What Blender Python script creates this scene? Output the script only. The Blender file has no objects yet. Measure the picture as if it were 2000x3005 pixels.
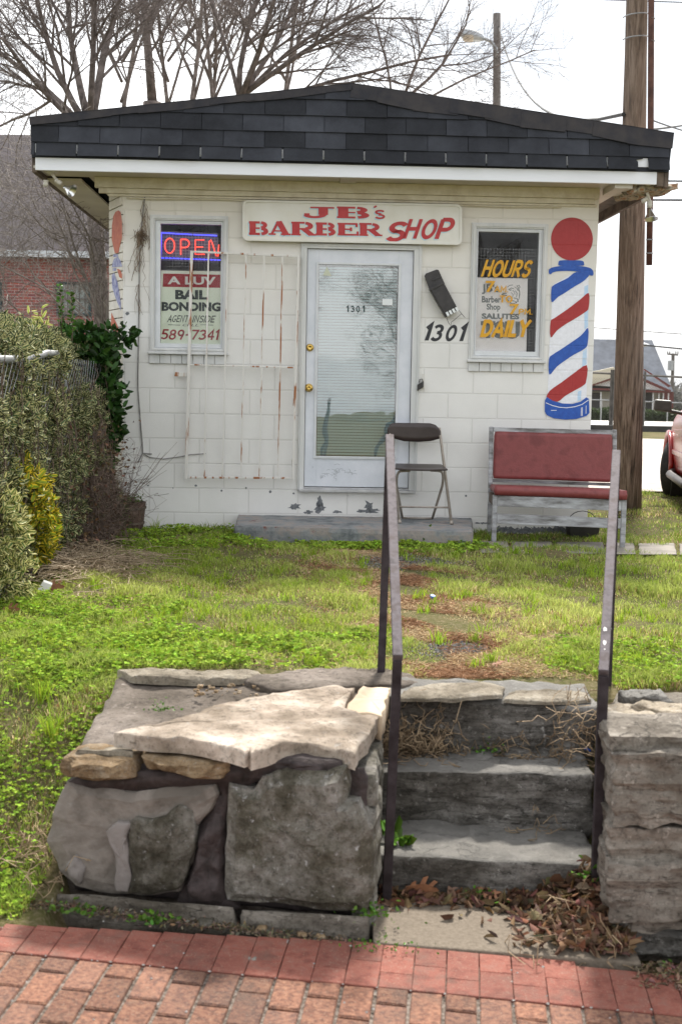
import bpy, math, random
import numpy as np
from mathutils import Vector, Matrix, noise
from math import radians as R, sin, cos, pi, tan, atan2, sqrt

S = bpy.context.scene
COL = S.collection
# ------------------------------------------------------------------ camera
F = 3800.0; PITCH = math.atan((1502.5-1120)/F); ROLL = 0.018
CAM = Vector((0, 0, 1.8))
_fw = Vector((0, cos(PITCH), -sin(PITCH))); _up0 = Vector((0, sin(PITCH), cos(PITCH))); _r0 = Vector((1, 0, 0))
UPV = _up0*cos(ROLL) - _r0*sin(ROLL); RTV = _r0*cos(ROLL) + _up0*sin(ROLL)
cam = bpy.data.cameras.new('camera'); camo = bpy.data.objects.new('camera', cam); COL.objects.link(camo)
m = Matrix((RTV, UPV, -_fw)).transposed().to_4x4(); m.translation = CAM; camo.matrix_world = m
cam.sensor_fit = 'VERTICAL'; cam.sensor_height = 36; cam.sensor_width = 36
cam.lens = 36*F/3005; cam.clip_start = 0.05; cam.clip_end = 3000
cam.dof.use_dof = True; cam.dof.focus_distance = 10.6; cam.dof.aperture_fstop = 5.6
S.camera = camo
# ------------------------------------------------------------------ world, sun, exposure
SUN_EL, SUN_AZ = R(52), R(12)          # sun stands behind the shop, slightly to the right
W = bpy.data.worlds.new('World'); S.world = W; W.use_nodes = True
nt = W.node_tree; nt.nodes.clear()
sky = nt.nodes.new('ShaderNodeTexSky'); sky.sky_type = 'NISHITA'; sky.sun_disc = False
sky.sun_elevation = SUN_EL; sky.sun_rotation = SUN_AZ; sky.air_density = 1.0; sky.dust_density = 3.0
tc = nt.nodes.new('ShaderNodeTexCoord'); mp = nt.nodes.new('ShaderNodeMapping'); mp.inputs['Scale'].default_value = (1, 1, 4.0)
nz = nt.nodes.new('ShaderNodeTexNoise'); nz.inputs['Scale'].default_value = 1.6; nz.inputs['Detail'].default_value = 6
rp = nt.nodes.new('ShaderNodeValToRGB'); rp.color_ramp.elements[0].position = .25; rp.color_ramp.elements[0].color = (.62,.62,.62,1)
rp.color_ramp.elements[1].position = .75; rp.color_ramp.elements[1].color = (.96,.96,.96,1)
mx = nt.nodes.new('ShaderNodeMixRGB'); mp2 = nt.nodes.new('ShaderNodeMapping'); mp2.inputs['Scale'].default_value = (1, 1, 3.2); nz2 = nt.nodes.new('ShaderNodeTexNoise'); nz2.inputs['Scale'].default_value = 3.1; nz2.inputs['Detail'].default_value = 5; rp2_ = nt.nodes.new('ShaderNodeValToRGB'); rp2_.color_ramp.elements[0].position = .36; rp2_.color_ramp.elements[0].color = (.49,.52,.555,1); rp2_.color_ramp.elements[1].position = .58; rp2_.color_ramp.elements[1].color = (1,1,1,1)
vm = nt.nodes.new('ShaderNodeVectorMath'); vm.operation = 'SCALE'; vm.inputs['Scale'].default_value = 11.5
bg = nt.nodes.new('ShaderNodeBackground'); bg.inputs['Strength'].default_value = 0.125
ow = nt.nodes.new('ShaderNodeOutputWorld')
L_ = nt.links.new
L_(tc.outputs['Generated'], mp2.inputs[0]); L_(mp2.outputs[0], nz2.inputs[0]); L_(nz2.outputs[0], rp2_.inputs[0]); L_(rp2_.outputs[0], vm.inputs[0]); L_(vm.outputs[0], mx.inputs[2])
L_(tc.outputs['Generated'], mp.inputs[0]); L_(mp.outputs[0], nz.inputs[0]); L_(nz.outputs[0], rp.inputs[0])
L_(rp.outputs[0], mx.inputs[0]); L_(sky.outputs[0], mx.inputs[1]); L_(mx.outputs[0], bg.inputs[0]); L_(bg.outputs[0], ow.inputs[0])
sl = bpy.data.lights.new('sun', 'SUN'); sl.energy = 4.8; sl.angle = R(6.0); sl.color = (1, .95, .87)
so = bpy.data.objects.new('sun', sl); COL.objects.link(so)
sd = Vector((sin(SUN_AZ)*cos(SUN_EL), cos(SUN_AZ)*cos(SUN_EL), sin(SUN_EL)))
so.rotation_euler = sd.to_track_quat('Z', 'Y').to_euler(); so.location = (3, 20, 20)
S.view_settings.view_transform = 'Standard'; S.view_settings.look = 'None'
S.view_settings.exposure = 0.6; S.view_settings.gamma = 1
S.render.engine = 'CYCLES'; S.cycles.max_bounces = 6; S.cycles.transparent_max_bounces = 12
S.cycles.use_denoising = True
# ------------------------------------------------------------------ picture point -> point on a real plane
def ray(px, py): return (_fw*F + RTV*(px-1000) + UPV*(1502.5-py)).normalized()
def onplane(px, py, P, N):
    d = ray(px, py); t = (P-CAM).dot(N)/d.dot(N); return CAM + d*t
def at(px, py, Y): return onplane(px, py, Vector((0, Y, 0)), Vector((0, 1, 0)))
def gnd(px, py, z): return onplane(px, py, Vector((0, 0, z)), Vector((0, 0, 1)))
AF = R(2.0)
FU = Vector((cos(AF), sin(AF), 0)); FN = Vector((sin(AF), -cos(AF), 0)); F0 = Vector((0, 10.65, 0))
GZ = 0.57
def fp(u, w, z): return F0 + FU*u + FN*w + Vector((0, 0, z))
def fac(px, py, w=0): return onplane(px, py, F0+FN*w, FN)
def uz(px, py, w=0):
    p = fac(px, py, w)-F0; return p.dot(FU), p.z
def rectpx(x0, x1, y0, y1, w=0):
    ym, xm = (y0+y1)/2, (x0+x1)/2
    return uz(x0, ym, w)[0], uz(x1, ym, w)[0], uz(xm, y1, w)[1], uz(xm, y0, w)[1]
# ------------------------------------------------------------------ materials
def nodes(name):
    m = bpy.data.materials.new(name); m.use_nodes = True; t = m.node_tree
    return m, t, t.nodes['Principled BSDF'], t.links.new
def setin(b, k, v):
    if k in b.inputs: b.inputs[k].default_value = v
def c4(c): return (c[0], c[1], c[2], 1)
def noisen(t, scale, detail=5, rough=.6, stretch=None, coord='Object'):
    tc = t.nodes.new('ShaderNodeTexCoord'); n = t.nodes.new('ShaderNodeTexNoise')
    n.inputs['Scale'].default_value = scale; n.inputs['Detail'].default_value = detail; n.inputs['Roughness'].default_value = rough
    if stretch:
        mp = t.nodes.new('ShaderNodeMapping'); mp.inputs['Scale'].default_value = stretch
        t.links.new(tc.outputs[coord], mp.inputs[0]); t.links.new(mp.outputs[0], n.inputs[0])
    else: t.links.new(tc.outputs[coord], n.inputs[0])
    return n
def ramp(t, src, stops):
    r = t.nodes.new('ShaderNodeValToRGB'); e = r.color_ramp.elements
    while len(e) < len(stops): e.new(.5)
    for i, (p, c) in enumerate(stops): e[i].position = p; e[i].color = c4(c) if len(c) == 3 else c
    t.links.new(src, r.inputs[0]); return r.outputs[0]
def mixc(t, fac, a, b, mode='MIX'):
    x = t.nodes.new('ShaderNodeMixRGB'); x.blend_type = mode
    for i, v in ((0, fac), (1, a), (2, b)):
        if isinstance(v, (int, float)): x.inputs[i].default_value = v if i == 0 else (v, v, v, 1)
        elif isinstance(v, tuple): x.inputs[i].default_value = c4(v)
        else: t.links.new(v, x.inputs[i])
    return x.outputs[0]
def bump(t, b, src, strength=.4, dist=.01):
    n = t.nodes.new('ShaderNodeBump'); n.inputs['Strength'].default_value = strength; n.inputs['Distance'].default_value = dist
    t.links.new(src, n.inputs['Height'])
    prev = b.inputs['Normal'].links
    if prev: t.links.new(prev[0].from_socket, n.inputs['Normal'])
    t.links.new(n.outputs[0], b.inputs['Normal'])
def island(t, c, lo=.75, hi=1.25):
    g = t.nodes.new('ShaderNodeNewGeometry'); m_ = t.nodes.new('ShaderNodeMapRange'); m_.inputs[3].default_value = lo; m_.inputs[4].default_value = hi
    t.links.new(g.outputs['Random Per Island'], m_.inputs[0]); cb = t.nodes.new('ShaderNodeCombineXYZ')
    for i in range(3): t.links.new(m_.outputs[0], cb.inputs[i])
    return mixc(t, 1.0, c, cb.outputs[0], 'MULTIPLY')
def pm(name, c1, c2=None, scale=8, rough=.6, bmp=0, bscale=60, metal=0, stretch=None, spec=.5, pos=(.35, .65), bstretch=None, c3=None):
    m, t, b, L = nodes(name)
    setin(b, 'Roughness', rough); setin(b, 'Metallic', metal); setin(b, 'Specular IOR Level', spec)
    if c2 is None: b.inputs['Base Color'].default_value = c4(c1)
    else:
        n = noisen(t, scale, stretch=stretch)
        stops = [(pos[0], c1), (pos[1], c2)] if c3 is None else [(pos[0], c1), ((pos[0]+pos[1])/2, c2), (pos[1], c3)]
        L(ramp(t, n.outputs[0], stops), b.inputs['Base Color'])
    if bmp:
        n = noisen(t, bscale, stretch=bstretch or stretch); bump(t, b, n.outputs[0], bmp)
    return m
# ------------------------------------------------------------------ mesh builder
class MB:
    def __init__(s): s.v = []; s.f = []; s.mi = []; s.k = 0
    def add(s, vs, fs):
        o = len(s.v); s.v += [Vector(p) for p in vs]
        for f in fs: s.f.append([i+o for i in f]); s.mi.append(s.k)
        return s
    def hexa(s, c):   # c: 8 corners, bottom 4 (ccw) then top 4
        return s.add(c, [(3,2,1,0),(4,5,6,7),(0,1,5,4),(1,2,6,5),(2,3,7,6),(3,0,4,7)])
    def box(s, x0, x1, y0, y1, z0, z1):
        return s.hexa([(x0,y0,z0),(x1,y0,z0),(x1,y1,z0),(x0,y1,z0),(x0,y0,z1),(x1,y0,z1),(x1,y1,z1),(x0,y1,z1)])
    def fbox(s, u0, u1, w0, w1, z0, z1):  # facade frame, w towards the viewer
        return s.hexa([fp(u0,w1,z0),fp(u1,w1,z0),fp(u1,w0,z0),fp(u0,w0,z0),fp(u0,w1,z1),fp(u1,w1,z1),fp(u1,w0,z1),fp(u0,w0,z1)])
    def bar(s, a, b, wx, wy, up=Vector((0,0,1))):  # rectangular bar between two points
        a, b = Vector(a), Vector(b); d = (b-a).normalized()
        x = d.cross(up)
        if x.length < 1e-4: x = d.cross(Vector((0,1,0)))
        x.normalize(); y = x.cross(d).normalized(); x = x*wx/2; y = y*wy/2
        return s.hexa([a-x-y, a+x-y, a+x+y, a-x+y, b-x-y, b+x-y, b+x+y, b-x+y])
    def tube(s, pts, r, n=8, cap=True):
        pts = [Vector(p) for p in pts]; rr = r if isinstance(r, (list, tuple)) else [r]*len(pts)
        o = len(s.v); prev = None
        for i, p in enumerate(pts):
            d = (pts[min(i+1, len(pts)-1)]-pts[max(i-1, 0)]).normalized()
            if prev is None:
                x = d.orthogonal().normalized()
            else:
                x = prev - d*prev.dot(d)
                x = x.normalized() if x.length > 1e-6 else d.orthogonal().normalized()
            prev = x; y = d.cross(x)
            for k in range(n):
                a = 2*pi*k/n; s.v.append(p + (x*cos(a)+y*sin(a))*rr[i])
        for i in range(len(pts)-1):
            for k in range(n):
                a = o+i*n+k; b = o+i*n+(k+1)%n; s.f.append([a, b, b+n, a+n]); s.mi.append(s.k)
        if cap:
            s.f.append([o+k for k in range(n)][::-1]); s.mi.append(s.k)
            e = o+(len(pts)-1)*n; s.f.append([e+k for k in range(n)]); s.mi.append(s.k)
        return s
    def lathe(s, c, prof, axis=Vector((0,0,1)), n=20):  # prof: (radius, distance along axis)
        c = Vector(c); axis = Vector(axis).normalized(); x = axis.orthogonal().normalized(); y = axis.cross(x); o = len(s.v)
        for r, h in prof:
            for k in range(n): a = 2*pi*k/n; s.v.append(c+axis*h+(x*cos(a)+y*sin(a))*r)
        for i in range(len(prof)-1):
            for k in range(n):
                a = o+i*n+k; b = o+i*n+(k+1)%n; s.f.append([a, b, b+n, a+n]); s.mi.append(s.k)
        return s
    def poly(s, pts): return s.add(pts, [list(range(len(pts)))])
    def prism(s, front, off):  # front polygon pushed by off
        n = len(front); off = Vector(off); fr = [Vector(p) for p in front]; bk = [p+off for p in fr]
        return s.add(fr+bk, [list(range(n)), list(range(2*n-1, n-1, -1))]+[[i, i+n, (i+1)%n+n, (i+1)%n] for i in range(n)])
    def build(s, name, mats, parent=None, smooth=False, origin=None, bevel=0, sub=0):
        mats = mats if isinstance(mats, (list, tuple)) else [mats]
        if parent is not None: inv = PM[parent.name].inverted(); M = None
        else:
            if origin is None:
                xs = [v.x for v in s.v]; ys = [v.y for v in s.v]; zs = [v.z for v in s.v]
                origin = Vector(((min(xs)+max(xs))/2, (min(ys)+max(ys))/2, min(zs)))
            inv = Matrix.Translation(-Vector(origin)); M = Matrix.Translation(Vector(origin))
        me = bpy.data.meshes.new(name); me.from_pydata([inv @ v for v in s.v], [], s.f)
        for q in mats: me.materials.append(q)
        if len(mats) > 1: me.polygons.foreach_set('material_index', s.mi)
        if smooth: me.polygons.foreach_set('use_smooth', [True]*len(me.polygons))
        me.update()
        o = bpy.data.objects.new(name, me); COL.objects.link(o)
        if parent is not None: o.parent = parent; PM[o.name] = PM[parent.name]
        else: o.matrix_world = M; PM[o.name] = M
        if bevel:
            q = o.modifiers.new('bevel', 'BEVEL'); q.width = bevel; q.segments = 2; q.limit_method = 'ANGLE'
        if sub:
            q = o.modifiers.new('sub', 'SUBSURF'); q.levels = sub; q.render_levels = sub
        return o
PM = {}
def tag(o, label=None, cat=None, group=None, kind=None):
    if label: o['label'] = label
    if cat: o['category'] = cat
    if group: o['group'] = group
    if kind: o['kind'] = kind
    return o
def thing(name, label, cat, loc, rz=0, group=None):
    o = bpy.data.objects.new(name, None); COL.objects.link(o)
    o.empty_display_size = .1
    M = Matrix.Translation(Vector(loc)) @ Matrix.Rotation(rz, 4, 'Z'); o.matrix_world = M; PM[o.name] = M
    return tag(o, label, cat, group)
def npmesh(name, V, Fc, mat, uv=None, colr=None, parent=None, smooth=False):
    """V (n,3), Fc (m,k): one mesh; uv (m*k,2); colr (n,3) vertex colour"""
    me = bpy.data.meshes.new(name); n, (q, k) = len(V), Fc.shape
    me.vertices.add(n); me.vertices.foreach_set('co', np.asarray(V, dtype=np.float32).ravel())
    me.loops.add(q*k); me.loops.foreach_set('vertex_index', Fc.astype(np.int32).ravel())
    me.polygons.add(q); me.polygons.foreach_set('loop_start', np.arange(0, q*k, k, dtype=np.int32))
    try: me.polygons.foreach_set('loop_total', np.full(q, k, dtype=np.int32))
    except Exception: pass
    if uv is not None:
        l = me.uv_layers.new(name='UVMap'); l.data.foreach_set('uv', np.asarray(uv, dtype=np.float32).ravel())
    if colr is not None:
        a = me.color_attributes.new('Col', 'FLOAT_COLOR', 'POINT')
        c = np.ones((n, 4), dtype=np.float32); c[:, :3] = colr; a.data.foreach_set('color', c.ravel())
    me.materials.append(mat); me.update(calc_edges=True); me.validate()
    if smooth: me.polygons.foreach_set('use_smooth', [True]*q)
    o = bpy.data.objects.new(name, me); COL.objects.link(o)
    if parent is not None:
        o.parent = parent; o.matrix_parent_inverse = PM[parent.name].inverted()
    return o
# ------------------------------------------------------------------ strokes and letters
def arc(cx, cy, rx, ry, a0, a1, n=12): return [(cx+rx*cos(R(a0+(a1-a0)*i/n)), cy+ry*sin(R(a0+(a1-a0)*i/n))) for i in range(n+1)]
GL = {
 'O': (.78, [arc(.39,.5,.33,.44,90,450,24)]), '0': (.7, [arc(.34,.5,.28,.44,90,450,24)]),
 'P': (.68, [[(.08,0),(.08,.94)], [(.08,.94),(.34,.94)]+arc(.36,.69,.24,.25,90,-90)+[(.08,.44)]]),
 'E': (.62, [[(.56,.94),(.08,.94),(.08,.06),(.58,.06)], [(.08,.5),(.5,.5)]]),
 'N': (.74, [[(.08,0),(.08,.96),(.64,.04),(.64,1)]]),
 'H': (.74, [[(.08,0),(.08,1)], [(.64,0),(.64,1)], [(.08,.5),(.64,.5)]]),
 'U': (.74, [[(.08,1),(.08,.35)]+arc(.36,.32,.28,.26,180,360)+[(.64,1)]]),
 'R': (.72, [[(.08,0),(.08,.94)], [(.08,.94),(.34,.94)]+arc(.36,.7,.24,.24,90,-90)+[(.08,.46)], [(.32,.46),(.64,0)]]),
 'S': (.66, [arc(.35,.72,.25,.22,30,270,14)+arc(.33,.27,.26,.23,90,-150,14)]),
 'D': (.74, [[(.08,.06),(.08,.94),(.3,.94)]+arc(.3,.5,.36,.44,90,-90,14)+[(.08,.06)]]),
 'A': (.76, [[(.03,0),(.38,.98),(.72,0)], [(.16,.34),(.6,.34)]]),
 'I': (.2, [[(.1,0),(.1,1)]]), 'L': (.58, [[(.08,1),(.08,.06),(.54,.06)]]),
 'Y': (.74, [[(.04,1),(.37,.5),(.7,1)], [(.37,.5),(.37,0)]]),
 'M': (.86, [[(.08,0),(.1,.98),(.42,.3),(.74,.98),(.78,0)]]),
 'T': (.68, [[(.02,.94),(.66,.94)], [(.34,.94),(.34,0)]]),
 'G': (.78, [arc(.4,.5,.33,.44,50,315,20)+[(.68,.42),(.44,.42)]]), 'C': (.7, [arc(.4,.5,.33,.44,50,310,20)]),
 'V': (.72, [[(.03,1),(.36,.03),(.7,1)]]),
 'B': (.7, [[(.08,.06),(.08,.94),(.34,.94)]+arc(.36,.72,.22,.22,90,-90)+[(.08,.5)], [(.34,.5)]+arc(.38,.28,.25,.22,90,-90)+[(.08,.06)]]),
 'J': (.6, [[(.5,.94),(.5,.3)]+arc(.27,.28,.23,.22,0,-170)]),
 '1': (.34, [[(.04,.78),(.24,1),(.24,0)]]),
 '3': (.66, [arc(.3,.73,.25,.22,150,-90,12), arc(.3,.28,.28,.24,90,-150,14)]),
 '4': (.68, [[(.5,0),(.5,.98),(.05,.3),(.66,.3)]]),
 '5': (.66, [[(.58,.95),(.16,.95),(.12,.56)]+arc(.3,.3,.28,.27,110,-145,14)]),
 '7': (.64, [[(.04,.94),(.58,.94),(.22,0)]]),
 '8': (.66, [arc(.32,.73,.22,.22,90,450,18), arc(.32,.27,.26,.24,90,450,18)]),
 '9': (.66, [arc(.32,.68,.24,.27,0,360,18)+[(.56,.55),(.4,.0)]]),
 '.': (.2, [[(.06,.05),(.14,.05)]]), '-': (.5, [[(.08,.46),(.42,.46)]]), "'": (.2, [[(.12,1),(.06,.78)]]), ' ': (.35, []),
}
def ribbon2(pts, w, cap=0):
    """2-D outline quads of a stroke; w may be a list"""
    n = len(pts); ww = w if isinstance(w, (list, tuple)) else [w]*n; L = []; Rr = []
    closed = abs(pts[0][0]-pts[-1][0]) < 1e-6 and abs(pts[0][1]-pts[-1][1]) < 1e-6 and n > 3
    for i in range(n):
        if closed: a = pts[(i-1) % (n-1)]; b = pts[(i+1) % (n-1)]
        else: a = pts[max(i-1, 0)]; b = pts[min(i+1, n-1)]
        p = pts[i]
        def nrm(q, r):
            dx, dy = r[0]-q[0], r[1]-q[1]; l = math.hypot(dx, dy) or 1; return (-dy/l, dx/l)
        n1 = nrm(a, p) if (a != p) else nrm(p, b); n2 = nrm(p, b) if (b != p) else n1
        mx_, my_ = n1[0]+n2[0], n1[1]+n2[1]; l = math.hypot(mx_, my_) or 1; mx_, my_ = mx_/l, my_/l
        k = 1/max(.45, mx_*n1[0]+my_*n1[1]); h = ww[i]/2*k
        ex = ey = 0
        if not closed and cap and i in (0, n-1):
            t = (n1[1], -n1[0]); sgn = -1 if i == 0 else 1; ex, ey = t[0]*cap*sgn, t[1]*cap*sgn
        L.append((p[0]+mx_*h+ex, p[1]+my_*h+ey)); Rr.append((p[0]-mx_*h+ex, p[1]-my_*h+ey))
    return L, Rr
def lay(text):
    x = 0; out = []
    for ch in text:
        w, st = GL[ch]; out.append((x, st)); x += w + .1
    return out, x-.1
def letter(mb, text, box, wfun, w=.16, shear=0, slope=.02, cap=.03, dx=0, dy=0, depth=0, jit=0, seed=1, step=.0002):
    """paint text as strokes on a surface: box = x0,x1,ytop,ybottom in picture units, wfun maps them on the surface"""
    x0, x1, yt, yb = box; out, tot = lay(text); H = yb-yt; sh = shear*H; sx = (x1-x0-abs(sh))/tot; rnd = random.Random(seed); q = 0
    for gx, st in out:
        jy = rnd.uniform(-jit, jit)*H
        for pts in st:
            Lf, Rt = ribbon2(pts, w, cap)
            def mp_(p):
                X = x0+dx+(gx+p[0])*sx + p[1]*sh + (-sh if sh < 0 else 0); Y = yb+dy+jy-p[1]*H + slope*(X-x0); return wfun(X, Y, depth+q*step)
            q += 1
            A = [mp_(p) for p in Lf]; B = [mp_(p) for p in Rt]; o = len(A)
            mb.add(A+B, [(i, i+1, o+i+1, o+i) for i in range(len(A)-1)])
def slab(mb, glyph, x0, x1, yt, yb, wfun, depth=0, dx=0, dy=0, slope=.024, xr=0):
    """wide slab serif capitals"""
    v = .3; h = .17
    St = {'B': [([(.2,.0),(.2,1)],v), ([(.02,.92),(.55,.92)],h), ([(.02,.08),(.55,.08)],h), ([(.25,.5),(.55,.5)],.12),
                (arc(.6,.73,.2,.18,90,-90),.2), (arc(.62,.28,.22,.19,90,-90),.22)],
          'A': [([(.42,.95),(.14,.05)],.12), ([(.45,1),(.8,.0)],.28), ([(.0,.06),(.32,.06)],.12), ([(.55,.06),(1,.06)],.12), ([(.25,.3),(.6,.3)],.1), ([(.36,.94),(.5,.94)],.14)],
          'R': [([(.2,.0),(.2,1)],v), ([(.02,.93),(.55,.93)],.14), ([(.02,.06),(.4,.06)],.12), ([(.25,.48),(.55,.48)],.12),
                (arc(.58,.7,.2,.2,90,-90),.2), ([(.5,.5),(.82,.05)],.25), ([(.75,.06),(1,.06)],.12)],
          'E': [([(.2,.0),(.2,1)],v), ([(.02,.93),(.9,.93)],.14), ([(.02,.07),(.95,.07)],.14), ([(.3,.5),(.62,.5)],.12),
                ([(.87,1),(.87,.68)],.1), ([(.92,0),(.92,.34)],.1), ([(.62,.65),(.62,.35)],.1)],
          'J': [([(.3,.93),(1,.93)],.14), ([(.68,1),(.68,.3)],.28), (arc(.42,.32,.26,.24,0,-160),.2), ([(.12,.3),(.28,.3)],.22)],
          's': [(arc(.48,.72,.32,.17,20,270,12)+arc(.46,.25,.34,.19,90,-160,12),.19)], "'": [([(.6,1),(.2,.6)],.3)]}
    for q, (pts, w) in enumerate(St[glyph]):
        Lf, Rt = ribbon2(pts, w)
        def mp_(p): X = x0+dx+p[0]*(x1-x0); return wfun(X, yb+dy-p[1]*(yb-yt)+slope*(X-xr), depth+q*.0002)
        A = [mp_(p) for p in Lf]; B = [mp_(p) for p in Rt]; o = len(A)
        mb.add(A+B, [(i, i+1, o+i+1, o+i) for i in range(len(A)-1)])
def fonttext(mb, text, box, wfun, depth=0, bold=0.0, slope=.02, shear=0):
    cu = bpy.data.curves.new('t', 'FONT'); cu.body = text; cu.offset = bold; cu.resolution_u = 3
    ob = bpy.data.objects.new('t', cu); COL.objects.link(ob)
    dg = bpy.context.evaluated_depsgraph_get(); me = ob.evaluated_get(dg).to_mesh()
    vs = [v.co.copy() for v in me.vertices]; fs = [list(p.vertices) for p in me.polygons]
    ob.evaluated_get(dg).to_mesh_clear(); bpy.data.objects.remove(ob); bpy.data.curves.remove(cu)
    x0, x1, yt, yb = box; ax = min(v.x for v in vs); bx = max(v.x for v in vs); ay = min(v.y for v in vs); by = max(v.y for v in vs)
    o = []
    for v in vs:
        fx, fy = (v.x-ax)/(bx-ax), (v.y-ay)/(by-ay); X = x0+fx*(x1-x0)+shear*fy*(yb-yt); o.append(wfun(X, yb-fy*(yb-yt)+slope*(X-x0), depth))
    mb.add(o, fs)
# ------------------------------------------------------------------ stones
def resample(P, step, closed=True):
    out = []; n = len(P)
    for i in range(n if closed else n-1):
        a, b = P[i], P[(i+1) % n]; k = max(1, int((b-a).length/step))
        out += [a.lerp(b, j/k) for j in range(k)]
    return out
def rough(q, sv, freq):
    a = noise.fractal(q*freq+sv, 1.0, 2.0, 5); r = 1-abs(noise.noise(q*freq*1.7+sv*2))*2.2
    c = noise.cell(q*freq*2.3+sv)*.35
    return a+.35*min(r, .8)+c*.5
def rock(mb, outline, nrm, depth, bulge=.02, amp=.012, freq=9, seed=0, step=.02, rings=9, edge=.035, strata=0):
    """stone with the given face outline: rounded edges, rough face, real thickness"""
    nrm = Vector(nrm).normalized(); P = resample([Vector(p) for p in outline], step); n = len(P)
    sv = Vector((seed*7.3, seed*3.1, seed*1.7))
    P = [p + (noise.noise_vector(p*14+sv))*step*.5 for p in P]
    c = sum(P, Vector())/n; vs = []; o = len(mb.v); size = sum((p-c).length for p in P)/n
    levels = [(-depth, 1.0), (-depth*.5, 1.0), (-edge, 1.0), (-edge*.35, 1-edge*.25/size), (0, 1-edge*.9/size)] + [(bulge*(1-(1-k/rings)**2*0.9)*.0+bulge*min(1, k/2.), (1-edge*.9/size)*(1-k/rings)) for k in range(1, rings)]
    for h, s_ in levels:
        for p in P:
            q = c+(p-c)*s_; f = rough(q, sv, freq)*amp
            if strata: f += strata*noise.noise(Vector((q.x*2, q.y*2, q.z*38))+sv)
            vs.append(q + nrm*(h + (f if h > -edge-1e-6 else 0)) + ((p-c).normalized()*noise.noise(q*12+sv)*amp*.8 if h < -edge*.5 else Vector()))
    fs = []
    for i in range(len(levels)-1):
        for k in range(n): a = i*n+k; b = i*n+(k+1) % n; fs.append([a, b, b+n, a+n])
    vs.append(c+nrm*(bulge+noise.fractal(c*freq+sv, 1.0, 2.0, 4)*amp)); ci = len(vs)-1; e = (len(levels)-1)*n
    for k in range(n): fs.append([e+k, e+(k+1) % n, ci])
    fs.append([k for k in range(n)][::-1])
    mb.add(vs, fs)
def hexrock(mb, c, amp=.012, freq=8, seed=0, res=.03, rnd=.02, strata=0):
    """rough block through 8 corners (bottom 4 ccw from front left, top 4)"""
    c = [Vector(p) for p in c]; sv = Vector((seed*5.3, seed*2.9, seed*9.1))
    nx = max(2, int((c[1]-c[0]).length/res)); ny = max(2, int((c[3]-c[0]).length/res)); nz_ = max(2, int((c[4]-c[0]).length/res))
    cen = sum(c, Vector())/8; idx = {}; vs = []
    dx, dy, dz = (c[1]-c[0]).length, (c[3]-c[0]).length, (c[4]-c[0]).length
    def P(i, j, k):
        key = (i, j, k)
        if key in idx: return idx[key]
        x, y, z = i/nx, j/ny, k/nz_
        b = c[0]*(1-x)*(1-y)+c[1]*x*(1-y)+c[2]*x*y+c[3]*(1-x)*y
        t = c[4]*(1-x)*(1-y)+c[5]*x*(1-y)+c[6]*x*y+c[7]*(1-x)*y
        p = b*(1-z)+t*z
        ex, ey, ez = min(x, 1-x)*dx, min(y, 1-y)*dy, min(z, 1-z)*dz; e = sorted((ex, ey, ez))
        d = (p-cen).normalized()
        if e[1] < rnd: p = p-d*(rnd-e[1])*.45
        f = rough(p, sv, freq)*amp
        if strata: f += strata*noise.noise(Vector((p.x*1.5, p.y*1.5, p.z*30+.3*noise.noise(p*3)))+sv)
        nd = Vector((d.x/(dx+.1), d.y/(dy+.1)*1.0, d.z/(dz+.1))).normalized()
        p = p+nd*f; idx[key] = len(vs); vs.append(p); return idx[key]
    fs = []
    for i in range(nx):
        for j in range(ny): fs += [[P(i,j,0),P(i,j+1,0),P(i+1,j+1,0),P(i+1,j,0)], [P(i,j,nz_),P(i+1,j,nz_),P(i+1,j+1,nz_),P(i,j+1,nz_)]]
        for k in range(nz_): fs += [[P(i,0,k),P(i+1,0,k),P(i+1,0,k+1),P(i,0,k+1)], [P(i,ny,k),P(i,ny,k+1),P(i+1,ny,k+1),P(i+1,ny,k)]]
    for j in range(ny):
        for k in range(nz_): fs += [[P(0,j,k),P(0,j,k+1),P(0,j+1,k+1),P(0,j+1,k)], [P(nx,j,k),P(nx,j+1,k),P(nx,j+1,k+1),P(nx,j,k+1)]]
    mb.add(vs, fs)
# ------------------------------------------------------------------ leaves and blades (arrays)
rng = np.random.default_rng(7)
def norm(a): return a/np.maximum(np.linalg.norm(a, axis=1, keepdims=True), 1e-9)
def leaves(name, P, D, Ln, Wd, mat, colr, parent=None, fold=.25, curl=.0):
    """six-point leaves; P base points, D directions"""
    n = len(P); D = norm(D); rv = norm(rng.normal(size=(n, 3))); Sd = norm(np.cross(D, rv)); N = np.cross(Sd, D)
    Ln = np.broadcast_to(Ln, (n,))[:, None]; Wd = np.broadcast_to(Wd, (n,))[:, None]
    b = P; t = P+D*Ln-N*Ln*curl; q1 = P+D*Ln*.3; q2 = P+D*Ln*.72-N*Ln*curl*.5; up = N*Wd*fold
    V = np.stack([b, q1+Sd*Wd*.5+up, q2+Sd*Wd*.42+up, t, q2-Sd*Wd*.42+up, q1-Sd*Wd*.5+up], 1).reshape(-1, 3)
    i = (np.arange(n)*6)[:, None]; Fc = np.concatenate([i+np.array([[0,1,2,3]]), i+np.array([[0,3,4,5]])], 1).reshape(-1, 4)
    uv = np.tile(np.array([[.2,0],[1,.3],[1,.7],[.35,1],[.2,0],[.35,1],[1,.7],[1,.3]], dtype=np.float32), (n, 1))
    return npmesh(name, V, Fc, mat, uv, np.repeat(colr, 6, axis=0), parent)
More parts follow.
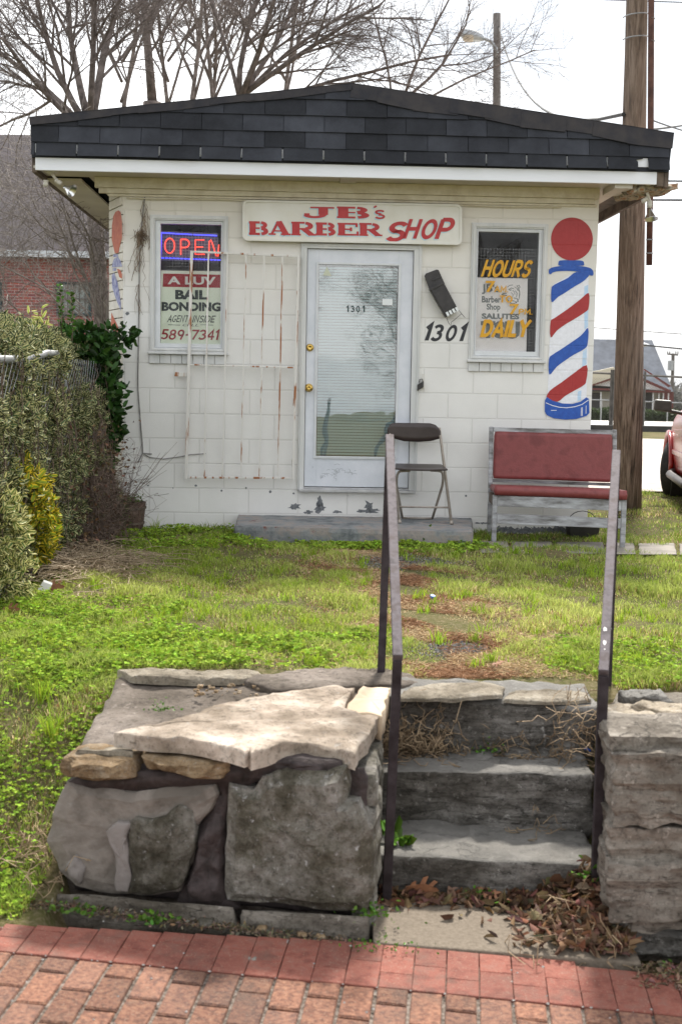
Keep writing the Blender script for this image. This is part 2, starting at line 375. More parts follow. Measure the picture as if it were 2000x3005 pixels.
def blades(name, P, H, Wd, lean, mat, colr, parent=None):
    n = len(P); a = rng.uniform(0, 2*pi, n); s_ = np.stack([np.cos(a), np.sin(a), np.zeros(n)], 1)
    H = np.broadcast_to(H, (n,))[:, None]; Wd = np.broadcast_to(Wd, (n,))[:, None]
    a2 = rng.uniform(0, 2*pi, n); l = np.stack([np.cos(a2), np.sin(a2), np.zeros(n)], 1)*(rng.uniform(.1, 1, n)*lean)[:, None]
    up = np.array([[0, 0, 1.]]); mid = P+(up*.6+l*.35)*H; tip = P+(up*rng.uniform(.6, 1, n)[:, None]+l)*H
    V = np.stack([P-s_*Wd/2, P+s_*Wd/2, mid+s_*Wd*.4, mid-s_*Wd*.4, tip+s_*Wd*.06, tip-s_*Wd*.06], 1).reshape(-1, 3)
    i = (np.arange(n)*6)[:, None]; Fc = np.concatenate([i+np.array([[0,1,2,3]]), i+np.array([[3,2,4,5]])], 1).reshape(-1, 4)
    return npmesh(name, V, Fc, mat, None, np.repeat(colr, 6, axis=0), parent)
def leafmat(name, edge=None, edge_at=.62, trans=.35, rough=.5):
    m, t, b, L = nodes(name); at_ = t.nodes.new('ShaderNodeAttribute'); at_.attribute_name = 'Col'; colr = at_.outputs['Color']
    if edge:
        uv = t.nodes.new('ShaderNodeUVMap'); sx = t.nodes.new('ShaderNodeSeparateXYZ'); L(uv.outputs[0], sx.inputs[0])
        n = noisen(t, 60); ad = t.nodes.new('ShaderNodeMath'); ad.operation = 'ADD'; L(sx.outputs[0], ad.inputs[0])
        mu = t.nodes.new('ShaderNodeMath'); mu.operation = 'MULTIPLY_ADD'; L(n.outputs[0], mu.inputs[0]); mu.inputs[1].default_value = .4; mu.inputs[2].default_value = -.2
        L(mu.outputs[0], ad.inputs[1]); gt = t.nodes.new('ShaderNodeMath'); gt.operation = 'GREATER_THAN'; L(ad.outputs[0], gt.inputs[0]); gt.inputs[1].default_value = edge_at
        colr = mixc(t, gt.outputs[0], colr, edge)
    L(colr, b.inputs['Base Color']); setin(b, 'Roughness', rough); setin(b, 'Specular IOR Level', .2)
    tr = t.nodes.new('ShaderNodeBsdfTranslucent'); L(colr, tr.inputs[0]); ms = t.nodes.new('ShaderNodeMixShader'); ms.inputs[0].default_value = trans
    L(b.outputs[0], ms.inputs[1]); L(tr.outputs[0], ms.inputs[2]); L(ms.outputs[0], t.nodes['Material Output'].inputs[0]); return m
# =================================================================== THE SHOP
def blocklines(t, b, zs=0.0, us=0.0, bw=.4064, bh=.2032, mortar=.007, strength=.45, dist=.005):
    tc = t.nodes.new('ShaderNodeTexCoord'); sx = t.nodes.new('ShaderNodeSeparateXYZ'); cb = t.nodes.new('ShaderNodeCombineXYZ')
    t.links.new(tc.outputs['Object'], sx.inputs[0]); a1 = t.nodes.new('ShaderNodeMath'); a1.inputs[1].default_value = -us+40*bw; a2 = t.nodes.new('ShaderNodeMath'); a2.inputs[1].default_value = -zs+40*bh
    t.links.new(sx.outputs[0], a1.inputs[0]); t.links.new(sx.outputs[2], a2.inputs[0]); t.links.new(a1.outputs[0], cb.inputs[0]); t.links.new(a2.outputs[0], cb.inputs[1])
    wob = noisen(t, 5, 2); wv = t.nodes.new('ShaderNodeVectorMath'); wv.operation = 'MULTIPLY_ADD'; t.links.new(wob.outputs['Color'], wv.inputs[0]); wv.inputs[1].default_value = (.006, .006, 0); t.links.new(cb.outputs[0], wv.inputs[2])
    br = t.nodes.new('ShaderNodeTexBrick'); t.links.new(wv.outputs[0], br.inputs[0]); br.offset = .5
    br.inputs['Scale'].default_value = 1; br.inputs['Mortar Size'].default_value = mortar; br.inputs['Mortar Smooth'].default_value = .35
    br.inputs['Brick Width'].default_value = bw; br.inputs['Row Height'].default_value = bh
    br.inputs['Color1'].default_value = (1,1,1,1); br.inputs['Color2'].default_value = (.93,.93,.93,1); br.inputs['Mortar'].default_value = (0,0,0,1)
    iv = t.nodes.new('ShaderNodeMath'); iv.operation = 'SUBTRACT'; iv.inputs[0].default_value = 1; t.links.new(br.outputs['Fac'], iv.inputs[1])
    bump(t, b, iv.outputs[0], strength, dist); return br
ZS = uz(600, 1140.6)[1]-GZ; US = uz(440, 1100)[0]
def wallmat(name, c1, c2, dirt=True):
    m, t, b, L = nodes(name); setin(b, 'Roughness', .55); setin(b, 'Specular IOR Level', .35)
    n = noisen(t, 2.2, 8, .65); c = ramp(t, n.outputs[0], [(.3, c1), (.7, c2)])
    br = blocklines(t, b, ZS, US)
    fine = noisen(t, 110, 4); bump(t, b, fine.outputs[0], .35, .003)
    if dirt:
        c = mixc(t, mixc(t, .8, br.outputs['Fac'], 0.), c, (.33,.31,.28))
        v = noisen(t, 9, 7, .7, stretch=(1, 1, .16)); f = ramp(t, v.outputs[0], [(.60, (0,0,0)), (.78, (1,1,1))])
        sx = t.nodes.new('ShaderNodeSeparateXYZ'); tcx = t.nodes.new('ShaderNodeTexCoord'); L(tcx.outputs['Object'], sx.inputs[0])
        # grime streaks belong to the left corner and the top courses
        mr = t.nodes.new('ShaderNodeMapRange'); mr.inputs[1].default_value = -1.2; mr.inputs[2].default_value = -1.75; L(sx.outputs[0], mr.inputs[0])
        mz = t.nodes.new('ShaderNodeMapRange'); mz.inputs[1].default_value = 1.9; mz.inputs[2].default_value = 2.7; L(sx.outputs[2], mz.inputs[0])
        ml = t.nodes.new('ShaderNodeMath'); ml.operation = 'MULTIPLY'; L(mr.outputs[0], ml.inputs[0]); L(mz.outputs[0], ml.inputs[1])
        c = mixc(t, mixc(t, mixc(t, .15, 0., 1.), 0., f) if False else mixc(t, ml.outputs[0], (.0,.0,.0), f), c, (.10,.09,.075))
        # warm bounce light under the eave, painted into the upper wall colour
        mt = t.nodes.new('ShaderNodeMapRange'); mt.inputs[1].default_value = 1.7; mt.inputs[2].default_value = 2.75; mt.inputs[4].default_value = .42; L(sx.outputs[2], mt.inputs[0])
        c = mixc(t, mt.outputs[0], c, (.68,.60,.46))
        sp = noisen(t, 55, 3, .8); g = ramp(t, sp.outputs[0], [(.72, (0,0,0)), (.75, (1,1,1))]); c = mixc(t, mixc(t, .5, 0., g), c, (.30,.27,.23))
    L(c, b.inputs['Base Color']); return m
M = {}
M['wall'] = wallmat('painted_block', (.70,.69,.665), (.79,.78,.755))
M['side'] = pm('painted_brick_side', (.60,.56,.48), (.72,.69,.62), 6, .6, .3, 80)
def paint(name, c, c2=None):
    m, t, b, L = nodes(name); n = noisen(t, 30, 5, .7); L(ramp(t, n.outputs[0], [(.35, c), (.72, c2 or tuple(x*1.15+.01 for x in c))]), b.inputs['Base Color'])
    setin(b, 'Roughness', .45); blocklines(t, b, ZS, US); bump(t, b, noisen(t, 110, 4).outputs[0], .3, .003); return m
M['p_red'] = paint('red_wall_paint', (.35,.018,.020), (.40,.028,.028)); M['p_blue'] = paint('blue_wall_paint', (.010,.07,.36), (.02,.11,.48))
M['p_white'] = paint('white_wall_paint', (.74,.75,.80)); M['p_pale'] = paint('pale_blue_wall_paint', (.42,.62,.85), (.6,.72,.86)); M['p_black'] = paint('black_wall_paint', (.015,.016,.022))
M['p_orange'] = pm('faded_orange_paint', (.42,.07,.03), (.52,.14,.06), 20, .6, .3); M['p_violet'] = pm('faded_blue_paint', (.10,.11,.32), (.45,.47,.62), 25, .6, .3)
M['trim'] = pm('cream_trim', (.58,.52,.39), (.68,.63,.50), 5, .5, .3, 50, c3=(.56,.50,.38)); M['casing'] = pm('white_aluminium_casing', (.60,.62,.64), (.68,.70,.72), 8, .4, .15, 40)
M['casing2'] = pm('weathered_wood_casing', (.56,.57,.56), (.66,.66,.65), 9, .55, .5, 30, stretch=(1,1,.2)); M['fascia'] = pm('white_fascia', (.74,.76,.80), (.80,.82,.86), 3, .4, .2, 30, stretch=(.3,1,1))
M['soffit'] = pm('soffit_paint', (.50,.46,.40), (.60,.56,.48), 3, .6, .2, 20); M['darkwood'] = pm('weathered_dark_wood', (.06,.045,.035), (.16,.12,.09), 9, .8, .5, 40)
M['rot'] = pm('rotten_board', (.10,.08,.06), (.42,.38,.30), 20, .9, .8, 50, c3=(.30,.13,.05))
M['door'] = pm('white_steel_door', (.58,.61,.66), (.68,.70,.75), 5, .35, .1, 40); M['brass'] = pm('brass', (.62,.42,.12), None, rough=.25, metal=1)
M['rust'] = pm('white_paint_with_rust', (.30,.11,.035), (.66,.64,.60), 26, .5, .2, 60, pos=(.40,.46), stretch=(1,1,.12))
M['alu'] = pm('dull_aluminium', (.42,.42,.43), (.55,.55,.56), 12, .45, .1, 60, metal=.6); M['black'] = pm('black_plastic', (.02,.018,.018), (.04,.036,.035), 12, .45, .2, 90)
M['room'] = pm('dim_room_wall', (.42,.42,.43), (.50,.50,.50), 2, .8); M['blind'] = pm('white_blind_slat', (.84,.92,.94), None, rough=.35)
def shingle():
    m, t, b, L = nodes('asphalt_shingle'); n = noisen(t, 3, 6, .7); c = ramp(t, n.outputs[0], [(.3, (.014,.015,.019)), (.7, (.038,.041,.050))])
    c = island(t, c, .55, 1.5)
    g = noisen(t, 420, 2, .9); g2 = ramp(t, g.outputs[0], [(.55, (0,0,0)), (.75, (1,1,1))]); c = mixc(t, mixc(t, .5, 0., g2), c, (.11,.12,.14))
    at_ = t.nodes.new('ShaderNodeObjectInfo'); L(c, b.inputs['Base Color']); setin(b, 'Roughness', .9); setin(b, 'Specular IOR Level', .3); bump(t, b, g.outputs[0], .6, .003); return m
M['shingle'] = shingle(); M['shingle2'] = pm('rusty_shingle_cap', (.022,.022,.028), (.045,.040,.040), 7, .9, .5, 300)
def glassmat(name, tint=(.97,.98,.98), k=1.6):
    m = bpy.data.materials.new(name); m.use_nodes = True; t = m.node_tree; t.nodes.clear(); L = t.links.new
    o = t.nodes.new('ShaderNodeOutputMaterial'); a = t.nodes.new('ShaderNodeBsdfTransparent'); a.inputs[0].default_value = c4(tint); g = t.nodes.new('ShaderNodeBsdfGlossy'); g.inputs['Roughness'].default_value = .012
    f = t.nodes.new('ShaderNodeFresnel'); f.inputs[0].default_value = 1.52; k_ = t.nodes.new('ShaderNodeMath'); k_.operation = 'MULTIPLY'; k_.use_clamp = True; k_.inputs[1].default_value = k; L(f.outputs[0], k_.inputs[0])
    n = noisen(t, 2.5, 2); bp = t.nodes.new('ShaderNodeBump'); bp.inputs['Strength'].default_value = .06; bp.inputs['Distance'].default_value = .02; L(n.outputs[0], bp.inputs['Height']); L(bp.outputs[0], g.inputs['Normal'])
    x = t.nodes.new('ShaderNodeMixShader'); L(k_.outputs[0], x.inputs[0]); L(a.outputs[0], x.inputs[1]); L(g.outputs[0], x.inputs[2]); L(x.outputs[0], o.inputs[0]); return m
M['glass'] = glassmat('window_glass', (1,1,1), k=.8); M['glass_door'] = glassmat('door_glass', (.90,1,1), k=6.5)

shop = thing('barber_shop', 'small white painted block barber shop with a low black shingled gable', 'shop building', (0, 10.65, GZ), AF)
uL = uz(361, 1080)[0]; uR = uz(1738, 1080)[0]; zT = uz(1000, 552, 0)[1]; zB = .35
# openings: pixel rectangles of the holes
HW1 = rectpx(462, 655, 650, 1016); HD = rectpx(896, 1206, 730, 1432); HW2 = rectpx(1396, 1592, 676, 1038)
holes = [HW1, HD, HW2]
us_ = sorted([uL, uR]+[h[0] for h in holes]+[h[1] for h in holes]); zs_ = sorted([zB, zT]+[h[2] for h in holes]+[h[3] for h in holes])
mb = MB()
for i in range(len(us_)-1):
    for j in range(len(zs_)-1):
        cu, cz = (us_[i]+us_[i+1])/2, (zs_[j]+zs_[j+1])/2
        if any(h[0] < cu < h[1] and h[2] < cz < h[3] for h in holes): continue
        mb.add([fp(us_[i], 0, zs_[j]), fp(us_[i+1], 0, zs_[j]), fp(us_[i+1], 0, zs_[j+1]), fp(us_[i], 0, zs_[j+1])], [(0,1,2,3)])
for h in holes:   # reveals
    a, b, c, d = h
    for q in ([(a,c),(a,d)], [(b,d),(b,c)], [(a,d),(b,d)], [(b,c),(a,c)]):
        mb.add([fp(q[0][0],0,q[0][1]), fp(q[1][0],0,q[1][1]), fp(q[1][0],-.2,q[1][1]), fp(q[0][0],-.2,q[0][1])], [(0,1,2,3)])
# splayed left return, then the side and back walls
SA = R(22); sdv = FU*(-sin(SA)) - FN*cos(SA); LS = .42
c0 = fp(uL, 0, 0); c1 = c0+sdv*LS; c2 = c1-FN*4.6; r2 = fp(uR, -5, 0)
Z = Vector((0,0,1))
for a, b in ((c2, c1), (fp(uR,0,0), r2), (r2, c2)): mb.add([a+Z*zB, b+Z*zB, b+Z*zT, a+Z*zT], [(0,1,2,3)])
wall = mb.build('wall', M['wall'], shop)
mb = MB()      # brick return with real courses
k = 0; z = zB
while z < zT-.02:
    for s0, s1 in (((0, .2), (.205, LS)) if k % 2 else ((0, .1), (.105, .305), (.31, LS))):
        a = c0+sdv*s0; b = c0+sdv*s1; n_ = FN*cos(SA)*.0+Vector((-cos(AF+SA), -sin(AF+SA), 0))*.012
        mb.hexa([a+Z*z+n_, b+Z*z+n_, b+Z*z-n_*3, a+Z*z-n_*3, a+Z*(z+.068)+n_, b+Z*(z+.068)+n_, b+Z*(z+.068)-n_*3, a+Z*(z+.068)-n_*3])
    z += .0745; k += 1
ret = mb.build('brick_return', M['side'], shop, bevel=.003)
PS = c0+Vector((-cos(AF+SA), -sin(AF+SA), 0))*.014; NS = Vector((-cos(AF+SA), -sin(AF+SA), 0))
def c3p(pts): return [onplane(x*.4464, 550+y*.4464, PS, NS) for x, y in pts]
mb = MB(); mb.k = 0
mb.poly(c3p([(745,190),(760,160),(780,150),(795,165),(803,230),(803,330),(785,400),(780,432),(755,432),(735,340),(737,250)]))
mb.poly(c3p([(770,535),(790,540),(803,570),(803,600),(785,590)])); mb.poly(c3p([(733,820),(745,850),(770,900),(780,930),(770,960),(728,960)]))
mb.k = 1
for q in ([(745,440),(775,438),(778,455),(745,458)], [(750,470),(775,455),(792,480),(805,520),(735,525),(740,500)], [(735,575),(752,560),(775,630),(795,760),(795,810),(765,740),(738,660)], [(742,530),(765,528),(766,545),(742,550)]): mb.poly(c3p(q))
mb.build('painted_side_pole', [M['p_orange'], M['p_violet']], shop)
# room behind the glass
mb = MB(); a, b, c, d, e, f = uL+.25, uR-.25, -.22, -4.6, .75, zT-.1
for q in ([(a,d,e),(b,d,e),(b,d,f),(a,d,f)], [(a,c,e),(a,d,e),(a,d,f),(a,c,f)], [(b,d,e),(b,c,e),(b,c,f),(b,d,f)], [(a,c,e),(b,c,e),(b,d,e),(a,d,e)], [(a,c,f),(a,d,f),(b,d,f),(b,c,f)]): mb.poly([fp(*p) for p in q])
mb.build('interior', M['room'], shop)
# mural of the barber pole on the front
def c5(pts, d=0): return [fac(1350+x*.41454, 550+y*.41454, d) for x, y in pts]
def c8(pts, d=0): return [fac(1350+x*.41454, 1050+y*.41454, d) for x, y in pts]
def sm(pts, n=3):  # closed smooth outline
    o = []; N = len(pts)
    for i in range(N):
        p0, p1, p2, p3 = (Vector(pts[(i+k) % N]) for k in (-1, 0, 1, 2))
        for k in range(n):
            s = k/n; o.append(tuple(.5*((2*p1)+(-p0+p2)*s+(2*p0-5*p1+4*p2-p3)*s*s+(-p0+3*p1-3*p2+p3)*s**3)))
    return o
mb = MB(); mb.k = 2
mb.poly(c5([(646,700),(660,600),(905,610)], .002)[:0] or c5([(655,690),(770,620),(905,612),(903,1212),(623,1212)], .002)); mb.poly(c8([(626,10),(900,10),(890,290),(750,330),(615,290)], .002))
mb.k = 3; mb.poly(c5([(875,700),(902,690),(902,860),(874,880)], .003)); mb.poly(c5([(876,880),(902,870),(902,985),(876,1005)], .003)); mb.poly(c5([(866,1160),(892,1140),(892,1212),(862,1212)], .003)); mb.poly(c8([(862,10),(890,10),(892,40),(860,70)], .003)); mb.poly(c8([(830,240),(855,230),(850,300),(826,306)], .003))
mb.k = 0; mb.poly(c5([(788+148*cos(a_), 365+152*sin(a_)) for a_ in [2*pi*i/48 for i in range(48)]], .004))
mb.poly(c5(sm([(908,748),(906,850),(885,880),(800,935),(740,970),(680,1015),(637,1062),(637,950),(665,925),(760,860),(850,790)]), .005))
mb.poly(c8(sm([(893,52),(890,160),(870,195),(800,235),(740,270),(685,310),(612,290),(630,235),(720,170),(800,110)]), .005))
mb.k = 1
mb.poly(c5(sm([(692,535),(705,517),(780,515),(860,519),(873,538),(866,553),(780,553),(700,553)]), .004))
mb.poly(c5(sm([(624,590),(640,570),(700,557),(780,553),(860,558),(920,572),(940,598),(935,624),(905,618),(860,601),(780,591),(700,592),(655,601),(640,614),(628,612)]), .005))
mb.poly(c5(sm([(820,598),(905,616),(893,642),(860,670),(800,705),(740,745),(690,775),(644,812),(643,720),(655,695),(700,670),(760,640)]), .006))
mb.poly(c5(sm([(902,995),(900,1100),(880,1140),(800,1185),(740,1225),(680,1270),(628,1325),(626,1215),(650,1185),(720,1140),(850,1050)]), .006))
mb.poly(c8([(612,278),(650,303),(720,323),(790,326),(850,310),(890,280),(908,290),(912,390),(890,412),(820,433),(740,437),(660,428),(610,405),(596,380),(597,300)], .007))
mb.k = 2
L1, R1_ = ribbon2([(603,318),(650,338),(700,350),(750,354),(810,346),(860,330),(905,298)], 5); n_ = len(L1); mb.add(c8(L1+R1_, .009), [(i, i+1, n_+i+1, n_+i) for i in range(n_-1)])
for x0, y0, y1, w_ in ((852,352,412,4), (860,350,412,4), (886,338,395,4), (640,370,374,40)): mb.poly(c8([(x0,y0),(x0+w_,y0),(x0+w_-1,y1),(x0-1,y1)], .0095))
mb.build('painted_barber_pole', [M['p_red'], M['p_blue'], M['p_white'], M['p_pale']], shop)
# chipped paint showing grey block, mortar holes
rnd = random.Random(4); mb = MB()
M['chip'] = pm('bare_grey_block', (.10,.11,.12), (.24,.25,.26), 40, .9, .5, 90)
def chip(cx, cy, rx, ry, spiky=.5, w=.0015):
    P_ = []
    for i in range(22):
        a_ = 2*pi*i/22; k_ = 1+rnd.uniform(-spiky, spiky*.6); P_.append(fac(cx+rx*k_*cos(a_), cy+ry*k_*sin(a_), w))
    mb.poly(P_)
for q in ((938,1492,20,13),(938,1478,9,20),(865,1487,18,10),(1083,1500,30,8),(1082,1485,14,18),(990,1502,18,4),(905,1503,14,5)): chip(*q)
for q in ((435,1425,3,2),(575,1425,4,3),(508,1432,2,2),(650,1440,3,3),(793,1443,4,4),(722,1432,3,3),(1366,1455,3,3),(374,920,6,5),(861,1448,3,3)): chip(*q, .2)
for x in range(470, 700, 26): chip(x, 1553+rnd.uniform(-3, 3), 14, 4)
for x in range(1440, 1720, 18): chip(x, 1556+rnd.uniform(-4, 4)+.012*(x-1440), 15, 11)
for x in range(1400, 1440, 14): chip(x, 1535, 8, 3)
mb.build('bare_patches', M['chip'], shop)['kind'] = 'stuff'
# sill brick rows
def ring(mb, o, i, w0, w1):
    mb.fbox(o[0], i[0], w0, w1, o[2], o[3]); mb.fbox(i[1], o[1], w0, w1, o[2], o[3]); mb.fbox(i[0], i[1], w0, w1, o[2], i[2]); mb.fbox(i[0], i[1], w0, w1, i[3], o[3])
def shrink(r, a, b=None, c=None, d=None):
    b = a if b is None else b; c = a if c is None else c; d = a if d is None else d
    return (r[0]+a, r[1]-b, r[2]+c, r[3]-d)
win = []
for nm, oc, gl, sr in (('window', (441,668,633,1034), (471,648,658,1009), (438,662,1034,1068)), ('window', (1378,1600,656,1058), (1398,1575,681,1031), (1372,1594,1058,1091))):
    O = rectpx(*oc); G = rectpx(*gl); I1 = shrink(O, .038, .038, .03, .04)
    mb = MB(); ring(mb, O, I1, -.015, .022); ring(mb, shrink(O, .012), shrink(O, .028, .028, .024, .03), .022, .029)
    wn = mb.build('window', M['casing2'], shop, bevel=.002); win.append(wn)
    mb = MB(); ring(mb, I1, G, -.06, .004); ring(mb, shrink(I1, .008), shrink(I1, .016), .004, .009); s_ = mb.build('sash', M['casing'], shop, bevel=.0015); s_.parent = wn
    mb = MB(); mb.poly([fp(G[0],-.02,G[2]), fp(G[1],-.02,G[2]), fp(G[1],-.02,G[3]), fp(G[0],-.02,G[3])]); p_ = mb.build('pane', M['glass'], shop); p_.parent = wn
    S_ = rectpx(*sr); mb = MB(); n = 7; dw = (S_[1]-S_[0])/n
    mb.fbox(O[0]-.012, O[1]+.012, -.01, .045, O[2]-.018, O[2])
    for k in range(n): mb.fbox(S_[0]+k*dw+.002, S_[0]+(k+1)*dw-.002, -.02, .016+rnd.uniform(0, .003), S_[2], S_[3]-.02)
    s_ = mb.build('sill', M['side'] if False else M['casing2'], shop, bevel=.003); s_.parent = wn
    mb = MB(); x = G[0]+.012
    zt = G[3]-.07 if len(win) == 1 else G[3]-.12
    while x < G[1]: mb.fbox(x, x+.0010, -.081, -.0795, G[2], zt); x += .026
    z = G[2]
    while z < zt: mb.fbox(G[0], G[1], -.0833, -.0815, z, z+.0010); z += .026
    s_ = mb.build('wire_grille', M['alu'], shop); s_.parent = wn
# ---- door
O = rectpx(878, 1229, 718, 1440); I1 = rectpx(896, 1206, 732, 1427)
mb = MB(); ring(mb, O, (I1[0], I1[1], O[2], I1[3]), -.05, .024); ring(mb, (O[0]+.012, O[1]-.012, O[2], O[3]-.01), (O[0]+.022, O[1]-.022, O[2], O[3]-.02), .024, .03)
frame = mb.build('door_frame', M['casing2'], shop, bevel=.002)
mb = MB(); mb.fbox(O[0]+.01, O[1]-.01, -.1, .05, O[2]-.012, O[2]+.012); mb.fbox(I1[0], I1[1], -.1, .03, O[2]+.012, O[2]+.022); q = mb.build('threshold', M['alu'], shop, bevel=.003); q.parent = frame
D = (I1[0]+.004, I1[1]-.004, O[2]+.03, I1[3]-.004); G = rectpx(931, 1163, 778, 1340)
mb = MB(); ring(mb, D, G, -.045, -.005); door = mb.build('door', M['door'], shop, bevel=.002)
Mo = shrink(G, -.02); mb = MB(); ring(mb, Mo, G, -.003, .006); ring(mb, shrink(G, -.008), shrink(G, -.001), .006, .009); q = mb.build('glazing_frame', M['casing'], shop, bevel=.002); q.parent = door
mb = MB(); mb.poly([fp(G[0],-.012,G[2]), fp(G[1],-.012,G[2]), fp(G[1],-.012,G[3]), fp(G[0],-.012,G[3])]); q = mb.build('pane', M['glass_door'], shop); q.parent = door
mb = MB(); z = G[2]+.035
while z < G[3]-.01:   # slats, tilted
    t0 = .0165; mb.hexa([fp(G[0]+.006,-.034,z-.001), fp(G[1]-.006,-.034,z-.001), fp(G[1]-.006,-.034-t0*.7,z+t0), fp(G[0]+.006,-.034-t0*.7,z+t0), fp(G[0]+.006,-.034,z), fp(G[1]-.006,-.034,z), fp(G[1]-.006,-.034-t0*.7,z+t0+.001), fp(G[0]+.006,-.034-t0*.7,z+t0+.001)]); z += .0236
for uu in (G[0]+.1, G[0]+.47*(G[1]-G[0]), G[1]-.13): mb.tube([fp(uu,-.032,G[2]+.02), fp(uu,-.032,G[3])], .0012, 4)
mb.fbox(G[0]+.005, G[1]-.005, -.055, -.032, G[2]+.012, G[2]+.026)
q = mb.build('window_blind', M['blind'], shop); q.parent = door
mb = MB(); kz = fac(906, 1138, -.005)
mb.lathe(kz, [(0,0),(.033,0),(.034,.004),(.028,.009),(.013,.012),(.012,.03),(.021,.036),(.027,.046),(.026,.058),(.018,.066),(.008,.068),(.0075,.064),(0,.064)], FN, 24); q = mb.build('door_knob', M['brass'], shop, True); q.parent = door
mb = MB(); kz = fac(909, 1020, -.005); mb.lathe(kz, [(0,0),(.031,0),(.031,.006),(.026,.016),(.02,.02),(.012,.021),(.011,.019),(0,.019)], FN, 24); q = mb.build('deadbolt', M['brass'], shop, True); q.parent = door
wf = lambda X, Y, d: fac(X, Y, -.009+d)
M['ink'] = pm('dark_green_vinyl', (.02,.05,.05)); M['label'] = pm('white_label', (.75,.78,.78))
mb = MB()
for ch, x in (('1', 1016), ('3', 1029), ('0', 1045), ('1', 1063)): letter(mb, ch, (x, x+(7 if ch == '1' else 10), 898, 915), wf, w=.2, slope=0)
q = mb.build('glass_number', M['ink'], shop); q.parent = door
mb = MB(); mb.poly([wf(1121,877,0), wf(1121,895,0), wf(1151,896,0), wf(1151,878,0)]); q = mb.build('glass_label', M['label'], shop); q.parent = door
mb = MB(); mb.k = 0; mb.poly([wf(947,808,0), wf(959,782,0), wf(972,810,0)]); q = mb.build('alarm_sticker', pm('pale_sticker', (.55,.58,.45)), shop); q.parent = door
# scuffs low on the door
M['scuff'] = pm('grey_scuff', (.30,.32,.35)); mb = MB()
for k in range(34):
    x, y = rnd.gauss(980, 26), rnd.gauss(1385, 10); a_ = rnd.uniform(-1, 1.2); l = rnd.uniform(3, 12); P_ = [(x, y), (x+l*cos(a_), y+l*sin(a_)*.6), (x+l*1.5*cos(a_+.5), y+l*.9*sin(a_+.5))]
    A, B = ribbon2(P_, .9); mb.add([fac(*p, -.0045+.00003*k) for p in A+B], [(0,1,4,3),(1,2,5,4)])
q = mb.build('scuff_marks', M['scuff'], shop); q.parent = door; q['kind'] = 'stuff'
# ---- eave: soffit, fascia, frieze
zF = uz(1000, 520, .43)[1]; uFL = uz(104, 460, .43)[0]; uFR = uz(1926, 510, .43)[0]; zS = zF+.02
mb = MB(); mb.fbox(uFL, uFR, .40, .432, zF, zF+.2); fascia = mb.build('fascia', M['fascia'], shop, bevel=.003)
mb = MB(); uSL = uFL-.02; uSR = uFR+.06
mb.fbox(uSL, uSR, .0, .399, zS, zS+.02)
mb.fbox(uSL+.03, uSL+.30, -5, -.001, zS-.03, zS-.012); mb.fbox(uSL+.36, uL+.02, -5, -.001, zS, zS+.02); mb.fbox(uR-.02, uR+.2, -5, -.001, zS, zS+.02)
mb.fbox(uR+.03, uR+.17, -.02, .395, zS-.05, zS-.001); mb.fbox(.0-.06, .07, .02, .398, zS-.012, zS-.001)
mb.build('soffit', M['soffit'], shop, bevel=.002)
mb = MB(); mb.fbox(uSL-.012, uSL+.028, -5.1, .398, zF-.012, zF+.16); mb.build('eave_board', M['darkwood'], shop, bevel=.004); mb = MB(); mb.fbox(uSR-.0, uSR+.035, -5.1, .43, zF-.02, zF+.16); mb.build('eave_board', M['darkwood'], shop, bevel=.004); mb = MB(); mb.fbox(uR+.2, uSR, -5, -.002, zS+.04, zS+.06)
mb.fbox(uFR+.002, uSR-.001, .3, .425, zF-.012, zF+.16)
mb.build('eave_board', M['darkwood'], shop, bevel=.004)
mb = MB(); hexrock(mb, [fp(uR+.16,.36,zF-.05),fp(uR+.52,.36,zF-.02),fp(uR+.50,.0,zF-.03),fp(uR+.14,-.1,zF-.06),fp(uR+.18,.36,zF+.018),fp(uR+.52,.36,zF+.018),fp(uR+.5,.0,zF+.018),fp(uR+.15,-.1,zF+.018)], .035, 12, 3, .03)
mb.build('rotten_corner', M['rot'], shop)
zf1 = uz(1000, 566, .05)[1]; zf2 = uz(1000, 590, .03)[1]; uA = uz(278, 560, .05)[0]; uB = uz(1757, 590, .05)[0]
mb = MB(); mb.fbox(uA, uB, .001, .055, zf1, zS-.001); mb.fbox(uA+.03, uB-.03, .001, .035, zf2+.02, zf1-.001); mb.fbox(uA+.1, uB-.01, .001, .022, zf2, zf2+.018)
mb.tube([fp(uA+.25+i*.25, .03, zf2-.012-.004*sin(i*1.7)) for i in range(15)], .006, 6)
mb.build('frieze_board', M['trim'], shop, bevel=.004)
# ---- roof
LEAN = .22; zR = uz(1000, 476, .47)[1]
RN = (FN+Z*LEAN).normalized()
def roofp(px, py): q = onplane(px, py, fp(0, .46, zR), RN)-F0; return q.dot(FU), q.z
def rw(z): return .46-(z-zR)*LEAN
top = [roofp(88, 349), roofp(1032, 249), roofp(1974, 395)]; bl = roofp(92, 455); brr = roofp(1963, 510)
prof = [(bl[0], zR+.0), (top[0][0], top[0][1]), (top[1][0], top[1][1]-.01), (top[2][0], top[2][1]), (brr[0], zR+.0)]
mb = MB()
fr = [fp(u, rw(z)-.02, z-.012) for u, z in prof]; bk = [fp(u, -5.2, z-.012) for u, z in prof]; n = len(fr)
mb.add(fr+bk, [list(range(n)), list(range(2*n-1, n-1, -1))]+[[i, i+n, (i+1) % n+n, (i+1) % n] for i in range(n)])
roof = mb.build('roof', M['shingle'], shop)
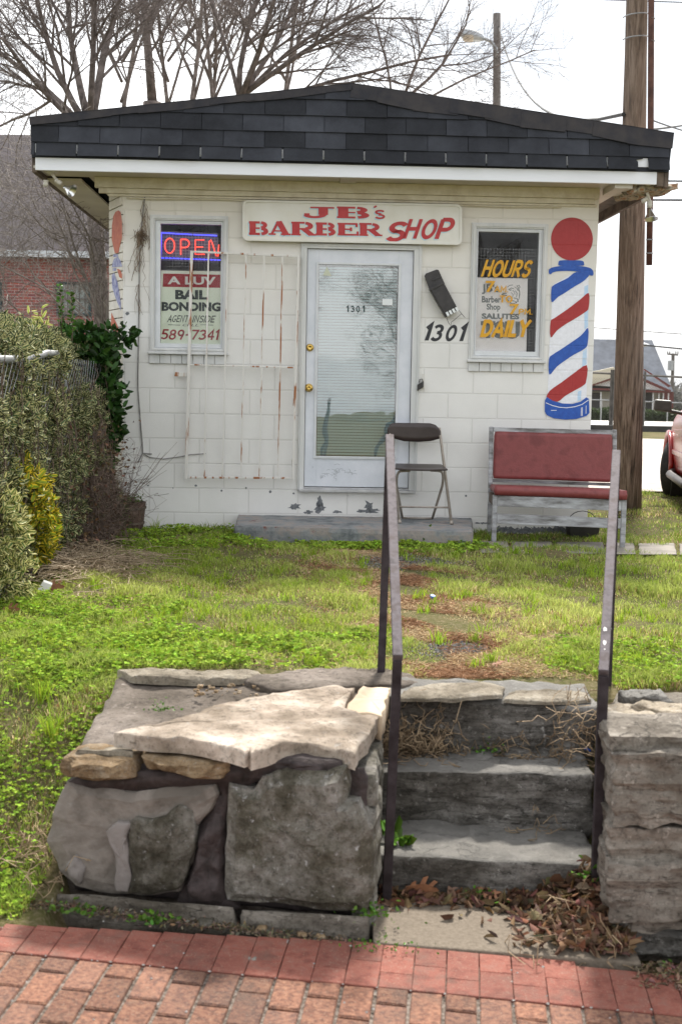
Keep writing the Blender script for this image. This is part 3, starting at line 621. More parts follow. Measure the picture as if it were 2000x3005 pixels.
def clip(P_, a, b):   # keep the side right of a->b
    o = []; f = lambda p: (b[0]-a[0])*(p[1]-a[1])-(b[1]-a[1])*(p[0]-a[0])
    for i in range(len(P_)):
        p, q = P_[i], P_[(i+1) % len(P_)]; fp_, fq = f(p), f(q)
        if fp_ <= 0: o.append(p)
        if (fp_ < 0) != (fq < 0) and fp_ != fq: t = fp_/(fp_-fq); o.append((p[0]+(q[0]-p[0])*t, p[1]+(q[1]-p[1])*t))
    return o
mb = MB(); tw = .314; rr = random.Random(9)
jx = [roofp(228, 450)[0], roofp(173, 420)[0]]
zrow = zR; k = 0
while zrow < top[1][1]:
    h = .103 if k == 0 else .129; st = jx[k % 2]-tw*8
    gap = .011 if k == 0 else .004
    for i in range(40):
        a = st+i*tw; b = a+tw-gap; dz = rr.uniform(-.0035, .0035); dz2 = dz+rr.uniform(-.002, .002)
        ul_ = bl[0]+(.0 if k else .0); q = [(a, zrow+dz), (b, zrow+dz2), (b, zrow+h+.012), (a, zrow+h+.012)]
        if k == 0 and i in (21,): q = [(a, zrow+dz), (b-.07, zrow+dz), (b-.07, zrow+.06), (b-.085, zrow+.075), (b-.03, zrow+.085), (b-.025, zrow+.1),(b-.025, zrow+h), (a, zrow+h)]
        q = clip(q, (bl[0], 0), (bl[0], 9)) ; q = clip(q, (brr[0], 9), (brr[0], 0)) if q else q
        q = clip(q, top[0], top[1]) if q else q; q = clip(q, top[1], top[2]) if q else q
        if len(q) < 3: continue
        zl = min(p[1] for p in q); lft = rr.uniform(0, .007); Fr = [fp(u, rw(z)+lft*(1-(z-zl)/.13)+.012-(z-zl)*.06+.0004*(i % 3), z) for u, z in q]
        mb.prism(Fr[::-1], -FN*.006)
    zrow += h; k += 1
q = mb.build('shingle_course', M['shingle'], shop); q.parent = roof
mb = MB()
def cap(a, b, n, wd, flip=0):
    for i in range(n):
        t0, t1 = i/n, (i+1)/n+.25/n
        p, q = Vector(a).lerp(Vector(b), t0), Vector(a).lerp(Vector(b), min(1, t1)); d = (q-p).normalized(); nn = Vector((-d.y, d.x)); nn = nn if nn.y < 0 else -nn
        o = .02+.003*(i % 2); j0 = wd*(1+.16*sin(i*2.1)); j1 = wd*(1+.16*sin(i*2.1+1.3))
        A = [p-nn*.012, q-nn*.012, q+nn*j1, p+nn*j0]
        Fr = [fp(v.x, rw(v.y)+o, v.y) for v in A]
        if (Fr[1]-Fr[0]).cross(Fr[2]-Fr[1]).dot(FN) < 0: Fr = Fr[::-1]
        mb.prism(Fr, -FN*.006)
        Bk = [fp(p.x, rw(p.y)+o+.0, p.y+.012), fp(q.x, rw(q.y)+o, q.y+.012), fp(q.x, rw(q.y)-.16, q.y+.016), fp(p.x, rw(p.y)-.16, p.y+.016)]
        mb.prism(Bk, Vector((0, 0, -.006)))
cap(top[0], top[1], 9, .05); cap(top[2], top[1], 9, .115)
q = mb.build('ridge_cap', M['shingle2'], shop); q.parent = roof
# ---- security gate, folded open against the wall
gx = lambda px, py, w=.06: fac(px, py, w)
mb = MB()
def fbar(mb, p, q, wd, dp, w=.06): a, b = gx(p[0], p[1], w), gx(q[0], q[1], w); mb.bar(a, b, wd, dp, up=FN)
mb2 = MB(); fbar(mb2, (563,736), (546,1406), .024, .025); fbar(mb2, (876,752), (859,1406), .020, .025)
fbar(mb2, (568,738.5), (871,752.5), .016, .02); fbar(mb2, (552,1401), (855,1403), .016, .02); fbar(mb2, (556,1070), (862,1079), .012, .018)
fbar(mb2, (549,1100), (512,1098), .034, .006, .05)
gate = mb2.build('security_gate', M['rust'], shop, bevel=.002)
for xt, xb in ((612,599), (668,653), (722,707), (775,761), (829,815)):
    mb = MB(); yt = 741+(xt-612)*.047; fbar(mb, (xt,yt), (xb,1398), .0125, .0125, .062); q = mb.build('bar', M['rust'], shop); q.parent = gate
for y in (800, 1180, 1360): p = gx(874-(y-800)*.027, y, .045); mb = MB(); mb.tube([p-Z*.03, p+Z*.03], .011, 8); q = mb.build('hinge', M['rust'], shop); q.parent = gate
# ---- hasp and padlock by the door
mb = MB(); a = rectpx(1236,1245,1097,1112); b = rectpx(1222,1249,1112,1143)
mb.fbox(a[0], a[1], .001, .006, a[2]-.08, a[3]); hasp = mb.build('hasp', M['rust'], shop)
mb = MB(); p = fac(1234, 1130, .03); mb.hexa([p+FU*x+FN*y+Z*z+Z*x*.6 for x, y, z in ((-.03,.016,-.03),(.02,.016,-.03),(.02,-.016,-.03),(-.03,-.016,-.03),(-.03,.016,.02),(.02,.016,.02),(.02,-.016,.02),(-.03,-.016,.02))])
mb.tube([p+FU*(-.012)+Z*.02, p+FU*(-.01)+Z*.045, p+FU*.012+Z*.05, p+FU*.014+Z*.02], .005, 6)
padlock = mb.build('padlock', M['black'], bevel=.004); tag(padlock, 'black padlock hanging on a rusty hasp beside the white door', 'padlock')
# ---- house number brushed on the wall
mb = MB(); wf = lambda X, Y, d: fac(X, Y, .002+d)
for ch, x0, x1, y in (('1',1240,1270,952), ('3',1262,1305,953), ('0',1303,1345,954), ('1',1342,1371,954)):
    letter(mb, ch, (x0, x1, y+1, y+46), wf, w=.2 if ch != '1' else .26, shear=.32, slope=0, cap=.02)
mb.build('house_number', M['p_black'], shop)
# =================================================================== sign, mailbox, lamps, windows' contents
def rrect(x0, x1, y0, y1, r, sl, wfun, d, n=6):
    P_ = []
    for cx, cy, a0 in ((x1-r, y0+r, -90), (x1-r, y1-r, 0), (x0+r, y1-r, 90), (x0+r, y0+r, 180)):
        for i in range(n+1): a_ = R(a0+90*i/n); X, Y = cx+r*cos(a_), cy+r*sin(a_); P_.append(wfun(X, Y+sl*(X-x0), d))
    return P_
sg = thing('sign_board', 'long white signboard with rounded corners and red lettering above the door', 'sign', fac(1033, 700, .03), AF)
M['signw'] = pm('sign_cream', (.68,.66,.58), (.76,.75,.70), 4, .4, .1, 60); M['signr'] = pm('sign_red', (.42,.012,.016), (.50,.03,.03), 20, .4)
M['signb'] = pm('sign_shadow_blue', (.42,.60,.68), (.55,.70,.75), 15, .4)
wf = lambda X, Y, d: fac(X, Y, .062+d)
mb = MB(); P_ = rrect(712, 1354, 587, 706, 16, .0205, wf, 0); mb.prism(P_[::-1], -FN*.028); mb.build('board', M['signw'], sg)
A = rrect(712, 1354, 587, 706, 16, .0205, wf, .0); B = rrect(718, 1348, 593, 700, 12, .0205, wf, .0); n = len(A)
mb = MB(); A2 = [p+FN*.010 for p in A]; B2 = [p+FN*.010 for p in B]
for i in range(n): j = (i+1) % n; o = len(mb.v); mb.add([A[i], A[j], A2[i], A2[j], B[i], B[j], B2[i], B2[j]], [(0,1,3,2), (2,3,7,6), (6,7,5,4)])
mb.build('rim', M['signw'], sg)
LT = [('J',880,980,606,639), ('B',986,1088,604,638), ("'",1092,1112,600,614), ('s',1097,1133,611,638), ('B',729,790,649,689), ('A',788,853,648,688), ('R',853,927,648,688), ('B',925,987,649,687), ('E',989,1054,649,686), ('R',1052,1121,648,686)]
for nm, mt, dx, dy, dp in (('letter_shadow', 'signb', -3.5, 3.5, .0015), ('lettering', 'signr', 0, 0, .004)):
    mb = MB()
    for g, a, b, c, d in LT: slab(mb, g, a, b, c, d, wf, dp, dx, dy, .018, 729 if c > 640 else 880)
    for ch, a, b, c, d in (('S',1128,1200,652,706), ('H',1182,1240,644,699), ('O',1230,1288,645,700), ('P',1275,1338,641,700)):
        letter(mb, ch, (a, b, c, d), wf, w=.2, shear=.35, slope=0, dx=dx, dy=dy, depth=dp, cap=.02)
    mb.build(nm, M[mt], sg)
# mailbox, hung askew
mbx = thing('mailbox', 'black metal mailbox hanging tilted beside the door with its lid flipped up', 'mailbox', fac(1310, 890, .03), AF)
c4p = lambda pts, w: [fac(650+x*.4783, 550+y*.4783, w) for x, y in pts]
mb = MB(); mb.prism(c4p([(1280,630),(1362,582),(1452,752),(1375,798)], .10)[::-1], -FN*.09); mb.build('box', M['black'], mbx, bevel=.006)
mb = MB(); mb.prism(c4p([(1243,543),(1252,528),(1318,503),(1330,507),(1362,580),(1272,625)], .035)[::-1], -FN*.006)
q = mb.build('lid', M['black'], mbx, bevel=.002)
mb = MB(); mb.prism(c4p([(1290,565),(1340,545),(1343,552),(1293,574)], .042)[::-1], -FN*.005); mb.prism(c4p([(1272,622),(1362,578),(1368,590),(1278,634)], .108)[::-1], -FN*.05); mb.build('lid_ridge', M['black'], mbx, bevel=.001)
mb = MB(); pr = c4p([(1375,775),(1446,735)], .108)
for k in range(4):
    a = (1372+k*19, 768-k*10); mb.prism(c4p([a, (a[0]+13, a[1]-7), (a[0]+25, a[1]+16), (a[0]+12, a[1]+23)], .104)[::-1], -FN*.002)
mb.build('name_slot', M['label'], mbx)
mb = MB()
for P_ in ([(1378,798),(1390,830),(1405,850),(1408,825),(1420,818)], [(1452,752),(1470,775),(1492,800)], [(1420,818),(1470,775)]): mb.tube(c4p(P_, .05), .0022, 5)
mb.build('paper_hook', M['black'], mbx)
# window contents
neon = thing('neon_sign', 'lit neon open sign with red letters and blue bars in the upper left window', 'neon sign', fac(560, 770, -.07), AF)
def emit(name, c, s):
    m = bpy.data.materials.new(name); m.use_nodes = True; b = m.node_tree.nodes['Principled BSDF']; b.inputs['Base Color'].default_value = c4(c); b.inputs['Emission Color'].default_value = c4(c); b.inputs['Emission Strength'].default_value = s; return m
M['neonr'] = emit('red_neon', (1, .06, .035), 1.7); M['neonb'] = emit('blue_neon', (.06, .07, 1), 1.7)
mb = MB(); wf = lambda x, y: fac(x*.4464, 550+y*.4464, -.06)
for ch, x0, x1, y0, y1 in (('O',1078,1154,328,438), ('P',1180,1252,335,442), ('E',1275,1350,338,446), ('N',1372,1440,345,452)):
    for st in GL[ch][1]:
        if ch == 'N': st = [(.02,0),(.04,.9),(.2,1),(.35,.8),(.72,.02),(.9,.0),(.98,.7)]
        wd = GL[ch][0] if ch != 'N' else 1; mb.tube([wf(x0+p[0]/wd*(x1-x0), y1-p[1]*(y1-y0)) for p in st], .0042, 6)
mb.build('letter_tube', M['neonr'], neon)
mb = MB(); mb.tube([wf(1058,298),(wf(1262,310))], .0045, 6); mb.tube([wf(1270,310),wf(1426,317)], .0045, 6); mb.tube([wf(1062,300),wf(1058,462)], .004, 6)
for k in range(16): x = 1062+k*24.5; mb.tube([wf(x,463+k*.9),wf(x+19,464+k*.9)], .0042, 6)
mb.build('border_tube', M['neonb'], neon)
mb = MB(); a = [fac(x*.4464, 550+y*.4464, -.1) for x, y in ((1056,285),(1056,480),(1440,495),(1430,300))]; mb.prism(a, -FN*.004); mb.build('backing', pm('smoked_backing', (.07,.065,.11), rough=.3), neon)
ps = thing('bail_poster', 'pale green poster with a red band and a phone number filling the lower left window', 'poster', fac(560, 1005, -.06), AF)
wf3 = lambda x, y, d=0: fac(x*.4464, 550+y*.4464, -.045+d)
mb = MB(); mb.prism([wf3(1050,545), wf3(1046,1030), wf3(1452,1040), wf3(1456,552)], -FN*.003); mb.build('sheet', pm('pale_green_card', (.76,.84,.68), (.82,.88,.76), 3), ps)
M['pred'] = pm('poster_red', (.34,.02,.03)); M['pblack'] = pm('poster_black', (.03,.045,.045)); M['pwhite'] = pm('poster_white', (.75,.76,.72))
mb = MB(); mb.poly([wf3(1073,566,.001), wf3(1070,653,.001), wf3(1447,660,.001), wf3(1449,574,.001)]); mb.build('band', M['pred'], ps)
wq = lambda X, Y, d: wf3(X, Y, .001+d)
mb = MB(); fonttext(mb, 'A LUV', (1102,1418,584,637), wq, .001, .035, .012); mb.build('band_text', M['pwhite'], ps)
mb = MB(); fonttext(mb, 'BAIL', (1152,1362,673,735), wq, .001, .05, .01); fonttext(mb, 'BONDING', (1063,1452,752,812), wq, .001, .05, .01)
letter(mb, 'AGENT', (1100,1245,840,884), wq, w=.14, shear=.3, slope=.01, depth=.001); letter(mb, 'INSIDE', (1262,1420,842,886), wq, w=.14, shear=.3, slope=.01, depth=.001)
letter(mb, 'CELL', (1198,1312,897,912), wq, w=.12, shear=.5, slope=.01, depth=.001)
for a, b in ((1105,1185), (1318,1402)): mb.poly([wf3(a,901,.002), wf3(a,904,.002), wf3(b,907,.002), wf3(b,904,.002)])
mb.build('black_text', M['pblack'], ps)
mb = MB(); letter(mb, '589-7341', (1056,1445,934,996), wq, w=.17, shear=.2, slope=.012, depth=.001, jit=.02); mb.build('phone_number', M['pred'], ps)
pt = thing('paper_poster', 'white paper poster with grey lettering and a tiger head in the right window', 'poster', fac(1470, 1025, -.05), AF)
w7 = lambda x, y, d=0: fac(1350+x*.1952, 640+y*.1952, -.045+d)
M['pgrey'] = pm('faded_grey_ink', (.17,.19,.19)); M['ppaper'] = pm('aged_paper', (.84,.80,.79), (.88,.86,.85), 3)
mb = MB(); mb.prism([w7(235,890), w7(205,2000), w7(988,2020), w7(1008,908)], -FN*.002); mb.build('sheet', M['ppaper'], pt)
wq = lambda X, Y, d: w7(X, Y, .001+d)
mb = MB(); fonttext(mb, "JB's", (320,578,985,1145), wq, 0, .03, .01); fonttext(mb, 'Barber', (320,605,1172,1270), wq, 0, .03, .01); fonttext(mb, 'Shop', (392,598,1285,1405), wq, 0, .03, .01)
fonttext(mb, 'SALUTES', (318,882,1430,1515), wq, 0, .05, .015); fonttext(mb, 'TSU', (305,890,1545,1808), wq, 0, .05, .012); mb.build('grey_text', M['pgrey'], pt)
mb = MB(); tg = lambda P_, w_, k: (lambda AB: mb.add([w7(*p, .0012+k*.0001) for p in AB[0]+AB[1]], [(i, i+1, len(AB[0])+i+1, len(AB[0])+i) for i in range(len(AB[0])-1)]))(ribbon2(P_, w_))
for k, (P_, w_) in enumerate([(arc(790,1140,100,145,150,-60,14), 10), ([(845,1020),(880,1010),(893,1040),(870,1060)], 8), ([(700,1040),(740,1010),(790,1005)], 9), ([(720,1080),(760,1050),(800,1060)], 9),
    ([(730,1075),(750,1085),(765,1075)], 12), ([(690,1130),(640,1135),(625,1150),(660,1160),(700,1165)], 16), ([(760,1120),(790,1150),(780,1190)], 8), ([(820,1090),(850,1130),(840,1190)], 9),
    ([(850,1060),(890,1110),(880,1180)], 8), ([(800,1200),(850,1210),(870,1260)], 10), ([(780,1240),(830,1255),(845,1280)], 8), ([(810,1030),(850,1060),(860,1090)], 8), ([(780,1085),(810,1110),(815,1150)], 8), ([(680,1200),(700,1250),(760,1275)], 8)]): tg(P_, w_, k)
mb.build('tiger_head', M['pgrey'], pt)
M['yel'] = pm('yellow_window_paint', (.62,.30,.008), (.70,.37,.012), 15, .5)
mb = MB(); w8 = lambda X, Y, d: fac(1350+X*.1952, 640+Y*.1952, -.018+d)
letter(mb, 'HOURS', (310,1100,635,875), w8, w=.21, shear=.33, slope=.01, jit=.02)
letter(mb, '7', (362,510,950,1105), w8, w=.2, shear=.1, slope=0); letter(mb, 'AM.', (510,725,1020,1110), w8, w=.19, shear=.1, slope=.02); letter(mb, 'TO', (585,780,1165,1265), w8, w=.2, shear=.05, slope=.02)
letter(mb, '7', (718,862,1297,1440), w8, w=.2, shear=.12, slope=0); letter(mb, 'PM.', (872,1090,1365,1445), w8, w=.2, shear=.08, slope=.02)
letter(mb, 'DAILY', (300,1062,1540,1780), w8, w=.24, shear=.25, slope=0, jit=.02)
q = mb.build('hours_lettering', M['yel'], shop); q.parent = win[1]
# floodlights
M['chrome'] = pm('aluminium_reflector', (.75,.76,.77), None, rough=.28, metal=1); M['sock'] = pm('painted_socket', (.50,.47,.40), (.60,.57,.50), 12, .5)
def flood(lbl, w, plate, j1, neck, apex, rim, extra):
    z_ = zS-.004; pl = fac(*plate, w); t = thing('floodlight', lbl, 'floodlight', Vector((pl.x, pl.y, z_)), AF)
    f = lambda p: fac(p[0], p[1], w)
    mb = MB(); mb.lathe(Vector((pl.x, pl.y, z_)), [(.0,0),(.055,0),(.058,-.008),(.045,-.022),(.0,-.026)], Z, 20); mb.build('mounting_plate', M['sock'], t, True)
    mb = MB(); P_ = [Vector((pl.x, pl.y, z_-.015)), f(j1), f(neck)]; mb.tube([P_[0], P_[1]], .013, 8)
    d = (P_[2]-P_[1]).normalized(); mb.lathe(P_[1], [(0,-.01),(.018,-.008),(.021,.004),(.016,.012),(.021,.02),(.017,.03),(.02,.045),(.0,.047)], d, 14)
    for e in extra: e0, e1 = f(e[0]), f(e[1]); mb.lathe(e0, [(0,0),(.019,.002),(.021,.012),(.016,.018),(.02,.028),(.019,.05),(0,.051)], (e1-e0).normalized(), 14)
    mb.build('swivel_arm', M['sock'], t, True)
    a, b = f(apex), f(rim); d = (b-a+FN*.018).normalized(); l = (b-a).length+.004
    mb = MB(); mb.lathe(a, [(.0,-.016),(.014,-.015),(.017,0),(.024,l*.25),(.04,l*.6),(.052,l*.95),(.056,l),(.053,l*.97),(.036,l*.6),(.02,l*.3),(0,l*.25)], d, 24); mb.build('reflector', M['chrome'], t, True)
flood('silver floodlight under the left corner of the eave', .33, (152,516), (166,530), (188,545), (194,551), (214,562), [((136,528),(134,548))])
flood('silver floodlight hanging under the damaged right corner of the eave', .30, (1890,575), (1905,592), (1905,612), (1906,618), (1907,644), [((1898,582),(1874,598))])
# cable and dead creeper on the wall
M['cable'] = pm('grey_cable', (.16,.155,.15), (.28,.27,.26), 20, .6); M['vine'] = pm('dead_vine', (.10,.065,.04), (.26,.19,.13), 12, .9)
mb = MB(); cp = [(425,578),(418,640),(412,700),(409,800),(408,900),(407,1000),(405,1100),(405,1140),(409,1190),(414,1260),(418,1300),(419,1330),(405,1358)]
mb.tube([fac(x, y, .012) for x, y in cp], .006, 6); mb.tube([fac(x, y, .012) for x, y in ((419,1330),(446,1332))], .005, 5)
mb.tube([fac(x, y, .012) for x, y in ((419,1330),(440,1342),(480,1347),(530,1340),(560,1334),(604,1331))], .004, 5)
q = mb.build('wall_cable', M['cable']); tag(q, 'thin grey cable running down the wall left of the left window', 'cable')
mb = MB(); rv = random.Random(11)
for k in range(26):
    y0 = rv.choice([600, 640, 690, 700, 700, 845]); x, y = (426 if y0 < 650 else 412)+rv.uniform(-9, 9), y0+rv.uniform(-20, 20); P_ = [(x, y)]
    for j in range(rv.randint(4, 10)): x += rv.uniform(-7, 7); y += rv.uniform(6, 18); P_.append((x, y))
    mb.tube([fac(a, b, .014+rv.uniform(0, .01)) for a, b in P_], rv.uniform(.0012, .003), 4, False)
for k in range(40):
    x, y = 412+rv.uniform(-12, 12), 698+rv.uniform(-16, 16); mb.tube([fac(x+rv.uniform(-12,12)*j/2, y+rv.uniform(-14,14), .012+.02*rv.random()) for j in range(4)], .002, 4, False)
q = mb.build('dead_creeper', M['vine']); tag(q, 'dried creeper roots clinging to the wall between the corner and the left window', 'dead vine')
# ---- concrete landing
mb = MB(); zt = GZ+.125; lf = gnd(688, 1543, zt); rf = gnd(1387, 1562, zt); lbk = Vector((gnd(707,1500,zt).x, 10.6, zt)); rb = Vector((gnd(1366,1500,zt).x, 10.7, zt))
lo = lambda p: Vector((p.x, p.y, GZ-.1))
hexrock(mb, [lo(lf), lo(rf), lo(rb), lo(lbk), lf, rf, rb, lbk], .006, 10, 2, .03, .02)
m_, t, b, L = nodes('grey_painted_concrete'); n1 = noisen(t, 3, 7, .7); c = ramp(t, n1.outputs[0], [(.38, (.09,.10,.105)), (.48, (.20,.21,.215)), (.56, (.27,.235,.21)), (.64, (.16,.17,.18))])
n2 = noisen(t, 7, 6, .7); c = mixc(t, ramp(t, n2.outputs[0], [(.62, (0,0,0)), (.66, (1,1,1))]), c, (.16,.06,.05)); L(c, b.inputs['Base Color']); setin(b, 'Roughness', .8); bump(t, b, noisen(t, 60, 8).outputs[0], .5, .01)
q = mb.build('concrete_landing', m_); tag(q, 'low grey painted concrete landing slab in front of the door', 'step')
# =================================================================== GROUND
def sst(a, b, x): t = np.clip((x-a)/(b-a), 0, 1); return t*t*(3-2*t)
def gz(x, y):
    x = np.asarray(x, dtype=float); y = np.asarray(y, dtype=float)
    s = -.035*np.clip(x, -4, 4)-.012
    far = np.interp(y, [15, 38, 60, 95, 400], [GZ, .53, .2, -.9, -1.2])
    bumps = .012*np.sin(x*3.1+y*1.7)+.010*np.sin(x*5.3-y*4.1+1)+.006*np.sin(x*11+y*9)
    t = sst(4.02, 5.35, y+.10*np.sin(x*2+.6))
    z = s*(1-t)+(far+bumps*sst(4.3, 5.2, y)*(1-sst(9.6, 10.2, y)))*t
    inw = (x > -.93) & (x < 2.6) & (y > 3.9) & (y < 5.12)
    return np.where(inw, np.minimum(z, -.10), np.where(y < 4.0, s-.02, z))
def soilmat():
    m, t, b, L = nodes('lawn_soil'); n = noisen(t, 1.3, 7, .7); c = ramp(t, n.outputs[0], [(.3, (.05,.055,.018)), (.5, (.085,.085,.028)), (.7, (.16,.12,.065))])
    n2 = noisen(t, 45, 6, .7); c = mixc(t, ramp(t, n2.outputs[0], [(.45, (0,0,0)), (.7, (1,1,1))]), c, (.20,.16,.10)); L(c, b.inputs['Base Color']); setin(b, 'Roughness', 1); setin(b, 'Specular IOR Level', .1); bump(t, b, n2.outputs[0], .8, .02); return m
M['soil'] = soilmat()
xs = np.unique(np.concatenate([np.linspace(-3.6, 3.6, 110), np.linspace(-40, -3.6, 20), np.linspace(3.6, 60, 24), [-400, -150, 150, 400]]))
ys = np.unique(np.concatenate([[-60, -20, 0, 2], np.linspace(3.6, 6, 56), np.linspace(6, 12, 60), np.linspace(12, 40, 20), np.linspace(40, 110, 15), [200, 600]]))
X, Y = np.meshgrid(xs, ys); V = np.stack([X, Y, gz(X, Y)], 2).reshape(-1, 3); nx = len(xs)
i, j = np.meshgrid(np.arange(len(xs)-1), np.arange(len(ys)-1)); a = (j*nx+i).ravel(); Fq = np.stack([a, a+1, a+nx+1, a+nx], 1)
tag(npmesh('ground', V, Fq, M['soil'], smooth=True), kind='structure')
M['gravel'] = pm('pale_gravel', (.36,.31,.27), (.50,.45,.40), 1.5, .95, .6, 25, c3=(.42,.36,.31)); M['conc'] = pm('bleached_concrete', (.60,.57,.52), (.70,.68,.63), .8, .9)
M['kerb'] = pm('dark_kerb', (.03,.03,.03), (.07,.065,.06), 2, .9, .4, 10); M['pathst'] = pm('path_stone', (.15,.135,.115), (.27,.245,.21), 6, .9, .5, 40)
def strip(name, x0, x1, ys_, dz, mat, edge=0):
    mb = MB(); n = 26; pts = []
    for yv in ys_: pts.append([Vector((x0+(x1-x0)*k/n, yv+edge*noise.noise(Vector((k*.9, yv, 0))), float(gz(x0+(x1-x0)*k/n, yv))+dz)) for k in range(n+1)])
    for r in range(len(pts)-1):
        for k in range(n): mb.add([pts[r][k], pts[r][k+1], pts[r+1][k+1], pts[r+1][k]], [(0,1,2,3)])
    return tag(mb.build(name, mat), kind='structure')
strip('parking_lot', 1.5, 34, [15.0, 18, 24, 31.5], .02, M['gravel'], .9)
strip('road', -30, 60, [38.6, 45, 52, 60], .03, M['conc'], 0)
mb = MB()
for k in range(8): x = 2+k*4.2; mb.box(x, x+4.18, 37.0, 37.3, .40, .70)
tag(mb.build('kerb', M['kerb'], bevel=.02), kind='structure')
# ---- brick pavement
def brickm(name, *a, **k):
    m = pm(name, *a, **k); t = m.node_tree; b = t.nodes['Principled BSDF']; src = b.inputs['Base Color'].links[0].from_socket
    c = island(t, src, .82 if 'smooth' in name else .68, 1.12 if 'smooth' in name else 1.22); n = noisen(t, 160, 3, .8); c = mixc(t, ramp(t, n.outputs[0], [(.60, (0,0,0)), (.66, (.55,.55,.55))]), c, (.42,.33,.24)); n = noisen(t, 4.5, 6, .7); c = mixc(t, ramp(t, n.outputs[0], [(.52, (0,0,0)), (.68, (.6,.6,.6))]), c, (.09,.06,.045)); t.links.new(c, b.inputs['Base Color']); return m
M['brk1'] = brickm('wirecut_paver', (.115,.05,.032), (.21,.093,.057), 60, .9, .7, 130, pos=(.38,.66), c3=(.27,.135,.08)); M['brk2'] = brickm('wirecut_paver_dark', (.11,.052,.038), (.20,.095,.062), 60, .9, .7, 130, pos=(.38,.66), c3=(.24,.12,.075))
M['brk3'] = brickm('smooth_red_paver', (.15,.042,.028), (.215,.066,.044), 22, .85, .5, 110, c3=(.20,.078,.056)); M['joint'] = pm('gritty_joint', (.035,.028,.022), (.13,.10,.08), 60, 1, .6, 90, c3=(.24,.20,.17))
E1 = Vector((cos(R(5.4)), -sin(R(5.4)), 0)); E2 = Vector((sin(R(5.4)), cos(R(5.4)), 0)); PO = Vector((0, 3.73, 0)); rp_ = random.Random(5)
def swz(p): return -.035*p.x
mb = MB()
def paver(a0, a1, b0, b1, k, ch=.004, dz=0, tilt=.0012):
    mb.k = k; j = lambda: rp_.uniform(-.0012, .0012); cs = [(a0+j(), b0+j()), (a1+j(), b0+j()), (a1+j(), b1+j()), (a0+j(), b1+j())]; w = [PO+E1*a+E2*b for a, b in cs]; cc = sum(w, Vector())/4
    tz = [dz+rp_.uniform(-tilt, tilt) for _ in w]; top = [p+(cc-p).normalized()*ch*1.3+Z*(swz(p)+t_) for p, t_ in zip(w, tz)]; mid = [p+Z*(swz(p)+t_-ch) for p, t_ in zip(w, tz)]; bot = [p+Z*(swz(p)-.05) for p in w]
    mb.add(bot+mid+top, [(0,1,5,4),(1,2,6,5),(2,3,7,6),(3,0,4,7),(4,5,9,8),(5,6,10,9),(6,7,11,10),(7,4,8,11),(8,9,10,11)])
pw = .1016
for i in range(-24, 25):
    a0 = i*pw+.035; off = .1 if i % 2 else 0; b = 0.0; first = True; sk = rp_.uniform(-.012, .012)
    while b > -1.3:
        l = (.1 if (first and i % 2) else .2)+(sk if first else 0); paver(a0, a0+pw-.0105, b-l+.0095, b, 0 if rp_.random() < .6 else 1, .005, rp_.uniform(-.002, .002), .0018); b -= l; first = False
    b = .006; l = (.1 if i % 2 else .2); first = True
    while b < .5:
        l = .1+(.0 if i % 2 else .07) if first else .2; lim = min(.32, .31+.1*a0) if a0 < .7 else .28; l = min(l, lim-b)
        if l < .02: break
        paver(a0, a0+pw-.0022, b, b+l-.0022, 2, .0022, .001, .0006); b += l; first = False
mb.k = 3; g = [PO+E1*a+E2*b for a, b in ((-3, -1.6), (3, -1.6), (3, .27), (-3, .16))]; mb.add([p+Z*(swz(p)-.009) for p in g], [(0,1,2,3)])
tag(mb.build('pavement', [M['brk1'], M['brk2'], M['brk3'], M['joint']]), kind='structure')
# grit in the joints
mb = MB(); q = []
for k in range(170):
    a = rp_.uniform(-1.3, 1.3); b = rp_.choice([0.0, rp_.uniform(-.5, 0), rp_.uniform(-.5, .4)]); ii = round((a-.035)/pw); 
    if rp_.random() < .8: a = ii*pw+.031
    p = PO+E1*a+E2*b; r_ = rp_.uniform(.002, .0055); p = p+Z*(swz(p)+r_*.3)
    mb.add([p+Vector((x*r_*rp_.uniform(.7,1.3), y*r_, z*r_*.8)) for x, y, z in ((1,0,0),(-1,0,0),(0,1,0),(0,-1,0),(0,0,1),(0,0,-1))], [(0,2,4),(2,1,4),(1,3,4),(3,0,4)])
tag(mb.build('grit', pm('pale_grit', (.14,.13,.12), (.42,.40,.37), 90, .8), origin=(0,3.7,0)), 'small pale stones scattered over the brick pavement', 'grit', kind='stuff')
# concrete pad at the foot of the steps
mb = MB(); mb.hexa([(.13,4.02,-.06),(.98,3.95,-.06),(.98,4.5,-.06),(.13,4.5,-.06),(.13,4.02,.002),(.98,3.95,-.02),(.98,4.5,-.01),(.13,4.5,.012)])
tag(mb.build('path', pm('sandy_concrete', (.13,.105,.077), (.19,.155,.118), 70, .95, .5, 120), bevel=.006), kind='structure')
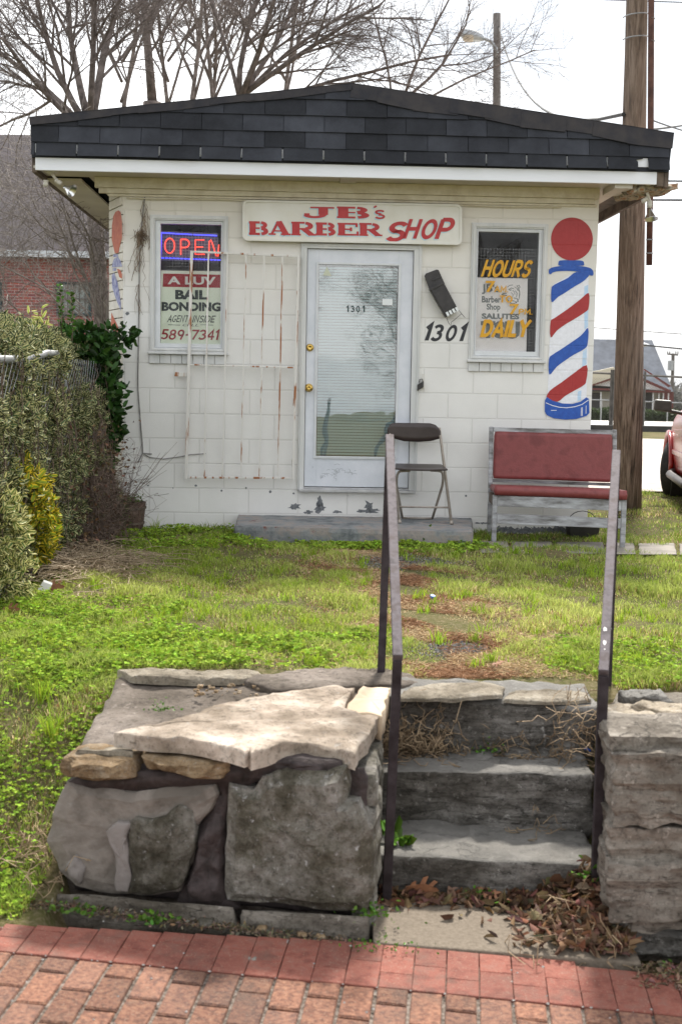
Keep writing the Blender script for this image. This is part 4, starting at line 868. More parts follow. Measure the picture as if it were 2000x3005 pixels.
# =================================================================== STONE WALLS AND STEPS
def stonemat(name, cols, sc=5, crack=True, strata=False, bs=.6):
    m, t, b, L = nodes(name); n = noisen(t, sc, 10, .74, stretch=(1,1,3) if strata else None)
    c = ramp(t, n.outputs[0], [(.30+.4*i/(len(cols)-1), q) for i, q in enumerate(cols)])
    n2 = noisen(t, sc*9, 8, .8); c = mixc(t, ramp(t, n2.outputs[0], [(.50, (0,0,0)), (.66, (.75,.75,.75))]), c, tuple(x*.38 for x in cols[0]))
    n3 = noisen(t, sc*5.3+3, 6, .7); c = mixc(t, ramp(t, n3.outputs[0], [(.60, (0,0,0)), (.70, (.7,.7,.7))]), c, tuple(min(.62, x*1.5+.05) for x in cols[-1]))
    L(c, b.inputs['Base Color']); setin(b, 'Roughness', .9); setin(b, 'Specular IOR Level', .25)
    if crack:
        wv = t.nodes.new('ShaderNodeTexNoise'); wv.inputs['Scale'].default_value = 3.2; wv.inputs['Detail'].default_value = 5
        tc = t.nodes.new('ShaderNodeTexCoord'); mp = t.nodes.new('ShaderNodeMapping'); mp.inputs['Scale'].default_value = (.7, .7, 7) if strata else (1, 1, 1); L(tc.outputs['Object'], mp.inputs[0]); L(mp.outputs[0], wv.inputs[0])
        a = t.nodes.new('ShaderNodeMath'); a.operation = 'SUBTRACT'; L(wv.outputs[0], a.inputs[0]); a.inputs[1].default_value = .5; ab = t.nodes.new('ShaderNodeMath'); ab.operation = 'ABSOLUTE'; L(a.outputs[0], ab.inputs[0])
        r = ramp(t, ab.outputs[0], [(.0, (.25,.25,.25)), (.007, (1,1,1))]); bump(t, b, r, .7, .012)
        c2 = mixc(t, r, tuple(x*.3 for x in cols[0]), c); L(c2, b.inputs['Base Color'])
    ns = noisen(t, 2.3, 4, .6); cur = b.inputs['Base Color'].links[0].from_socket; L(mixc(t, 1.0, cur, ramp(t, ns.outputs[0], [(.36, (.52,.50,.46)), (.62, (1.25,1.25,1.25))]), 'MULTIPLY'), b.inputs['Base Color'])
    bump(t, b, n.outputs[0], bs, .03); bump(t, b, n2.outputs[0], 1.0, .012); return m
M['st_grey'] = stonemat('lichen_grey_stone', [(.05,.044,.032), (.105,.095,.07), (.24,.225,.195), (.42,.40,.38)], 6, False)
M['st_top'] = stonemat('pink_flagstone', [(.33,.265,.205), (.54,.45,.37), (.64,.57,.49)], 4.5, False, False, .5); M['st_cream'] = stonemat('cream_limestone', [(.22,.19,.14), (.38,.33,.26), (.48,.43,.35)], 9, False)
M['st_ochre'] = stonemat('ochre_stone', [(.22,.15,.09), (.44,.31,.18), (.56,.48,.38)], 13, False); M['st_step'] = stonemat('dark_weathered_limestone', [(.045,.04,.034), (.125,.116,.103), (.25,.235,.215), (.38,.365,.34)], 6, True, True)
def worn(m, c, amt=.75):   # paler upward faces: light on the treads put into the worn stone colour
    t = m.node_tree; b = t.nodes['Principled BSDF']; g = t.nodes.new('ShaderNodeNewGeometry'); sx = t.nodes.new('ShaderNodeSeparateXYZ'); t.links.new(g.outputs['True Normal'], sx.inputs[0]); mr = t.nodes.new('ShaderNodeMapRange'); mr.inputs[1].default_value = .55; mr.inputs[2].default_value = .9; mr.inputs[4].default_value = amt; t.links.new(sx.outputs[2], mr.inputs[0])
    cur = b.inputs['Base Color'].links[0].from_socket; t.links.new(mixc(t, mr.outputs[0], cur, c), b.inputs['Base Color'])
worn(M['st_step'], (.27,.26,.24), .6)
M['mort'] = pm('smooth_brown_mortar', (.125,.108,.09), (.205,.18,.155), 5, .85, .5, 40, pos=(.4,.6), c3=(.16,.14,.12)); M['mort_top'] = stonemat('brown_mortar_top', [(.12,.098,.08), (.20,.168,.142), (.27,.235,.205)], 4, False, True); M['mort_dk'] = pm('purple_brown_mortar', (.018,.012,.011), (.055,.040,.038), 9, .8, .9, 40, c3=(.03,.022,.02))
M['st_right'] = stonemat('pale_layered_limestone', [(.12,.10,.082), (.24,.212,.178), (.37,.335,.29)], 6, True, True); M['cutst'] = pm('sawn_cream_block', (.46,.34,.22), (.56,.44,.31), 6, .8, .2, 60)
WR, WL = Vector((.105, 4.13, 0)), Vector((-.99, 4.32, 0)); WD = (WR-WL).normalized(); NW = Vector((WD.y, -WD.x, 0))
if NW.y > 0: NW = -NW
def wp(px, py, o=0): return onplane(px, py, WR+NW*o, NW)
lw = thing('stone_wall', 'waist-high mortared cheek wall of big grey stones with a pale flagstone top left of the steps', 'stone wall', (-.45, 4.75, -.02))
mb = MB(); hexrock(mb, [(-1.0,4.40,-.1),(.075,4.19,-.1),(.16,5.32,-.1),(-.86,5.46,-.1), gnd(228,2190,.50), gnd(1085,2190,.53), gnd(1150,1985,.575), gnd(345,1985,.575)], .014, 7, 5, .04, .03)
mb.build('core', M['mort_top'], lw, True)
mb = MB(); O = [(600,2262),(860,2225),(1000,2235),(1010,2262),(965,2275),(880,2268),(800,2272),(740,2300),(680,2330),(660,2400),(650,2530),(655,2625),(700,2665),(640,2690),(550,2690),(520,2640),(560,2560),(590,2440),(620,2390),(655,2340),(640,2300),(420,2320),(240,2318),(190,2300),(250,2270)]
mb.prism([wp(x, y, -.012) for x, y in O][::-1] if False else [wp(x, y, -.012) for x, y in O], -NW*.09)
hexrock(mb, [wp(215,2610,-.05),wp(1085,2690,-.05),wp(1085,2690,-.12),wp(215,2610,-.12),wp(240,2240,-.05),wp(1075,2250,-.05),wp(1075,2250,-.12),wp(240,2240,-.12)], .012, 9, 8, .03)
rock(mb, [wp(x, y, -.015) for x, y in [(575,2440),(640,2330),(672,2320),(668,2500),(662,2640),(620,2690),(545,2680),(530,2620),(560,2540)]], NW, .08, .03, .03, 10, 12)
rock(mb, [wp(x, y, -.02) for x, y in [(640,2235),(880,2218),(1025,2240),(1015,2285),(900,2275),(800,2285),(760,2300),(650,2300)]], NW, .08, .015, .015, 12, 15)
mb.build('mortar', M['mort_dk'], lw, True)
A_ = [(192,2293),(268,2313),(393,2324),(536,2304),(634,2302),(643,2328),(616,2382),(576,2431),(571,2511),(549,2560),(525,2622),(408,2637),(344,2627),(287,2621),(220,2603),(170,2560),(134,2470),(150,2390),(175,2330)]
mb = MB(); rock(mb, [wp(x, y) for x, y in A_], NW, .16, .012, .008, 5, 1, .014, 14, .022); mb.build('stone', M['mort'], lw, False)
mb = MB(); rock(mb, [wp(x, y, .034) for x, y in [(378,2412),(398,2397),(440,2408),(482,2400),(510,2380),(524,2374),(560,2392),(572,2440),(568,2505),(548,2560),(520,2612),(440,2628),(375,2625),(388,2570),(378,2500),(370,2440)]], NW, .05, .010, .012, 9, 2, .015, 8, .012); mb.build('stone', M['st_grey'], lw, False)
mb = MB(); rock(mb, [wp(x, y, .036) for x, y in [(310,2438),(345,2412),(382,2418),(370,2450),(380,2500),(384,2570),(376,2620),(340,2620),(342,2560),(328,2490)]], NW, .04, .004, .002, 9, 3, .02, 6, .006)
rock(mb, [wp(x, y, .030) for x, y in [(193,2540),(222,2512),(250,2545),(232,2600),(200,2580)]], NW, .04, .006, .008, 9, 33, .015, 6, .012); mb.build('mortar_patch', pm('pink_grey_mortar', (.185,.165,.15), (.225,.20,.185), 5, .8, .3, 60), lw, True)
B_ = [(667,2302),(700,2312),(740,2318),(765,2276),(814,2259),(886,2257),(957,2268),(1018,2248),(1020,2302),(1012,2353),(1050,2352),(1070,2396),(1092,2436),(1088,2480),(1094,2516),(1093,2570),(1094,2614),(1078,2677),(1002,2676),(912,2666),(801,2654),(734,2657),(662,2645),(651,2614),(660,2525),(662,2413)]
mb = MB(); rock(mb, [wp(x, y, .012) for x, y in B_], NW, .2, .022, .012, 8, 4, .012, 18, .022); mb.build('stone', M['st_grey'], lw, False)
# return stones towards the steps
mb = MB()
for q, z0, z1, y0, y1, mt in ((0,-.06,.20,4.17,4.62,0),(1,.21,.38,4.18,4.5,0),(2,.39,.50,4.2,4.7,0),(3,-.06,.22,4.63,5.1,0),(4,.23,.5,4.6,5.2,0)):
    xx = .06+.07*(y0-4.17); hexrock(mb, [(xx,y0,z0),(xx+.075,y0,z0),(xx+.075+.03,y1,z0),(xx,y1,z0),(xx,y0,z1),(xx+.07,y0,z1),(xx+.10,y1,z1),(xx,y1,z1)], .016, 10, 20+q, .025, .03)
mb.build('return_stone', M['st_grey'], lw, False)
# ledges under the cap
mb = MB(); rock(mb, [wp(x, y, .03) for x, y in [(168,2252),(175,2228),(205,2216),(300,2222),(385,2232),(392,2262),(388,2288),(340,2292),(262,2296),(195,2284),(170,2270)]], NW, .16, .03, .018, 14, 6, .014, 8, .03); mb.build('ledge_stone', M['st_ochre'], lw, False)
mb = MB(); rock(mb, [wp(x, y, .02) for x, y in [(415,2225),(500,2228),(660,2240),(672,2270),(655,2290),(600,2286),(540,2282),(470,2268),(430,2262)]], NW, .14, .02, .02, 14, 7, .014, 8, .03); mb.build('ledge_stone', M['st_ochre'], lw, False)
mb = MB(); hexrock(mb, [wp(212,2218,.0),wp(392,2236,.0),wp(392,2225,-.16),wp(245,2200,-.16),wp(222,2200,.0),wp(395,2206,.0),wp(395,2196,-.16),wp(260,2185,-.16)], .010, 12, 9, .018, .02); mb.build('ledge_stone', M['st_cream'], lw, False)
# flagstones
def slabp(mb, pts, z, th, amp, seed, zf=None): rock(mb, [gnd(x, y, z) for x, y in pts], Z, th, .006, amp, 9, seed, .012, 16, .009)
mb = MB(); slabp(mb, [(333,2145),(430,2132),(520,2108),(650,2066),(780,2040),(820,2034),(900,2070),(950,2120),(900,2160),(740,2196),(718,2206),(640,2184),(560,2168),(440,2158)], .60, .055, .008, 31); mb.build('flagstone', M['st_top'], lw, False)
mb = MB(); slabp(mb, [(735,2210),(830,2184),(900,2180),(990,2190),(1046,2208),(1052,2180),(1080,2160),(1092,2130),(1112,2102),(1006,2080),(1040,2010),(900,2018),(800,2036),(690,2090),(700,2150)], .597, .06, .010, 32); mb.build('flagstone', M['st_top'], lw, False)
mb = MB(); rock(mb, [gnd(x, y, .602) for x, y in [(1010,2082),(1062,2012),(1142,2018),(1120,2100)]], Z, .09, .002, .002, 7, 34, .018, 8, .006); mb.build('cut_stone', M['cutst'], lw, True)
mb = MB(); slabp(mb, [(345,1966),(430,1963),(600,1970),(760,1968),(770,1980),(700,1990),(600,1992),(480,1990),(400,1988)], .60, .03, .008, 36); mb.build('flagstone', M['st_cream'], lw, False)
mb = MB(); slabp(mb, [(700,1990),(860,1968),(1000,1962),(1130,1962),(1200,1975),(1240,2005),(1180,2012),(1000,2010),(900,2022),(800,2020)], .59, .04, .010, 37); mb.build('flagstone', M['mort_top'], lw, True)
mb = MB(); hexrock(mb, [wp(120,2722,.05),wp(700,2752,.055),wp(700,2752,-.05),wp(120,2722,-.05),wp(165,2622,.04),wp(690,2662,.045),wp(690,2662,-.05),wp(165,2622,-.05)], .006, 9, 40, .02, .015, .008)
hexrock(mb, [wp(703,2752,.055),wp(1085,2775,.05),wp(1085,2775,-.08),wp(703,2752,-.05),wp(705,2668,.045),wp(1085,2690,.04),wp(1085,2690,-.08),wp(705,2668,-.05)], .006, 9, 41, .02, .015, .008)
mb.build('plinth', M['st_right'], lw, True)
mb = MB(); rb_ = random.Random(3)
for k in range(34):
    p = gnd(rb_.uniform(560, 760), rb_.uniform(2008, 2042), .585); r_ = rb_.uniform(.006, .016); hexrock(mb, [p+Vector((a*r_*rb_.uniform(.4,1), b*r_*rb_.uniform(.5,1), c*r_*.5)) for c in (-1, 1) for a, b in ((-1,-1),(1,-1),(1,1),(-1,1))], .004, 30, k, .008, .012)
tag(mb.build('rubble', M['st_ochre']), 'loose ochre and grey pebbles lying in the crack of the flagstone top', 'pebbles', kind='stuff')
# right wall
rw_ = thing('stone_wall', 'pale layered limestone cheek wall right of the steps', 'stone wall', (1.5, 4.7, -.06))
RR, RL = Vector((.965, 4.05, 0)), Vector((2.2, 3.93, 0)); ND = (RL-RR).normalized(); NR = Vector((ND.y, -ND.x, 0)); NR = NR if NR.y < 0 else -NR
def rp2(x, y, o=0): return onplane(1100+x*.574, 1900+y*.574, RR+NR*o, NR)
mb = MB(); hexrock(mb, [(.985,4.12,-.15),(2.4,4.0,-.15),(2.4,5.3,-.15),(1.16,5.35,-.15), gnd(1785,2170,.53), (2.4,4.0,.55), (2.4,5.3,.57), gnd(1800,2030,.57)], .02, 7, 50, .04, .03, .01); mb.build('core', M['st_right'], rw_, True)
def layer(yt, yb, xl, off, seed, tilt=0):   # one bed of the layered stone: front face px rows yt..yb in crop units
    mb = MB(); o = rb_.uniform(-.006, .006)+off; xl += 16; a0, a1 = rp2(xl, yb, o), rp2(1900, yb+tilt, o); t0_, t1_ = rp2(xl+rb_.uniform(-4, 4), yt, o), rp2(1900, yt+tilt, o); d = -NR*.3
    hexrock(mb, [a0, a1, a1+d, a0+d, t0_, t1_, t1_+d, t0_+d], .024, 8, seed, .013, .008, .018); return mb
ly = [(455,548,1176,.0), (552,918,1190,.022)]
for k, (a_, b__, x_, o_) in enumerate(ly): layer(a_, b__, x_, o_, 110+k, rb_.uniform(-12, 12)).build('stone', M['st_right'], rw_, False)
ly = [(925,1108,1190,.012), (1112,1395,1184,.032), (1397,1450,1290,.02)]
for k, (a_, b__, x_, o_) in enumerate(ly): layer(a_, b__, x_, o_, 130+k, rb_.uniform(-10, 14)).build('stone', M['st_right'], rw_, False)
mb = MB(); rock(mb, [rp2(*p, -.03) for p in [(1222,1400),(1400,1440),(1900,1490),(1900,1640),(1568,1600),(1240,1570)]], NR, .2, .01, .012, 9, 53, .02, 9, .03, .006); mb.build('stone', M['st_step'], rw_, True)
mb = MB()
slabp(mb, [(1772,2066),(1860,2062),(1990,2100),(2150,2130),(2150,2230),(1990,2190),(1880,2188),(1790,2165),(1768,2140)], .605, .05, .018, 55)
slabp(mb, [(1850,2062),(1880,2052),(1950,2062),(2100,2090),(2100,2120),(1980,2100)], .63, .03, .012, 56)
mb.build('flagstone', stonemat('cream_layered_top', [(.28,.23,.17), (.42,.36,.28), (.50,.45,.38)], 6, True, True), rw_, True)
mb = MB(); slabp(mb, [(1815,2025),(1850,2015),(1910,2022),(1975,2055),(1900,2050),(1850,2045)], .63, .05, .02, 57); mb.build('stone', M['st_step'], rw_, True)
# steps
steps = []
def stp(lbl, c, seed, chip=None):
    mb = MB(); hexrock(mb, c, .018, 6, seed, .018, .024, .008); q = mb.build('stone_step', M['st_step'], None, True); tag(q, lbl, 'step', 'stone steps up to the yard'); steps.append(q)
stp('bottom stone step with dead leaves piled against it', [(.135,4.42,-.14),(.93,4.40,-.14),(.93,4.86,-.14),(.14,4.86,-.14),(.135,4.39,.155),(.93,4.375,.135),(.93,4.88,.145),(.14,4.90,.16)], 61)
stp('middle stone step, tall dark face with long cracks', [(.15,4.74,.10),(.96,4.70,.11),(.96,5.1,.11),(.15,5.1,.11),(.15,4.73,.345),(.96,4.69,.365),(.96,5.12,.365),(.15,5.12,.355)], 62)
stp('top stone step level with the lawn, its pale edge broken', [(.17,4.98,.33),(1.02,4.95,.33),(1.02,5.28,.33),(.17,5.28,.33),(.17,4.965,.578),(1.02,4.94,.555),(1.02,5.24,.58),(.17,5.24,.595)], 63)
mb = MB(); slabp(mb, [(1160,2046),(1180,2028),(1250,2008),(1420,2004),(1480,2012),(1472,2040),(1300,2050)], .600, .016, .006, 64)
slabp(mb, [(1478,2052),(1490,2030),(1600,2028),(1720,2034),(1735,2052),(1600,2058)], .580, .016, .006, 65)
q = mb.build('worn_edge', M['st_cream']); q.parent = steps[2]; q.matrix_parent_inverse = steps[2].matrix_world.inverted() if False else Matrix.Translation(-PM[steps[2].name].translation)
# =================================================================== HANDRAILS
M['rail'] = pm('worn_brown_rail_paint', (.024,.018,.019), (.055,.045,.049), 14, .75, .15, 60, spec=.15)
M['railtop'] = pm('skylit_rail_paint', (.075,.062,.066), (.13,.112,.12), 18, .7, .15, 60, spec=.2, c3=(.09,.07,.07))  # paler than the posts: sky sheen on the rail put into its colour
def rail(lbl, base, E, T, back):
    t = thing('handrail', lbl, 'handrail', base, 0, 'handrails beside the steps')
    mb = MB(); mb.bar(T, E, .034, .030); mb.build('rail', M['railtop'], t, bevel=.003)
    d = (E-T).normalized(); Eb = E-d*.017-Z*.019
    mb = MB(); mb.bar(base, Eb, .032, .032, up=Vector((0,1,0))); mb.build('post', M['rail'], t, bevel=.003)
    Tb = T+d*.03-Z*.022; mb = MB(); mb.bar(back, Tb, .032, .032, up=Vector((0,1,0))); mb.build('post', M['rail'], t, bevel=.003)
    return t
b1 = at(1133,2650,4.35); rail('left brown square tube handrail beside the big grey stone wall', b1, at(1166,1932,4.27), at(1142,1282,5.32), at(1117,1988,5.33))
b2 = at(1744,2655,4.33); T2 = at(1807,1328,5.32); r2_ = rail('right brown square tube handrail with chipped white paint spots', b2, at(1769,1976,4.26), T2, Vector((T2.x-.003, 5.31, .50)))
# paint chips
mb = MB(); Er, Tr = at(1769,1976,4.26), T2; dr = (Er-Tr).normalized(); nr = dr.cross(Vector((1,0,0))).normalized(); nr = nr if nr.z > 0 else -nr; xr_ = dr.cross(nr)
for k in range(9):
    s = .87+rb_.gauss(0, .035); c_ = Tr.lerp(Er, min(.97, s))+nr*.0153+xr_*rb_.uniform(-.012, .012); r_ = rb_.uniform(.003, .009)
    mb.poly([c_+dr*(r_*1.6*rb_.uniform(.3,1.3)*cos(2*pi*i/7))+xr_*(r_*.8*sin(2*pi*i/7))+nr*.00003*k for i in range(7)])
mb.build('paint_chips', pm('chipped_white', (.6,.58,.56)), r2_)['kind'] = 'stuff'
# =================================================================== BENCH
M['bwood'] = pm('grey_weathered_paint', (.13,.125,.12), (.31,.31,.32), 30, .8, .6, 60, stretch=(.15,1,.6), c3=(.47,.48,.50)); M['vinyl'] = pm('red_vinyl', (.15,.026,.026), (.215,.045,.044), 7, .5, .2, 70, c3=(.18,.035,.034))
bA = gnd(1441,1590,GZ+.015); bB = gnd(1832,1607,GZ+.015); e = (bB-bA); e.z = 0; BL = e.length; e.normalize(); bk = Vector((.03, 1, 0)); YA = bA.y
bench = thing('bench', 'grey wooden bench with red vinyl seat and back cushions under the painted pole', 'bench', bA, atan2(e.y, e.x))
bz = lambda py, dd=0: at(1640, py+0*0, YA+dd).z
zs1, zs2 = bz(1457), bz(1489); zr1, zr2 = bz(1511), bz(1540); zc = bz(1434); 
def bp(u, v, z): return bA+e*u+bk*v+Z*(z-bA.z)
def bbox(mb, u0, u1, v0, v1, z0, z1): mb.hexa([bp(u0,v0,z0),bp(u1,v0,z0),bp(u1,v1,z0),bp(u0,v1,z0),bp(u0,v0,z1),bp(u1,v0,z1),bp(u1,v1,z1),bp(u0,v1,z1)])
g_ = bA.z-.01; zbt = at(1620, 1268, YA+.50).z; zbb = at(1620, 1407, YA+.47).z; ztop = at(1437,1252,YA+.52).z
for u in (0, BL-.035):
    mb = MB(); bbox(mb, u, u+.036, 0, .038, g_, zs1); mb.build('leg', M['bwood'], bench, bevel=.004)
    uo = u-(.0 if u else -.0); mb = MB(); mb.hexa([bp(uo,.44,g_),bp(uo+.034,.44,g_),bp(uo+.034,.475,g_),bp(uo,.475,g_),bp(uo,.44,zs1),bp(uo+.034,.44,zs1),bp(uo+.034,.475,zs1),bp(uo,.475,zs1)])
    mb.hexa([bp(uo,.441,zs1),bp(uo+.034,.441,zs1),bp(uo+.034,.474,zs1),bp(uo,.474,zs1),bp(uo,.515,ztop),bp(uo+.034,.515,ztop),bp(uo+.034,.545,ztop),bp(uo,.545,ztop)])
    mb.build('leg', M['bwood'], bench, bevel=.004)
mb = MB(); bbox(mb, .037, BL-.036, .004, .03, zs2, zs1); mb.build('front_rail', M['bwood'], bench, bevel=.003)
mb = MB(); bbox(mb, .037, BL-.036, .006, .028, zr2, zr1); mb.build('stretcher', M['bwood'], bench, bevel=.003)
mb = MB(); bbox(mb, .037, BL-.036, .44, .465, zs2-.01, zs1-.01); bbox(mb, -.0+.006, .03, .04, .438, zs2, zs1-.01); bbox(mb, BL-.03, BL-.006, .04, .438, zs2, zs1-.01); mb.build('seat_frame', M['darkwood'], bench)
mb = MB(); vv = .515; bbox(mb, .035, BL-.036, .50, .53, zbt-.005, zbt+.03); bbox(mb, .035, BL-.036, .475, .5, zbb-.03, zbb-.006); mb.build('back_frame', M['bwood'], bench, bevel=.003)
def cushion(name, c, seed):
    mb = MB(); hexrock(mb, c, .003, 5, seed, .03, .028); return mb.build(name, M['vinyl'], bench, True)
cushion('seat_cushion', [bp(.004,-.012,zs1+.002),bp(BL+.008,-.012,zs1+.002),bp(BL+.0,.45,zs1+.002),bp(.01,.45,zs1+.002),bp(.004,-.008,zc+.012),bp(BL+.008,-.008,zc+.012),bp(BL,.45,zc-.008),bp(.01,.45,zc-.008)], 70)
cushion('back_cushion', [bp(.03,.43,zbb),bp(BL-.03,.43,zbb),bp(BL-.03,.47,zbb),bp(.03,.47,zbb),bp(.036,.475,zbt),bp(BL-.036,.475,zbt),bp(BL-.036,.51,zbt),bp(.036,.51,zbt)], 71)
mb = MB(); p = gnd(1706,1574,GZ); mb.hexa([p+Vector(q) for q in ((-.11,-.1,0),(.11,-.1,0),(.11,.1,0),(-.11,.1,0),(-.125,-.115,.105),(.125,-.115,.105),(.125,.115,.105),(-.125,.115,.105))]); mb.tube([p+Vector((.12*cos(a),0,.11+.1*sin(a))) for a in [pi*i/10 for i in range(11)]], .004, 6)
tag(mb.build('plastic_tub', M['black'], bevel=.006), 'black plastic tub with a wire handle under the right end of the bench', 'tub')
# flat stones in front of the bench
mb = MB(); px = 1405
for k, w in enumerate((95, 130, 150, 90, 120, 140, 140)):
    y0, y1 = 1588+(px-1405)*.012, 1622+(px-1405)*.012; hexrock(mb, [gnd(px+4,y1,GZ-.02),gnd(px+w-6,y1+rb_.uniform(-3,3),GZ-.02),gnd(px+w-14,y0,GZ-.02),gnd(px+2,y0,GZ-.02),gnd(px+4,y1,GZ+.016),gnd(px+w-6,y1,GZ+.016),gnd(px+w-14,y0,GZ+.016),gnd(px+2,y0,GZ+.016)], .005, 12, 80+k, .03, .012); px += w
tag(mb.build('path', M['pathst'], None, True), kind='structure')
# =================================================================== FOLDING CHAIR
M['chair_p'] = pm('brown_plastic', (.035,.024,.022), (.045,.032,.030), 8, .4, .1, 90); M['chair_m'] = pm('beige_steel_tube', (.30,.26,.22), (.38,.34,.30), 30, .4, metal=.3)
FRt, FLt = at(1324,1529,10.14), at(1172,1526,10.14); FRt.z = FLt.z = zt+.002; ch = thing('folding_chair', 'brown folding chair with beige tube legs on the landing beside the door', 'chair', (FRt+FLt)/2, 0)
YF = FRt.y
TR, TL = at(1289,1262,YF+.36), at(1141,1262,YF+.36)
mb = MB(); mb.tube([FRt, TR, TR+Z*.02], .0115, 8); mb.build('leg', M['chair_m'], ch, True); mb = MB(); mb.tube([FLt, TL, TL+Z*.02], .0115, 8); mb.build('leg', M['chair_m'], ch, True)
sR, sL = at(1299,1383,YF+.12), at(1166,1383,YF+.12); rR, rL = at(1268,1512,YF+.33), at(1180,1511,YF+.33); rR.z = rL.z = zt+.012
def bez(a, b, c, n=6): return [a*(1-t)**2+b*2*t*(1-t)+c*t*t for t in [i/n for i in range(n+1)]]
for a, b, s in ((sR, rR, -1), (sL, rL, 1)):
    mid = a.lerp(b, .3)+Vector((-s*.02,0,0)); mb = MB(); mb.tube([a+Vector((s*.10,0,.006)), a+Vector((s*.05,0,.004))]+bez(a+Vector((s*.02,0,0)), a+Vector((-s*.012,0,-.01)), mid)+[mid.lerp(b, .5), b-Vector((0,0,0))], .0105, 8); mb.build('leg', M['chair_m'], ch, True)
mb = MB(); mb.tube([rL, rR], .009, 8); mb.build('stretcher', M['chair_m'], ch, True); mb = MB(); c0_, c1_ = FLt.lerp(TL, .175), FRt.lerp(TR, .175); mb.tube([c0_, c1_], .008, 8); mb.build('stretcher', M['chair_m'], ch, True)
for q, p in ((0, FRt), (1, FLt)):
    mb = MB(); mb.lathe(p+Z*.0, [(0,0),(.016,0),(.015,.03),(0,.03)], (TR-FRt), 12); mb.build('foot_cap', M['chair_m'], ch, True)
zse = at(1240,1374,YF+.03).z; xs0, xs1 = at(1158,1374,YF+.03).x, at(1312,1374,YF+.03).x
mb = MB(); N_ = 12
gridp = [[Vector((xs0+(xs1-xs0)*i/N_ + (.02*(j/8)*(1-2*i/N_)), YF+.01+.38*j/8, zse-.016*(1-(2*i/N_-1)**2)*sin(pi*min(1,j/8+.15))+.012*j/8)) for i in range(N_+1)] for j in range(9)]
vs = [p for r in gridp for p in r]; o2 = len(vs); vs += [p-Z*.014 for r in gridp for p in r]; w_ = N_+1; fs = []
for j in range(8):
    for i in range(N_): a = j*w_+i; fs += [(a, a+1, a+w_+1, a+w_), (o2+a, o2+a+w_, o2+a+w_+1, o2+a+1)]
for i in range(N_): fs += [(i, o2+i, o2+i+1, i+1), (8*w_+i, 8*w_+i+1, o2+8*w_+i+1, o2+8*w_+i)]
for j in range(8): a = j*w_; fs += [(a, a+w_, o2+a+w_, o2+a), (a+N_, o2+a+N_, o2+a+w_+N_, a+w_+N_)]
mb.add(vs, fs); mb.build('seat', M['chair_p'], ch, True, bevel=.003)
xm_ = at(1212,1262,YF+.40).x; mb = MB(); NB = 22; vs = []; topy = [(1135,1262),(1140,1247),(1152,1241),(1262,1242),(1280,1248),(1291,1264)]; boty = [(1135,1276),(1150,1285),(1185,1295),(1225,1297),(1265,1294),(1291,1286)]
for back in (0, .02):
    for i in range(NB+1):
        X = 1135+(1291-1135)*i/NB; ty_ = float(np.interp(X, [q[0] for q in topy], [q[1] for q in topy])); by_ = float(np.interp(X, [q[0] for q in boty], [q[1] for q in boty]))
        for j in range(5): p = at(X, ty_+(by_-ty_)*j/4, YF+.36); k = (p.x-xm_)/.21; p.y += .035*(1-k*k)+back-.03; vs.append(p)
fs = []; o2 = (NB+1)*5
for i in range(NB):
    for j in range(4): a = i*5+j; fs += [(a, a+1, a+6, a+5), (o2+a, o2+a+5, o2+a+6, o2+a+1)]
    a = i*5; fs += [(a, a+5, o2+a+5, o2+a), (a+4, o2+a+4, o2+a+9, a+9)]
for j in range(4): fs += [(j, o2+j, o2+j+1, j+1), (NB*5+j, NB*5+j+1, o2+NB*5+j+1, o2+NB*5+j)]
mb.add(vs, fs); mb.build('backrest', M['chair_p'], ch, True)
# =================================================================== POLES AND WIRES
def woodmat(name, c1, c2, c3_):
    m, t, b, L = nodes(name); n = noisen(t, 48, 8, .7, stretch=(1,1,.05)); c = ramp(t, n.outputs[0], [(.38, c1), (.47, c2), (.62, c3_)]); n2 = noisen(t, 1.3, 4); c = mixc(t, ramp(t, n2.outputs[0], [(.35, (0,0,0)), (.65, (.6,.6,.6))]), c, tuple((a+b_)/2*.9 for a, b_ in zip(c2, c3_)))
    n4 = noisen(t, 60, 4, .8, stretch=(1,1,.4)); c = mixc(t, ramp(t, n4.outputs[0], [(.68, (0,0,0)), (.74, (.8,.8,.8))]), c, tuple(x*.3 for x in c1))
    L(c, b.inputs['Base Color']); setin(b, 'Roughness', .9); bump(t, b, n.outputs[0], 1.0, .02); return m
M['pole'] = woodmat('weathered_pole_wood', (.035,.024,.018), (.155,.105,.072), (.34,.26,.20)); M['polegrey'] = woodmat('old_grey_pole_wood', (.05,.045,.04), (.12,.105,.095), (.22,.2,.185)); M['rustpipe'] = pm('rusty_pipe', (.06,.025,.018), (.13,.06,.04), 14, .8, .3, 60)
M['galv'] = pm('galvanised_steel', (.30,.31,.32), (.42,.43,.44), 20, .45, .1, 60, metal=.7); M['wire'] = pm('black_wire', (.02,.02,.02), rough=.6)
pb = gnd(1836,1489,GZ); pb.z -= .1; ptp = at(1868,-40,12.9); dirp = (ptp-pb); top_ = pb+dirp*1.5
up_ = thing('utility_pole', 'thick brown wooden utility pole behind the right corner of the shop', 'utility pole', pb)
mb = MB(); K = 26; mb.tube([pb.lerp(top_, k/K)+Vector((noise.noise(Vector((k,0,0)))*.006,0,0)) for k in range(K+1)], [.158-.058*min(1, k/K*1.5)+.004*noise.noise(Vector((k*1.7,3,0))) for k in range(K+1)], 28)
mb.build('pole', M['pole'], up_, True)
mb = MB(); mb.tube([at(1913,-300,12.72), at(1909,0,12.72), at(1907,500,12.72), at(1903,778,12.72)], .03, 10); mb.build('conduit', M['rustpipe'], up_, True)
mb = MB()
